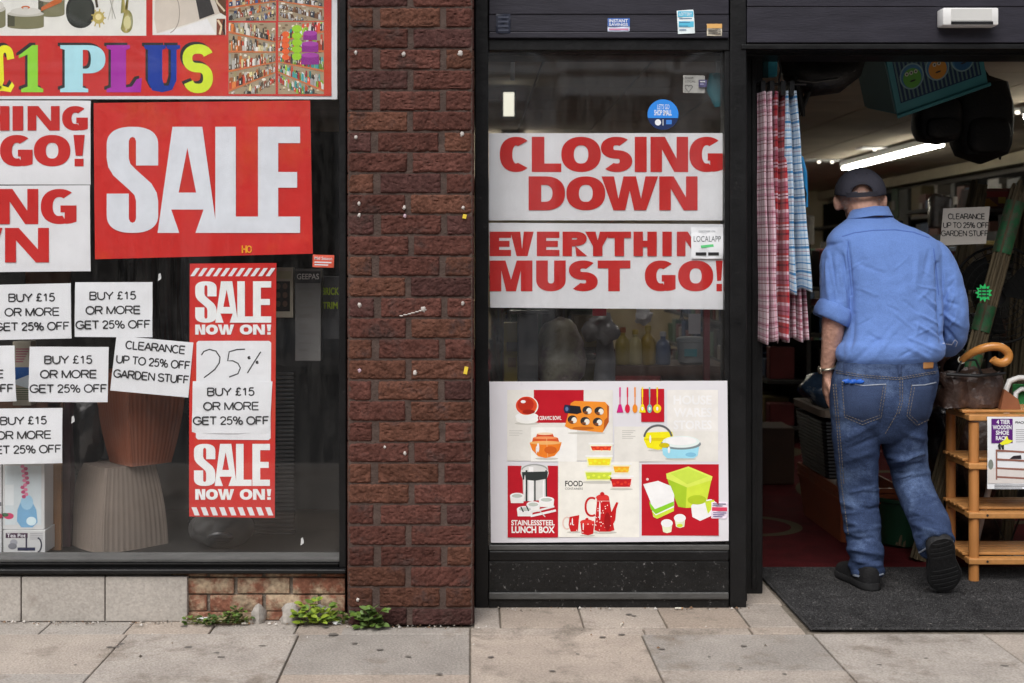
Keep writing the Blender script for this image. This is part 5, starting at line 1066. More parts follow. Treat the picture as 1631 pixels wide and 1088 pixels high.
def backpack(px, py, w, h, d, y, seed, label):
    t = thing('backpack', label, 'backpack', W(px, py+h/2, y), 'black backpacks hanging in the entrance')
    fm = mat('black_nylon', (.006, .006, .0065), .6, .3, 9, .3, 80); s_ = S(y); m = MB(fm); c = W(px, py, y)
    prof = []; n = 9
    for i in range(n+1):
        a = -1+2*i/n; k = (1-abs(a)**3.5)**.4 if abs(a) < 1 else .06
        prof.append((max(.06, k), a))
    m.lathe((c.x, c.y, c.z), [(k*w/s_/2, a*h/s_/2) for k, a in prof], 24, 3.2, 1, d/(w/s_/2)); crinkle(m, .008, 14, seed).build('body', t, smooth=True)
    m = MB(fm); m.lathe((c.x, c.y-d*.85, c.z-h/s_*.2), [(k*w/s_*.36, a*h/s_*.22) for k, a in prof], 20, 3, 1, .35); crinkle(m, .005, 18, seed+2).build('front_pocket', t, smooth=True)
    m = MB(fm); m.tube([(c.x+w/s_*.3, c.y+d, c.z+h/s_*.4), (c.x+w/s_*.55, c.y+d*.6, c.z+h/s_*.05), (c.x+w/s_*.5, c.y+d, c.z-h/s_*.42)], .014, 8, flat=.4); m.build('strap', t, smooth=True)
    m = MB(fm); m.tube([(c.x-.03, c.y, c.z+h/s_*.48), (c.x, c.y, c.z+h/s_*.6), (c.x+.03, c.y, c.z+h/s_*.48)], .008, 8); m.build('handle', t, smooth=True)
backpack(1492, 190, 74, 84, .09, 1.28, 1, 'smaller black backpack hanging behind the teal crate, above the strip light end')
backpack(1562, 190, 92, 145, .11, 1.32, 2, 'larger black backpack hanging right of the smaller one under the teal crate')

# -- sign, rolls, fan
s = Sheet([(1503, 332), (1577, 329), (1571, 388), (1497, 391)], .98, mat('dim_paper', (.5, .47, .43), .6)); 
for t_, a, b, y_ in (('CLEARANCE', 1510, 1569, 340), ('UP TO 25% OFF', 1502, 1575, 354), ('GARDEN STUFF', 1499, 1574, 367)): s.thin(t_, a, y_, b, y_+9.5, 1.3, bk)
s.done('paper_sheet', 'dim CLEARANCE garden stuff sheet inside the entrance above the fan', 'sheet', GS)
M_bamboo = mat('dried_willow', (.085, .065, .036), .8, .45, 20, .8, 60, stretch=(1, 1, .12)); M_gl = mat('green_label', (.015, .095, .035), .6, .3, 20, col2=(.06, .065, .04), c2s=30, c2t=.52)
def roll(p0, p1, r, lab, label, seed):
    t = thing('willow_roll', label, 'screen roll', p0, 'rolled garden screens'); d = (p1-p0); rn = random.Random(seed)
    m = MB(M_bamboo); ax = d.normalized(); a = ax.orthogonal().normalized(); b = ax.cross(a)
    for k in range(26):
        th = k*2.4; rr_ = r*math.sqrt(k/26)
        o = a*rr_*math.cos(th)+b*rr_*math.sin(th); e = rn.uniform(-.03, .02); m.tube([p0+o, p0+o+d*.5, p0+o+d*(1+e)], .0075, 6)
    m.build('willow_stems', t, smooth=True)
    for (u, v) in lab:
        m = MB(M_gl); m.tube([p0+d*u, p0+d*v], r*1.13, 18); m.build('paper_label', t, smooth=40)
roll(Vector((1.98, 1.25, .01)), W(1558, 300, 1.45), .04, ((.2, .36),), 'willow screen roll leaning behind the clearance sheet', 1)
roll(Vector((1.97, .99, .01)), W(1624, 298, 1.04), .036, ((.48, .55), (.61, .68), (.82, .96)), 'willow screen roll with green labels leaning across the fan', 2)
roll(Vector((2.5, 1.4, .01)), W(1640, 330, 1.6), .055, ((.3, .4),), 'willow screen roll at the edge of the picture', 3)
fn = thing('pedestal_fan', 'black pedestal fan with a green starburst label behind the umbrella handle', 'fan', (WX(1592, 1.1), 1.1, 0))
M_fan = mat('matt_black_wire', (.008, .008, .008), .8, .2, 8, spec=.1); fc = W(1592, 470, 1.06); m = MB(M_fan)
for r_ in (.215, .19, .16, .13, .1, .07): m.tube([fc+Vector((r_*math.cos(a*.1745), -.03*(1-(r_/.215)**2), r_*math.sin(a*.1745))) for a in range(37)], .0022 if r_ < .2 else .006, 6, False)
for a in range(32): m.tube([fc+Vector((.05*math.cos(a*.196), -.03, .05*math.sin(a*.196))), fc+Vector((.215*math.cos(a*.196), 0, .215*math.sin(a*.196)))], .0014, 5)
m.build('guard', fn, smooth=True)
m = MB(M_fan)
for k in range(3):
    a = k*2.094+.3; rings = []
    for r_ in (.03, .08, .13, .18): rings.append([fc+Vector((r_*math.cos(a+s_*.5), .03+.02*s_, r_*math.sin(a+s_*.5))) for s_ in (-1, -.4, .3, 1)]+[fc+Vector((r_*math.cos(a+s_*.5), .034+.02*s_, r_*math.sin(a+s_*.5))) for s_ in (1, .3, -.4, -1)])
    m.loft(rings)
m.build('blade', fn, smooth=40)
m = MB(M_blackpl); m.tube([fc+Vector((0, .04, 0)), fc+Vector((0, .18, 0))], [.05, .06], 16); m.build('motor', fn, smooth=40)
m = MB(M_blackpl); m.tube([fc+Vector((0, .12, -.05)), Vector((fc.x, fc.y+.12, .03))], .014, 12); m.lathe((fc.x, fc.y+.12, .004), [(.2, 0), (.2, .015), (.06, .04), (.02, .06)], 28); m.build('stand', fn, smooth=40)
s = Sheet((1555, 454, 1579, 480), .88, M_ink); n = 22
ring = [(1567+(14 if k % 2 else 9.5)*math.cos(k*math.pi/11), 466.5+(15 if k % 2 else 10)*math.sin(k*math.pi/11)) for k in range(n)]
s.paper = MB(mat('fluorescent_green_card', (.03, .62, .16), .5)); vs = [s.P(x, y, 0) for x, y in ring]+[s.P(x, y, -.001) for x, y in ring]
s.paper.add(vs, [tuple(t_) for t_ in tessellate_polygon([[Vector((x, y, 0)) for x, y in ring]])]+[(i, (i+1) % n, (i+1) % n+n, i+n) for i in range(n)])
for k in range(3): s.rect(1559, 460+k*5, 1575, 462.5+k*5, M_ink, 1)
s.rect(1563, 458, 1564.5, 474, M_ink, 1.5); s.rect(1570, 458, 1571.5, 474, M_ink, 1.5)
o = s.done('starburst_label', 'small fluorescent green starburst price card in front of the fan', 'price card')
m = MB(mat('silver_foil', (.35, .33, .3), .22, .3, 12, .7, 30, metal=.6)); m.pbox(1485, 312, 1516, 362, 1.6, 1.66, .012); blob(m, (WX(1500, 1.6), 1.63, WZ(318, 1.6)), .045, .03, .03, 4, .4); crinkle(m, .012, 26, 6).build('foil_pack', None, 'crumpled silver pack hanging left of the clearance sheet', 'pack', smooth=50)
def d_ry(s): s.rect(1555, 305, 1612, 314, ink(120, 40, 34)); s.poly([[(1555, 322), (1575, 316), (1590, 328), (1570, 330), (1555, 330)]], ink(150, 110, 30), 1.3); s.rect(1590, 314, 1602, 324, ink(150, 130, 50), 1.2)
printed_box(1553, 300, 1614, 331, 2.2, .2, mat('dim_red_card', (.13, .045, .035), .6), 'carton', 'flat red and yellow carton on the shelf behind the clearance sheet', d_ry, None)
mb = MB(M_rack); mb.pbox(1480, 331.5, 1640, 337, 2.1, 2.5); mb.box(WX(1640, 2.1), WX(1646, 2.1), 2.1, 2.5, .02, 1.7); mb.box(WX(1480, 2.1), WX(1484, 2.1), 2.42, 2.5, .02, 1.57); mb.pbox(1480, 420, 1640, 425, 2.1, 2.5); mb.pbox(1480, 540, 1640, 546, 2.1, 2.5); mb.build('goods_shelf', None, 'dark metal shelf unit behind the fan', 'shelf')
rnd = random.Random(31)
for k, (px, w, h, row, rgb, lab) in enumerate(((1496, 18, 26, 420, (.12, .12, .13), 'small grey carton on the shelf behind the fan, nearest the man'), (1524, 20, 20, 420, (.16, .04, .03), 'small dull red carton on the shelf under the clearance sheet'), (1580, 26, 30, 420, (.14, .09, .03), 'mustard carton on the shelf between two willow rolls'), (1612, 20, 34, 420, (.05, .09, .05), 'dark green carton at the far end of the shelf behind the fan'), (1560, 26, 40, 540, (.06, .06, .07), 'charcoal carton on the low shelf behind the fan'), (1610, 26, 30, 540, (.1, .05, .03), 'brown carton on the low shelf behind the fan'))):
    m = MB(mat('carton_%d' % k, rgb, .6, .2, 8)); m.pbox(px-w/2, row-h, px+w/2, row-.4, 2.2, 2.35, .003); m.cm = mat('carton_print', (.3, .27, .22), .6); m.pbox(px-w*.3, row-h*.7, px+w*.2, row-h*.5, 2.197, 2.1985); m.build('carton', None, lab, 'carton', 'cartons on the dark shelf')

# -- shoe rack
M_pine = mat('varnished_pine', (.50, .235, .075), .38, .16, 3, .08, 30, stretch=(1.2, 9, 9), spec=.5, fine=(40, .12)); M_pinev = mat('varnished_pine_leg', (.47, .20, .06), .36, .16, 3, .08, 30, stretch=(9, 9, 1.2), spec=.5)
rk = thing('shoe_rack', 'four tier varnished pine shoe rack standing at the entrance', 'shoe rack', (2.4, .73, 0))
yf, yb = .61, .86; x0 = WX(1551, yf); x1 = x0+.66
for (x, y) in ((x0, yf), (x0, yb), (x1, yf), (x1, yb)):
    m = MB(M_pinev); m.tube([(x, y, .004), (x, y, .66 if y == yf else .68)], .0205, 18); m.build('leg', rk, smooth=40)
for zpx in (664, 741, 819, 892):
    z = WZ(zpx, yf)
    for (x) in (x0, x1): m = MB(M_pine); m.box(x-.024, x+.024, yf+.0225, yb-.0225, z-.012, z+.010, .004); m.build('cross_rail', rk)
    m = MB(M_pine); m.box(x0-.03, x1+.03, yf-.028, yf+.022, z-.014, z+.012, .005); m.build('front_rail', rk)
    for k in range(5):
        m = MB(M_pine); y = yf+.030+k*.046; m.box(x0-.035+(k % 2)*.003, x1+.035, y, y+.036, z+.0125, z+.0245, .003); m.build('slat', rk)
    m = MB(M_ink); m.tube([(x0+.045, yf-.0295, z), (x0+.045, yf-.027, z)], .005, 10); m.build('screw', rk)
s = Sheet([(1573, 664), (1668, 664), (1668, 779), (1573, 779)], .575, M_paper)
s.rect(1579, 667, 1613, 706, ink(84, 28, 110), 1)
for k, (t_, a, b) in enumerate((('4 TIER', 1587, 1609), ('WOODEN', 1581, 1611), ('SHOE', 1586, 1607), ('RACK', 1586, 1605))): s.text(t_, a, 668.5+k*8.6, b, 675.5+k*8.6, M_paper, .035, 3)
s.poly([[(1592, 706), (1601, 700), (1604, 694), (1606, 700), (1614, 702), (1606, 707), (1596, 709)]], ink(236, 226, 50), 4); s.thin('RACK', 1617, 671, 1634, 675, .8, bk)
for k in range(7): s.rect(1618, 684+k*3.2, 1660, 685+k*3.2, ink(150, 150, 154), 1)
s.rect(1573.5, 745, 1667, 770, ink(206, 200, 196), 1); wr = ink(136, 92, 80)
for x in (1586, 1640): s.rect(x, 716, x+2.4, 764, wr, 2)
for k in range(4): s.poly([[(1586, 716+k*14), (1640, 719+k*14), (1640, 722+k*14), (1586, 719+k*14)]], wr, 2.4)
for x in (1591, 1596): s.poly([[(x, 716), (x-2, 710), (x+1, 705), (x+3, 709), (x+3, 716)]], bk, 3)
s.poly([[(1608, 731), (1614, 726), (1626, 725), (1627, 731)]], ink(40, 34, 40), 3); s.ell(1578, 740, 4, 8, ink(120, 126, 118), 2)
for k in range(3): s.rect(1584, 772+k*2.4, 1640-k*6, 773+k*2.4, ink(90, 90, 94), 1)
s.done('rack_sign', 'printed sheet reading 4 TIER WOODEN SHOE RACK fixed to the front of the rack', 'sign')
# -- on and around the rack
M_lea = mat('brown_crinkled_plastic', (.045, .024, .018), .42, .4, 9, .9, 26, spec=.5, col2=(.10, .06, .045), c2s=14, c2t=.6)
ztop = WZ(664, yf)+.0255
t = thing('shopping_bag', 'dark brown crinkled bag resting on top of the shoe rack', 'bag', (2.02, .74, ztop))
m = MB(M_lea); xa, xb = WX(1494, .72), WX(1594, .72)
m.lathe(((xa+xb)/2, .75, ztop+.003), [((xb-xa)/2*k, z) for k, z in ((.97, 0), (1.0, .02), (1.0, .05), (.98, .08), (1.0, .11), (.97, .135), (.95, .150), (.86, .14))], 72, 7, 1, .62); crinkle(m, .02, 17, 2); crinkle(m, .008, 45, 5).build('body', t, smooth=28)
m = MB(M_blackpl); m.tube([(xa+.01, .65, ztop+.146), ((xa+xb)/2, .635, ztop+.14), (xb-.01, .65, ztop+.15)], .007, 8); m.tube([(xa+.05, .655, ztop+.14), (xa+.07, .65, ztop+.20), (xa+.13, .65, ztop+.205), (xa+.16, .655, ztop+.14)], .005, 8); m.build('handle', t, smooth=True)
m = MB(mat('terracotta_clay', (.27, .10, .045), .6, .15, 6)); m.add([W(1594, 652, .66), W(1626, 652, .66), W(1622, 636, .66), W(1600, 620, .66)]+[W(1594, 652, .66)+Vector((0, .14, 0)), W(1626, 652, .66)+Vector((0, .14, 0)), W(1622, 636, .66)+Vector((0, .14, 0)), W(1600, 620, .66)+Vector((0, .14, 0))], [(0, 1, 2, 3), (7, 6, 5, 4), (0, 4, 5, 1), (1, 5, 6, 2), (2, 6, 7, 3), (3, 7, 4, 0)]); m.build('clay_wedge', None, 'terracotta coloured sloped block beside the brown bag on the rack', 'block')
ch = thing('folding_chair', 'folding chair with white tube frame and green canvas behind the rack', 'chair', (2.45, 1.0, 0))
m = MB(M_plaswhite); m.tube([Vector((2.19, .95, .01)), W(1604, 655, .95), W(1602, 622, .95), W(1608, 607, .95), W(1622, 602, .95), W(1700, 602, .95), Vector((2.62, .95, .4)), Vector((2.62, .95, .01))], .0125, 12); m.tube([W(1615, 655, .98), W(1618, 626, .98), W(1626, 620, .98), W(1690, 620, .98)], .011, 12); m.build('frame', ch, smooth=True)
m = MB(mat('green_canvas', (.03, .22, .06), .7, .15, 8, .3, 60)); m.pbox(1614, 612, 1690, 690, 1.0, 1.012, .003); m.build('canvas', ch)
m = MB(M_bag); rnd = random.Random(9)
blob(m, (WX(1500, 1.1), 1.12, .22), .07, .12, .22, 5, .4, 24, 18); blob(m, (WX(1500, 1.1), 1.1, .50), .075, .1, .2, 9, .4, 24, 18); crinkle(m, .02, 12, 8).build('bin_bag', None, 'tall crumpled black bag standing left of the shoe rack', 'bag', smooth=60)
m = MB(M_lea); blob(m, (WX(1560, 1.1), 1.14, .40), .1, .1, .24, 3, .3, 24, 18); blob(m, (WX(1560, 1.1), 1.14, .15), .12, .12, .16, 7, .3, 24, 14); crinkle(m, .02, 11, 4).build('bin_bag', None, 'crumpled dark brown bag behind the shoe rack', 'bag', smooth=60)
m = MB(M_rack)
for a, b in (((1500, 870), (1535, 640)), ((1522, 690), (1560, 880)), ((1600, 890), (1640, 780)), ((1570, 800), (1620, 900))): m.tube([W(*a, 1.0), W(*b, 1.0)], .004, 6)
m.build('wire_stand', None, 'thin black wire legs of a stand behind the shoe rack', 'stand', smooth=True)
m = MB(M_plaswhite); pts = [((1588, 936)), ((1600, 930)), ((1612, 925)), ((1622, 923)), ((1640, 914))]
def gp(px, py, z=.004): s_ = (py-CY)/(CH-z); d = FPX/s_; return Vector(((px-CX)/s_, d-DD, z))
m.tube([gp(1588, 936, .006), gp(1594, 930, .006), gp(1606, 926, .006), gp(1618, 924, .006), gp(1628, 918, .006), gp(1660, 906, .006)], .003, 8); m.build('white_cable', None, 'thin white cable lying on the mat under the shoe rack', 'cable', smooth=True)
# -- planters and tubs inside the door
M_terra = mat('terracotta_trough', (.22, .06, .025), .5, .15, 5)
def trough(z, cx, cy, w, d, h, label):
    m = MB(M_terra); rings = []
    for (k, dz) in ((.86, 0), (.97, h-.02), (1.0, h-.02), (1.01, h), (.95, h), (.9, h-.06)):
        rings.append([(cx+sx*w/2*k, cy+sy*d/2*k, z+dz) for sx, sy in ((-1, -1), (-.9, -1.04), (.9, -1.04), (1, -1), (1, 1), (.9, 1.04), (-.9, 1.04), (-1, 1))])
    m.loft(rings); m.build('trough', None, label, 'planter', 'stacked terracotta troughs', smooth=25)
xa, xb = WX(1250, 1.3), WX(1428, 1.3)
for k, lab in enumerate(('terracotta plastic trough at the bottom of the stack behind the man', 'terracotta plastic trough in the middle of the stack behind the man', 'terracotta plastic trough on top of the stack under the black tub')): trough(.006+k*.026, 1.865, 1.68, .30, .76, .21, lab)
m = MB(mat('black_tub_plastic', (.008, .008, .009), .4, .2, 6)); cx, cy = 1.835, 1.74; wz = .118
rings = []
for k in range(17):
    for e in (0, 1): rings.append([(cx+sx*(wz+(.006 if e else 0)+k*.0018), cy+sy*(.23+(.006 if e else 0)+k*.002), .275+k*.0172+e*.008) for sx, sy in ((-1, -.9), (-.9, -1), (.9, -1), (1, -.9), (1, .9), (.9, 1), (-.9, 1), (-1, .9))])
m.loft(rings); m.build('tub', None, 'black ribbed plastic tub standing in the terracotta troughs', 'tub', smooth=20)
m = MB(mat('beige_plastic', (.30, .25, .2), .5)); z = .575
for i_, (a, b) in enumerate((((.160, .130), (.165, .135)),)):
    o_ = [(-1, -.9), (-.9, -1), (.9, -1), (1, -.9), (1, .9), (.9, 1), (-.9, 1), (-1, .9)]
    m.loft([[(cx+x*.135, cy+y*.25, z) for x, y in o_], [(cx+x*.155, cy+y*.275, z) for x, y in o_], [(cx+x*.16, cy+y*.28, z+.035) for x, y in o_], [(cx+x*.14, cy+y*.26, z+.037) for x, y in o_], [(cx+x*.13, cy+y*.25, z+.012) for x, y in o_]])
m.build('tray', None, 'beige plastic tray on top of the black tub', 'tray', smooth=25)
m = MB(mat('blue_shrinkwrap', (.03, .06, .11), .2, .4, 10, .6, 24, spec=.7, col2=(.2, .23, .25), c2s=16, c2t=.62)); blob(m, (1.765, 1.74, .685), .12, .14, .075, 4, .3, 26, 16); crinkle(m, .02, 14, 3).build('shrink_pack', None, 'crumpled pack of blue plastic wrapped goods lying on the beige tray', 'pack', smooth=60)
m = MB(mat('dark_crate_wood', (.045, .022, .012), .7, .3, 4)); xa = WX(1190, 2.9); m.box(xa, xa+.28, 2.9, 3.2, .006, .34, .006); m.build('wooden_crate', None, 'dark brown crate just inside the door jamb', 'crate')
m = MB(mat('dark_green_plastic', (.008, .04, .02), .4)); m.lathe((WX(1440, 1.3), 1.32, .006), [(.1, 0), (.11, .01), (.12, .2), (.128, .205), (.128, .222), (.11, .22), (.1, .06)], 30); m.build('bucket', None, 'dark green bucket on the carpet behind the legs of the man', 'bucket', smooth=40)

# -- door mat
mm = mat('ribbed_rubber_mat', (.05, .049, .05), .9, .35, 9, .9, 200, spec=.15, fine=(170, .6), col2=(.17, .16, .15), c2s=75, c2t=.63)
m = MB(mm); ym0, ym1 = gp(1400, 1003).y, gp(1400, 905).y; xm = 1.212
m.box(xm, 2.7, ym0, ym1, .001, .010, .003)
for k in range(70): y = ym0+.012+k*(ym1-ym0-.02)/70; m.box(xm+.01, 2.69, y, y+.006, .0105, .0125)
m.build('door_mat', None, 'dark grey ribbed rubber mat lying across the shop entrance', 'door mat')

# ================================================================== weeds and litter at the wall
def leaf(mb, p, d, up, l, w, curl):
    d = d.normalized(); sd = d.cross(up).normalized(); n = 5; vs = []
    for i in range(n+1):
        t = i/n; ww = w*math.sin(math.pi*min(1, t*.92+.06))**.7; c = p+d*l*t+up*(l*curl*(t-t*t*1.6))
        vs += [c-sd*ww/2+up*.12*ww, c, c+sd*ww/2+up*.12*ww]
    mb.add(vs, [(i*3+j, i*3+j+1, i*3+j+4, i*3+j+3) for i in range(n) for j in range(2)])
def weed(name, label, px, py, y, n, h, spread, cols, ls, seed):
    rn = random.Random(seed); p0 = Vector((WX(px, y), y, .003)); t = thing(name, label, 'weed', p0, 'weeds at the foot of the wall')
    mb = MB(); st = MB(mat('weed_stem', (.12, .14, .03), .6))
    for k in range(n):
        a = rn.uniform(0, 6.28); r = spread*math.sqrt(rn.random()); z = h*rn.uniform(.08, 1)*(1-.5*r/spread)
        q = p0+Vector((r*math.cos(a)*1.25, -abs(r*math.sin(a))*.6, z)); b = p0+Vector((r*math.cos(a)*.35, -abs(r*math.sin(a))*.15, 0))
        st.tube([b, b.lerp(q, .5)+Vector((0, 0, z*.15)), q], [.0016, .0013, .0009], 5)
        for j in range(rn.randint(2, 4)):
            mb.cm = rn.choice(cols); aa = a+rn.uniform(-1.6, 1.6); d = Vector((math.cos(aa), math.sin(aa)*.8-.25, rn.uniform(-.1, .6)))
            leaf(mb, q, d, Vector((rn.uniform(-.3, .3), -.45, 1)).normalized(), ls*rn.uniform(.6, 1.25), ls*rn.uniform(.45, .8), rn.uniform(-.3, .4))
    mb.build('leaves', t, smooth=True); st.build('stem', t, smooth=True)
g1 = mat('leaf_lime', (.22, .30, .03), .45, .25, 30); g2 = mat('leaf_green', (.10, .17, .025), .5, .25, 30); g3 = mat('leaf_dark', (.05, .09, .02), .5, .25, 30); g4 = mat('leaf_dry', (.17, .15, .07), .7, .25, 30); g5 = mat('leaf_mid', (.12, .19, .05), .5, .25, 30)
weed('weed', 'bright lime green weed growing at the flaking brick wall', 500, 985, .02, 40, .11, .056, [g1, g1, g2], .027, 1)
weed('weed', 'straggly dark weed growing where the grey tiles end', 335, 985, .02, 40, .045, .075, [g3, g4, g3, g2], .018, 2)
weed('weed', 'small dark weed among the cement lumps', 378, 980, .02, 34, .075, .04, [g3, g2, g4], .018, 6)
weed('weed', 'leafy green weed growing in front of the brick pillar foot', 588, 1000, -.03, 26, .12, .05, [g5, g2, g5, g3], .032, 3)
weed('weed', 'small weed in the corner between the low wall and the pillar', 547, 975, .02, 8, .06, .012, [g2, g3, g4], .022, 4)
mb = MB(); rn = random.Random(14); cs = [mat('grit_%d' % i, c, .9) for i, c in enumerate(((.3, .27, .23), (.12, .1, .08), (.55, .52, .48), (.2, .12, .07)))]
for k in range(420):
    u = rn.random()
    if u < .62: px = rn.uniform(-20, 560); y = .04-abs(rn.gauss(0, .025))
    elif u < .75: px = rn.uniform(550, 780); y = -.012-abs(rn.gauss(0, .025))
    elif u < .95: px = rn.uniform(770, 1200); y = .225-abs(rn.gauss(0, .02))
    else: px = rn.uniform(0, 1300); y = -rn.uniform(.0, .4)
    x = WX(px, y); r = rn.uniform(.0015, .0045) if rn.random() < .9 else rn.uniform(.005, .009); mb.cm = rn.choice(cs)
    if px > 1200 and y > -.11: continue
    a = rn.uniform(0, 6); mb.add([(x+r*math.cos(a+i*2.09)*rn.uniform(.7, 1.4), y+r*math.sin(a+i*2.09), .004) for i in range(3)]+[(x, y, .004+r*.9)], [(0, 1, 2), (0, 1, 3), (1, 2, 3), (2, 0, 3)])
mb.build('grit', None, 'loose grit and crumbs gathered along the foot of the shopfront', 'grit', kind='stuff', loc=(0, 0, 0))
for k, (px, py, a, lab) in enumerate(((390, 993, .2, 'white cigarette end lying near the cement lumps'), (287, 987, .1, 'cigarette end lying below the last grey tile'), (1080, 969, .05, 'white cigarette end lying at the narrow window foot'), (990, 994, 1.2, 'small pale cigarette end on the paving below the narrow window'))):
    p = gp(px, py, .006); d = Vector((math.cos(a), math.sin(a), 0))*.012; m = MB(mat('cigarette_paper', (.62, .58, .5), .8)); m.tube([p-d, p+d], .0038, 8); m.cm = mat('cigarette_filter', (.4, .22, .09), .8); m.tube([p+d*1.02, p+d*1.5], .0038, 8); m.build('cigarette_end', None, lab, 'cigarette end', 'cigarette ends on the paving')
for k, (px, py, lab) in enumerate(((322, 986, 'crumpled white litter under the dark weed'), (537, 992, 'crumpled white litter beside the pillar foot'), (585, 985, 'scrap of white litter under the leafy weed'))):
    p = gp(px, py, .006); m = MB(M_boxw); blob(m, (p.x, p.y, .008), .016, .012, .006, k+3, .8, 10, 6); crinkle(m, .004, 120, k).build('litter', None, lab, 'litter', 'white litter at the foot of the wall')
# ================================================================== the man walking in
def remesh(mb, voxel, smooth_it):
    o = mb.build('tmp', None); o.data.materials.clear()
    r = o.modifiers.new('r', 'REMESH'); r.mode = 'VOXEL'; r.voxel_size = voxel; r.use_smooth_shade = True
    if smooth_it: q = o.modifiers.new('s', 'SMOOTH'); q.iterations = smooth_it; q.factor = .5
    bpy.context.view_layer.update()
    me = bpy.data.meshes.new_from_object(o.evaluated_get(bpy.context.evaluated_depsgraph_get()))
    out = MB(); vs = [v.co+o.location for v in me.vertices]; fs = [tuple(p.vertices) for p in me.polygons]; nr = [v.normal.copy() for v in me.vertices]
    d = o.data; bpy.data.objects.remove(o); bpy.data.meshes.remove(me); bpy.data.meshes.remove(d)
    return vs, fs, nr
def pxy(p): s_ = S(p.y); return CX+p.x*s_, CY-(p.z-CH)*s_
def limb(mb, path, n=20, e=2.0):
    """path: (px, py, depth, radius across, radius fore and aft)"""
    pts = [W(a[0], a[1], a[2]) for a in path]; rings = []
    for i, p in enumerate(pts):
        t = (pts[min(i+1, len(pts)-1)]-pts[max(i-1, 0)]).normalized(); a = t.cross(Vector((0, 1, 0))); a = a.normalized() if a.length > .2 else Vector((1, 0, 0)); b = a.cross(t).normalized()
        rings.append([p+a*path[i][3]*x+b*path[i][4]*z for x, z in sup(0, 0, 1, 1, 0, 360-360/n, n-1, e)])
    return mb.loft(rings)
def subdiv(path, k=4):
    out = []; n = len(path)
    for i in range(n-1):
        p0, p1, p2, p3 = path[max(i-1, 0)], path[i], path[i+1], path[min(i+2, n-1)]
        for j in range(k):
            t = j/k; out.append(tuple(.5*(2*b+(c-a)*t+(2*a-5*b+4*c-d)*t*t+(3*b-a-3*c+d)*t**3) for a, b, c, d in zip(p0, p1, p2, p3)))
    return out+[tuple(path[-1])]
man = thing('person', 'man seen from behind in a blue shirt, jeans and dark cap stepping into the shop', 'person', (1.64, .5, .012))
M_skin = mat('weathered_skin', (.52, .29, .215), .55, .2, 22, .6, 55, spec=.4, col2=(.46, .21, .15), c2s=16, c2t=.6)
TORSO = [(1386, 346, .625, 34, .062), (1388, 356, .62, 48, .08), (1394, 366, .605, 67, .1), (1402, 380, .59, 84, .115), (1409, 398, .58, 90, .125), (1414, 420, .57, 84, .13), (1420, 460, .555, 76, .135), (1424, 500, .545, 75, .137), (1421, 540, .535, 78, .14), (1418, 550, .53, 82, .146), (1416, 564, .528, 84.5, .147), (1414, 571, .527, 81, .140), (1411, 581, .526, 70, .120)]
def torso(mb, k=1, rows=TORSO):
    rings = []
    for px, py, y, hw, d in subdiv(rows, 3):
        c = W(px, py, y); s_ = S(y)
        rings.append([(c.x+x*k, c.y+z*k, c.z) for x, z in sup(0, 0, hw/s_, d, 0, 351, 39, 2.35)])
    return mb.loft(rings)
LARM = [(1342, 392, .585, .050, .06), (1333, 412, .58, .063, .072), (1331, 440, .57, .062, .07), (1330, 470, .56, .060, .066), (1329, 492, .552, .062, .066), (1327, 506, .55, .064, .066)]
RARM = [(1476, 396, .585, .055, .065), (1490, 414, .58, .070, .076), (1504, 445, .57, .068, .072), (1514, 478, .56, .064, .07), (1519, 508, .562, .058, .064), (1518, 530, .595, .055, .058), (1513, 545, .65, .05, .05), (1509, 553, .70, .046, .046)]
PELV = [(1412, 564, .526, 77, .130), (1412, 580, .526, 81, .138), (1409, 605, .524, 86, .15), (1403, 640, .52, 83.5, .154), (1401, 668, .522, 78, .13), (1403, 690, .53, 56, .10), (1403, 704, .535, 30, .07)]
LLEG = [(1362, 650, .525, .105, .125), (1363, 700, .54, .100, .11), (1365, 740, .57, .090, .097), (1367, 775, .585, .084, .088), (1371, 820, .57, .080, .083), (1376, 860, .545, .076, .083), (1380, 890, .53, .074, .083), (1381, 917, .522, .071, .083)]
RLEG = [(1440, 650, .53, .098, .12), (1439, 700, .56, .096, .108), (1442, 735, .595, .084, .096), (1449, 768, .59, .079, .088), (1461, 800, .52, .080, .086), (1475, 830, .43, .080, .086), (1487, 852, .36, .077, .086), (1493, 870, .315, .072, .086)]
PELV = [(a, b, c, d*.955, e*.96) for a, b, c, d, e in PELV]; LLEG = [(a, b, c, d*.93, e*.95) for a, b, c, d, e in LLEG]; RLEG = [(a+(4 if 730 < b < 840 else 0), b, c, d*.93, e*.95) for a, b, c, d, e in RLEG]
# -- body: one continuous surface
mb = MB(M_skin); torso(mb, .8)
limb(mb, subdiv([(1382, 358, .625, .064, .062), (1378, 344, .645, .065, .066), (1374, 330, .666, .066, .072), (1371, 314, .68, .066, .078)]))
hc = W(1370, 312, .70); HR = Matrix.Translation(hc) @ Matrix.Rotation(R(-18), 4, 'Z') @ Matrix.Rotation(R(-12), 4, 'X')
mb.xf = HR; ball(mb, (0, 0, .0), .082, .100, .097, 28, 18); ball(mb, (0, .035, -.055), .062, .068, .072, 22, 14); ball(mb, (0, .082, -.098), .026, .022, .02, 14, 8)
mb.loft([[(x*(.010+.006*t), .085+.028*t+.0*x, .012-.048*t+z*.012) for x, z in sup(0, 0, 1, 1, 0, 330, 11, 2)] for t in (0, .5, 1)]); ball(mb, (0, .112, -.036), .017, .013, .012, 12, 8)
ball(mb, (0, .093, .022), .052, .014, .011, 16, 8); ball(mb, (0, .092, -.07), .026, .012, .006, 12, 6); ball(mb, (0, .092, -.078), .024, .012, .006, 12, 6)
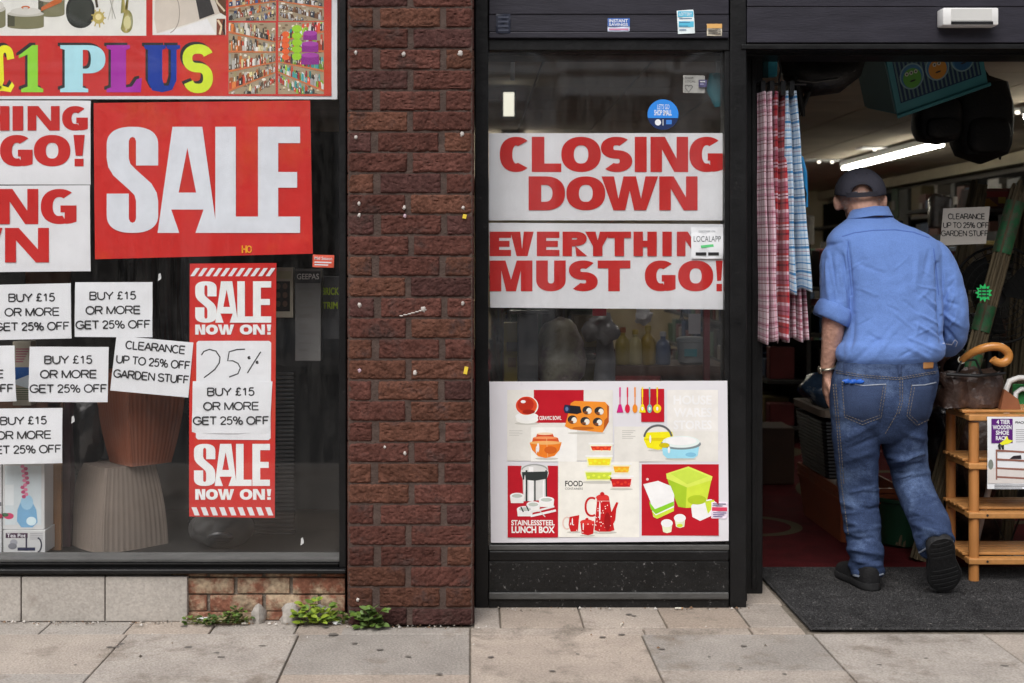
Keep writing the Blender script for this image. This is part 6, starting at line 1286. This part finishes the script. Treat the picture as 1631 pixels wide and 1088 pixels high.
for sx in (-1, 1):
    ball(mb, (sx*.089, -.006, -.030), .019, .013, .036, 16, 12); ball(mb, (sx*.097, -.012, -.024), .012, .008, .026, 12, 10); ball(mb, (sx*.076, .0, -.03), .018, .016, .03, 12, 8)
mb.xf = None
limb(mb, subdiv([(a, b, c, r*.7, q*.7) for a, b, c, r, q in LARM[:5]]+[(1328, 512, .552, .046, .048), (1326, 532, .556, .043, .045), (1322, 558, .568, .035, .036), (1318, 580, .582, .028, .029), (1318, 592, .592, .027, .023)]))
limb(mb, subdiv([(a, b, c, r*.7, q*.7) for a, b, c, r, q in RARM]+[(1507, 558, .74, .029, .027), (1505, 562, .77, .027, .024)]))
limb(mb, subdiv([(a, b, c, r*.78, q*.78) for a, b, c, r, q in LLEG]+[(1382, 922, .52, .045, .05)])); limb(mb, subdiv([(a, b, c, r*.78, q*.78) for a, b, c, r, q in RLEG[:-1]]+[(1491, 862, .325, .045, .05)])); torso(mb, .84, PELV)
def hand(mb, wrist, d, back, thumb, curl):
    d = d.normalized(); back = (back-d*back.dot(d)).normalized(); sd = d.cross(back).normalized()*thumb
    rings = []
    for u, w, t in ((-.02, .026, .02), (.01, .03, .019), (.045, .041, .017), (.085, .043, .014), (.1, .038, .011)):
        rings.append([wrist+d*u+sd*x*w+back*z*t for x, z in sup(0, 0, 1, 1, 0, 345, 15, 2.4)])
    mb.loft(rings)
    for k, (o, l) in enumerate(((.031, .072), (.0105, .08), (-.0105, .074), (-.031, .058))):
        p = wrist+d*.088+sd*o; q = d.copy(); pts = [p-q*.02]; rs = [.0092]
        for j, f in enumerate((.45, .32, .23)):
            a = curl*(.5+.35*j); q = (q*math.cos(a)-back*math.sin(a)).normalized(); p = p+q*l*f; pts.append(p); rs.append(.0088-.0012*j)
        mb.tube(pts, rs, 10)
    p = wrist+d*.03+sd*.03; q = (d*.6+sd*.75-back*.25).normalized(); mb.tube([p-q*.012, p+q*.03, p+q*.03+(q+d*.5).normalized()*.03, p+q*.03+(q+d*.7).normalized()*.052], [.015, .0125, .0105, .0085], 10)
lw_ = W(1318, 594, .594); hand(mb, lw_, Vector((.03, .35, -1)), Vector((-1, .1, 0)), -1, .35)
rw = W(1505, 563, .775); hand(mb, rw, Vector((-.25, 1, -.35)), Vector((.9, .2, .4)), 1, .95)
vs, fs, nr = remesh(mb, .005, 3)
mb = MB(M_skin); mb.add(vs, fs); mb.build('body', man, smooth=180)
mb = MB(mat('eye_white', (.6, .6, .58), .3), HR)
for sx in (-1, 1): ball(mb, (sx*.031, .086, -.0), .012, .009, .007, 12, 8)
mb.cm = M_ink
for sx in (-1, 1): ball(mb, (sx*.031, .0935, -.0), .004, .0025, .004, 8, 6)
mb.build('eyes', man, smooth=True)
mb = MB(mat('grey_hair', (.5, .48, .46), .9, .3, 60, .8, 160), HR)
rn = random.Random(2)
for k in range(1500):
    a = rn.uniform(-2.5, 2.5); z = rn.uniform(-.060, .0); 
    if abs(a) < 2.2 and abs(a) > 1.35 : continue
    rr_ = math.sqrt(max(.05, 1-((z-.012)/.1)**2)); p = Vector((math.sin(a)*.080*rr_*1.0, -math.cos(a)*.098*rr_, z)); nn = Vector((p.x/.08**2, p.y/.098**2, 0)).normalized()
    if p.y > .03: continue
    mb.add([p+nn*.001+Vector((.0008, 0, 0)), p+nn*.001-Vector((.0008, 0, 0)), p+nn*.0052+Vector((rn.uniform(-.003, .003), 0, -.010))], [(0, 1, 2)])
mb.build('hair', man)
# -- shirt
M_shirt = mat('blue_cotton_shirt', (.135, .238, .55), .85, .06, 5, .42, 34, spec=.12, sheen=.1, fine=(300, .09))
mb = MB(M_shirt); torso(mb); limb(mb, subdiv(LARM)); limb(mb, subdiv(RARM))
vs, fs, nr = remesh(mb, .0042, 14)
rnc = random.Random(77)
def seg(px, py, a, b, w):
    dx, dy = b[0]-a[0], b[1]-a[1]; l = dx*dx+dy*dy; t = max(0, min(1, ((px-a[0])*dx+(py-a[1])*dy)/l)); q = math.hypot(px-a[0]-t*dx, py-a[1]-t*dy)
    return math.exp(-(q/w)**2)*(math.sin(math.pi*min(1, max(0, .08+.84*t)))**.6)
CR = [((1350, 385), (1357, 470), 3, -7), ((1347, 400), (1352, 500), 5, 5), ((1322, 400), (1336, 478), 3, -4), ((1314, 420), (1322, 485), 4, 4), ((1339, 430), (1347, 490), 3, 4), ((1312, 392), (1340, 386), 3, -4),
      ((1372, 430), (1362, 520), 6, 3), ((1385, 520), (1350, 572), 5, 4), ((1400, 540), (1362, 575), 4, -3), ((1362, 500), (1356, 560), 4, -4),
      ((1470, 470), (1497, 492), 2.6, 4), ((1465, 500), (1500, 520), 2.6, 4.5), ((1458, 515), (1498, 540), 3, 4.5), ((1450, 540), (1497, 560), 3, 4), ((1462, 455), (1496, 462), 2.4, 3), ((1476, 482), (1500, 503), 2, -3), ((1440, 550), (1480, 572), 3.5, 3.5),
      ((1493, 420), (1499, 545), 3.4, -11), ((1505, 430), (1503, 470), 3, 4), ((1504, 500), (1530, 520), 3.4, 5), ((1503, 520), (1524, 545), 3, -4), ((1508, 480), (1526, 486), 3, -3),
      ((1412, 395), (1425, 440), 5, 2.5), ((1436, 430), (1450, 500), 8, 3), ((1395, 460), (1400, 540), 8, -2.5), ((1430, 520), (1395, 566), 5, 3), ((1480, 400), (1472, 440), 4, -3), ((1462, 402), (1458, 460), 5, 3), ((1370, 372), (1368, 420), 5, -3)]
for k in range(26):
    x = rnc.uniform(1358, 1488); y = rnc.uniform(400, 560); l = rnc.uniform(14, 40); a = rnc.choice((.5, .7, 1.5, 2.4, 2.7))+rnc.uniform(-.25, .25); CR.append(((x, y), (x+l*math.cos(a), y+l*math.sin(a)), rnc.uniform(1.6, 3), rnc.choice((-1, 1))*rnc.uniform(1.2, 2.6)))
for k in range(14):
    x = rnc.uniform(1506, 1532); y = rnc.uniform(420, 540); CR.append(((x, y), (x+rnc.uniform(-16, 4), y+rnc.uniform(8, 26)), rnc.uniform(1.6, 2.6), rnc.choice((-1, 1))*rnc.uniform(1.5, 3)))
    x = rnc.uniform(1312, 1346); y = rnc.uniform(400, 470); CR.append(((x, y), (x+rnc.uniform(-4, 6), y+rnc.uniform(14, 34)), rnc.uniform(1.6, 2.6), rnc.choice((-1, 1))*rnc.uniform(1.5, 3)))
ns = []
for p, n_ in zip(vs, nr):
    px, py = pxy(p); back = max(0, min(1, (-n_.y+.35)*1.6)); d = 0
    if back > 0:
        for a, b, w, amp in CR:
            if abs(px-(a[0]+b[0])/2) < 60: d += amp*seg(px, py, a, b, w)*.0017
    q = Vector((px*.035, py*.012, p.y*6)); d *= back
    d += .0035*noise.noise(q)+.0022*noise.noise(Vector((px*.05+py*.035, py*.05-px*.02, 3)))
    if py > 535: d += .006*math.sin(min(1, (py-535)/35)*math.pi)*(.6+.9*noise.noise(Vector((px*.06, 1, 0))))
    if px < 1345 and py > 385 or px > 1500: d += .004*noise.noise(Vector((px*.10, py*.028, 5)))
    ns.append(p+n_*d)
mb = MB(M_shirt); mb.add(ns, fs); shirt = mb.build('shirt', man, smooth=180)
bv_s = BVHTree.FromPolygons([tuple(p) for p in ns], fs)
eye = Vector((0, -DD, CH))
def hit(bv, px, py, off=.0015):
    d = (W(px, py, .5)-eye).normalized(); h_ = bv.ray_cast(eye, d)
    if h_[0] is None: return None
    n_ = h_[1] if h_[1].dot(d) < 0 else -h_[1]; return h_[0]+n_*off, n_
def strip(mb, bv, pts, w, off=.0016, dash=0):
    P = []
    for i in range(len(pts)-1):
        k = max(2, int(math.hypot(pts[i+1][0]-pts[i][0], pts[i+1][1]-pts[i][1])/(1.6 if dash else 3)))
        for j in range(k): t = j/k; P.append((pts[i][0]*(1-t)+pts[i+1][0]*t, pts[i][1]*(1-t)+pts[i+1][1]*t))
    P.append(pts[-1]); row = []
    for i, (x, y) in enumerate(P):
        a = P[max(i-1, 0)]; b = P[min(i+1, len(P)-1)]; l = math.hypot(b[0]-a[0], b[1]-a[1]) or 1; nx, ny = -(b[1]-a[1])/l*w/2, (b[0]-a[0])/l*w/2
        h0, h1 = hit(bv, x+nx, y+ny, off), hit(bv, x-nx, y-ny, off); row.append((h0, h1))
    for i in range(len(row)-1):
        if dash and i % 3 == 2: continue
        q = [row[i][0], row[i][1], row[i+1][1], row[i+1][0]]
        if all(q) and max((q[0][0]-q[2][0]).length, (q[1][0]-q[3][0]).length) < .03:
            up = [v[0] for v in q]; dn = [v[0]-v[1]*.002 for v in q]; mb.add(up+dn, [(0, 1, 2, 3), (0, 1, 5, 4), (1, 2, 6, 5), (2, 3, 7, 6), (3, 0, 4, 7)])
def patch(mb, bv, quad, off, n=12):
    V = {}
    for i in range(n+1):
        for j in range(n+1):
            u, v = j/n, i/n; a, b, c, d = quad
            h_ = hit(bv, (a[0]*(1-u)+b[0]*u)*(1-v)+(d[0]*(1-u)+c[0]*u)*v, (a[1]*(1-u)+b[1]*u)*(1-v)+(d[1]*(1-u)+c[1]*u)*v, off if 0 < i < n and 0 < j < n else -.001)
            if h_: V[i, j] = h_[0]
    ks = list(V); ix = {k: q for q, k in enumerate(ks)}
    mb.add([V[k] for k in ks], [(ix[i, j], ix[i, j+1], ix[i+1, j+1], ix[i+1, j]) for i in range(n) for j in range(n) if all(k in ix for k in ((i, j), (i, j+1), (i+1, j+1), (i+1, j)))])
M_seam = mat('blue_shirt_seam', (.085, .16, .45), .8, .05, 8)
for pl_ in ([(1341, 377), (1360, 371), (1390, 367), (1425, 366), (1455, 370), (1480, 379)], [(1352, 384), (1349, 405), (1354, 440), (1357, 470)], [(1487, 396), (1491, 430), (1495, 470)]): mb = MB(M_seam); strip(mb, bv_s, pl_, 1.2); mb.build('seam', shirt)
mb = MB(mat('pale_stitching', (.55, .6, .75), .8)); strip(mb, bv_s, [(1501, 547), (1516, 549), (1521, 541), (1525, 545), (1522, 552)], 1.2); mb.build('cuff_stitching', shirt)
# collar and rolled cuff
mb = MB(M_shirt); rings = []
for t in range(4):
    ring = []
    for k in range(32):
        a = 2*math.pi*k/32; cx, cy = W(1384, 340, .632).x, .637
        rr_ = (.073, .079, .096, .1)[t]; bz = (.0, .006, -.030, -.034)[t]
        fr = math.sin(a); x = cx+rr_*math.cos(a); y = cy+rr_*.92*math.sin(a)
        z = WZ(331, .6)+bz-.035*max(0, (fr+.35))-.012*math.cos(a)*-1*(-1) * (1 if math.cos(a) < 0 else .2)*0-.014*max(0, -math.cos(a))
        ring.append((x+.004*noise.noise(Vector((a, t, 0))), y, z))
    rings.append(ring)
inner = [[(p[0]*1+(W(1384, 340, .632).x-p[0])*.06, p[1]+(.637-p[1])*.06, p[2]) for p in r] for r in reversed(rings)]
mb.loft(rings+inner+[rings[0]], False); mb.build('collar', shirt, smooth=180)
mb = MB(M_shirt); rings = []
cA, cB = W(1331, 491, .55), W(1325, 511, .552); ax = (cB-cA).normalized()
side = Vector((math.cos(R(-24)), 0, math.sin(R(-24)))); fwd = Vector((0, 1, 0))
for t, k in ((-.30, .92), (-.2, 1.04), (.15, 1.13), (.6, 1.17), (.95, 1.14), (1.05, 1.06), (.95, .94), (.3, .88)):
    c = cA+(cB-cA)*t; ring = []
    for j in range(36):
        a = 2*math.pi*j/36; q = k*(1+.06*noise.noise(Vector((math.cos(a)*2, math.sin(a)*2, t*1.5))))+(.12 if math.cos(a) < -.6 else 0)*(.5+.5*t)
        ring.append(c+side*.064*q*math.cos(a)+fwd*.068*q*math.sin(a))
    rings.append(ring)
mb.loft(rings+[rings[0]], False); mb.build('rolled_cuff', shirt, smooth=180)
# -- jeans
M_den = mat('washed_denim', (.040, .062, .130), .9, .25, 5, .3, 80, spec=.08, fine=(260, .28), col2=(.100, .148, .265), c2s=2.4, c2t=.55)
mb = MB(M_den); torso(mb, 1, PELV); limb(mb, subdiv(LLEG)); limb(mb, subdiv(RLEG))
vs, fs, nr = remesh(mb, .0045, 14)
JR = [((1335, 850), (1402, 838), 4, 6), ((1345, 872), (1404, 884), 4, 7), ((1350, 893), (1405, 900), 3.4, 6), ((1350, 862), (1390, 857), 3, -5), ((1355, 905), (1400, 893), 3, -4), ((1343, 828), (1385, 842), 4, 5), ((1340, 800), (1372, 812), 5, 4),
      ((1415, 738), (1470, 722), 3.5, 8), ((1420, 748), (1468, 738), 3, -8), ((1405, 725), (1450, 733), 4, 7), ((1425, 762), (1478, 752), 5, 5), ((1448, 812), (1500, 836), 4, 6), ((1452, 835), (1498, 850), 4, 7), ((1460, 852), (1508, 846), 3.4, 5), ((1445, 825), (1480, 820), 3, -6),
      ((1345, 700), (1398, 672), 6, 5), ((1352, 715), (1400, 695), 4, -4), ((1405, 690), (1400, 640), 5, -7), ((1440, 690), (1475, 700), 5, 5), ((1345, 735), (1390, 720), 5, 4), ((1380, 590), (1440, 586), 4, -2), ((1334, 720), (1336, 800), 4, 4), ((1384, 740), (1396, 800), 5, 4), ((1440, 780), (1452, 800), 5, 4)]
for k in range(34):
    u = rnc.random(); L_ = k % 2
    if L_: y = 780+130*u; x = rnc.uniform(1345, 1385); JR.append(((x, y), (x+rnc.uniform(14, 34), y+rnc.uniform(-10, 10)), rnc.uniform(1.8, 3.2), rnc.choice((-1, 1))*rnc.uniform(2, 5)))
    else: y = 735+120*u; x = 1424+u*48+rnc.uniform(-8, 18); JR.append(((x, y), (x+rnc.uniform(14, 32), y+rnc.uniform(-14, 8)), rnc.uniform(1.8, 3.2), rnc.choice((-1, 1))*rnc.uniform(2, 5)))
ns = []
for p, n_ in zip(vs, nr):
    px, py = pxy(p); back = max(0, min(1, (-n_.y+.4)*1.6)); d = 0
    for a, b, w, amp in JR:
        if abs(py-(a[1]+b[1])/2) < 60: d += amp*seg(px, py, a, b, w)*.0015*back
    low = max(0, min(1, (py-790)/90)); d += (.002+.007*low)*noise.noise(Vector((p.x*9, p.y*9, p.z*34+p.x*14)))+.003*noise.noise(p*14)
    ns.append(p+n_*d)
mb = MB(M_den); mb.add(ns, fs); jeans = mb.build('jeans', man, smooth=180)
bv_j = BVHTree.FromPolygons([tuple(p) for p in ns], fs)
M_den2 = mat('dark_denim', (.038, .058, .120), .88, .2, 6, .35, 420, spec=.15, fine=(420, .24)); M_st = mat('tan_stitching', (.15, .135, .125), .8, .15, 60); M_stp = mat('frayed_denim_edge', (.30, .34, .42), .9, .2, 60)
for quad in ([(1342, 609), (1411, 613), (1404, 672), (1345, 667)], [(1452, 613), (1489, 611), (1478, 670), (1444, 672)]):
    mb = MB(M_den2); patch(mb, bv_j, quad, .0035); mb.build('back_pocket', jeans, smooth=180)
for pl_ in ([(1342, 608), (1375, 614), (1411, 612)], [(1452, 614), (1472, 613), (1490, 609)]): mb = MB(M_stp); strip(mb, bv_j, pl_, 1.6, .004); mb.build('pocket_edge', jeans)
for pl_ in ([(1411, 613), (1404, 664), (1374, 676), (1346, 664), (1342, 609)], [(1407, 616), (1400, 661), (1374, 671), (1349, 661)], [(1452, 613), (1444, 662), (1460, 677), (1478, 668)], [(1456, 617), (1448, 660), (1461, 672)], [(1332, 590), (1370, 597), (1430, 602), (1492, 591)], [(1333, 594), (1370, 600), (1430, 605), (1490, 594)], [(1433, 602), (1433, 640), (1428, 658), (1410, 690)], [(1437, 602), (1437, 640), (1431, 660)], [(1328, 612), (1334, 680), (1341, 770), (1352, 850)], [(1332, 612), (1338, 680), (1345, 770)]):
    mb = MB(M_st); strip(mb, bv_j, pl_, .9, .0042, 1); mb.build('stitching', jeans)
for px, py in ((1346, 580), (1433, 582)): mb = MB(M_den2); patch(mb, bv_j, [(px-4, py-4), (px+4, py-4), (px+4, py+20), (px-4, py+20)], .006, 4); mb.build('belt_loop', jeans)
mb = MB(mat('tan_leather_patch', (.35, .16, .05), .6)); patch(mb, bv_j, [(1470, 576), (1488, 575), (1487, 587), (1470, 589)], .005, 6); mb.build('leather_patch', jeans)
for pl_ in ([(1353, 914), (1380, 920), (1407, 914)], [(1464, 880), (1480, 870), (1500, 864), (1519, 862)]): mb = MB(M_stp); strip(mb, bv_j, pl_, 2.2, .003); mb.build('frayed_hem', jeans)
mb = MB(mat('bright_blue_cloth', (.02, .12, .55), .5, .2, 20))
for k in range(3):
    h_ = hit(bv_j, 1350+k*10, 608, .006)
    if h_: blob(mb, h_[0], .016, .008, .009, k+1, .5)
mb.build('pocket_cloth', None, 'bright blue cloth poking out of the back pocket of the jeans', 'cloth', smooth=True)
# -- cap
M_cap = mat('slate_cap_cotton', (.055, .055, .072), .8, .15, 14, .4, 300, spec=.15, fine=(300, .15))
CR_ = Matrix.Translation(hc+Vector((0, 0, .012))) @ Matrix.Rotation(R(-13), 4, 'Z') @ Matrix.Rotation(R(8), 4, 'X')
cap = thing('cap', 'dark slate baseball cap', 'cap', hc); del cap['label'], cap['category']; cap.parent = man; cap.location = hc-base[man.name]
mb = MB(M_cap, CR_); nu, nv_ = 72, 26; V = []
for i in range(nv_+1):
    t = i/nv_
    for j in range(nu):
        a = 2*math.pi*j/nu; el = R(92)*(1-t)-R(2)*t; r_ = max(.003, math.cos(el)); x = .104*r_*math.sin(a); y = -.124*r_*math.cos(a); z = -.003+.107*math.sin(max(el, -.2))+(.0025*abs(math.cos(3*a))*r_ if t > .1 else 0)
        V.append((x, y, z))
fs = []
for i in range(nv_):
    for j in range(nu):
        a = 2*math.pi*(j+.5)/nu; a = a if a < math.pi else a-2*math.pi; zz = (V[i*nu+j][2]+V[(i+1)*nu+j][2])/2
        if (a/.42)**2+((zz-.014)/.034)**2 < 1 and zz > .012: continue
        if (i+1) <= nv_: fs.append((i*nu+j, i*nu+(j+1) % nu, (i+1)*nu+(j+1) % nu, (i+1)*nu+j))
mb.add(V, fs); o = mb.build('crown', cap, smooth=180); sd = o.modifiers.new('thickness', 'SOLIDIFY'); sd.thickness = .003
mb = MB(mat('cap_strap', (.03, .03, .04), .6, .1, 20), CR_); rings = []
for k in range(25): a = -.62+1.24*k/24; rings.append([(.1055*math.sin(a)*q, -.1255*math.cos(a)*q, z+.005*math.sin(a)) for q, z in ((1, -.006), (1.012, -.006), (1.012, .013), (1, .013))])
mb.loft(rings); mb.build('strap', cap, smooth=30)
mb = MB(mat('cap_strap', (.03, .03, .04)), CR_); pts = [(.1045*math.sin(a)*(1-.03), -.1245*math.cos(a)*.975, .012+.036*math.sqrt(max(0, 1-(a/.44)**2))) for a in [-.44+.88*k/24 for k in range(25)]]; mb.tube(pts, .0028, 6); mb.build('opening_binding', cap, smooth=True)
mb = MB(M_cap, CR_); rings = []
for k in range(13):
    u = -1+2*k/12; a = u*.95; x0, y0 = .1*math.sin(a), .12*math.cos(a); l = .078*(1-u*u)**.5+.002; z = -.002-.012*u*u
    rings.append([(x0, y0-.004, z), (x0*1.02, y0+l, z-.012), (x0*1.02, y0+l, z-.016), (x0, y0-.004, z-.004)])
mb.loft(rings); mb.build('brim', cap, smooth=40)
mb = MB(M_cap, CR_); ball(mb, (0, 0, .105), .008, .008, .004, 12, 6); mb.build('button', cap, smooth=True)
mb = MB(mat('cap_eyelet', (.02, .02, .026), .6), CR_)
for a in (-1.0, -.35, .35, 1.0): el = .95; ball(mb, (.1025*math.cos(el)*math.sin(a), -.1235*math.cos(el)*math.cos(a), -.003+.108*math.sin(el)), .003, .003, .003, 8, 6)
mb.build('eyelet', cap, smooth=True)
# -- shoes
M_shoe = mat('black_trainer_fabric', (.013, .013, .014), .75, .25, 12, .4, 160, spec=.2); M_sole = mat('black_rubber_sole', (.020, .020, .021), .6, .3, 14, .3, 90, spec=.35)
def shoe(heel, d, up, k, hs=1, ln=1):
    d = d.normalized(); sd = d.cross(up).normalized(); up = sd.cross(d).normalized()
    X = Matrix((( d.x, sd.x, up.x, heel.x), (d.y, sd.y, up.y, heel.y), (d.z, sd.z, up.z, heel.z), (0, 0, 0, 1)))
    t = thing('shoe', 'black shoe', 'shoe', heel); del t['label'], t['category']; t.parent = man; t.location = heel-base[man.name]
    prof = [(-.004, .018, .085*hs), (.004, .027, .1*hs), (.02, .034, .11*hs), (.05, .037, .11*hs), (.08, .036, .10), (.115, .035, .085), (.15, .041, .066), (.19, .047, .053), (.215, .046, .047), (.24, .0405, .04), (.26, .032, .033), (.275, .022, .027), (.288, .007, .022)]
    prof = [(a_*ln, b_, c_) for a_, b_, c_ in prof]
    m = MB(M_shoe, X); rings = []
    for u, w, h in prof: rings.append([(u, x*w*k, .02+max(0, z)*(h-.0)*1.0 if z > 0 else .02) for x, z in sup(0, 0, 1, 1, 0, 180, 16, 2.5)])
    m.loft([r+[(r[-1][0], 0, .016)] for r in rings]); m.build('upper', t, smooth=60)
    m = MB(M_sole, X); n = 14; out = []
    for sgn in (1, -1):
        q = [(u, w*1.07*k*sgn) for u, w, h in ([(-.009, .011, 0)]+prof+[(.293*ln, .003, 0)])]
        out += q if sgn == 1 else q[::-1]
    nn = len(out); m.loft([[(u*.995, v*.94, 0) for u, v in out], [(u, v, .004) for u, v in out], [(u, v, .022) for u, v in out], [(u*.995, v*.96, .026) for u, v in out]])
    m.build('sole', t, smooth=40)
    m = MB(M_sole, X)
    for r in range(11):
        u = .006+r*.0245*ln
        if .095 < u < .13: continue
        w = k*.86*min(q[1]+(p_[1]-q[1])*(uu-q[0])/(p_[0]-q[0]) for uu in (u, u+.014) for q, p_ in zip(prof, prof[1:]) if q[0] <= uu <= p_[0])
        m.add([(u+a_*.014+.006*(1-(v/w)**2), v, z_) for a_ in (0, 1) for z_ in (-.0022, -.0003) for v in [w*(-1+2*i_/8) for i_ in range(9)]], [f_ for i_ in range(8) for f_ in ((i_, i_+1, i_+10, i_+9), (i_+18, i_+27, i_+28, i_+19), (i_, i_+18, i_+19, i_+1))])
    m.build('tread', t)
hl = gp(1391, 941, .013); hl.z = .0165; shoe(hl, Vector((-.16, 1, 0)), Vector((0, 0, 1)), 1.18, .72)
hr = W(1498, 862, .25); tr_ = gp(1508, 943, .02); tr_.z = .02; print('SHOE', (tr_-hr).length); shoe(hr, tr_-hr, Vector((0, .9, .45)), 1.34, 1, (tr_-hr).length/.286)
# -- watch
mb = MB(mat('watch_steel', (.55, .5, .4), .25, .1, 20, metal=.9)); wc = W(1318, 587, .586); ring = []
for k in range(25): a = k*math.pi/12; ring.append((wc.x+.033*math.cos(a), wc.y+.034*math.sin(a), wc.z+.006*math.cos(a)))
mb.tube(ring, .006, 8, False, flat=1); blob(mb, (wc.x-.034, wc.y-.006, wc.z-.006), .008, .017, .017, 1, 0); mb.build('wristwatch', None, 'steel wristwatch on the left wrist of the man', 'watch', smooth=40)
# -- umbrella
um = thing('umbrella', 'black umbrella with a curved wooden handle held against the hip of the man', 'umbrella', W(1530, 575, .66))
u0 = W(1531, 574, .66); u1 = W(1480, 612, 1.15)
M_han = mat('polished_wood_handle', (.50, .21, .05), .3, .15, 4, .05, 20, spec=.5, stretch=(2, 8, 8))
pts = subdiv([tuple(W(a, b, y)) for a, b, y in ((1531, 574, .66), (1545, 564, .63), (1562, 556, .60), (1580, 552, .585), (1596, 554, .58), (1606, 563, .58), (1605, 573, .58), (1596, 578, .58), (1586, 576, .58), (1581, 572, .58))], 4)
mb = MB(M_han); mb.tube([Vector(p) for p in pts], [.0135+.004*min(1, i/8) if i < 30 else .0165 for i in range(len(pts))], 14); mb.build('handle', um, smooth=True)
mb = MB(mat('black_umbrella_cloth', (.010, .010, .013), .6, .3, 10, .4, 60)); d = u1-u0; n = 9
mb.tube([u0+d*.02, u0+d*.06, u0+d*.12, u0+d*.3, u0+d*.6, u0+d*.85, u0+d], [.012, .026, .034, .034, .03, .024, .012], 16); crinkle(mb, .006, 26, 3); mb.build('canopy', um, smooth=50)
mb = MB(M_blackpl); mb.tube([u0-d*.01, u0+d*1.12], .005, 8); mb.build('shaft', um, smooth=True)
mb = MB(mat('steel_band', (.4, .38, .3), .3, .1, 8, metal=.8)); mb.tube([u0-d*.012, u0+d*.012], .0155, 14); mb.build('collar', um, smooth=40)
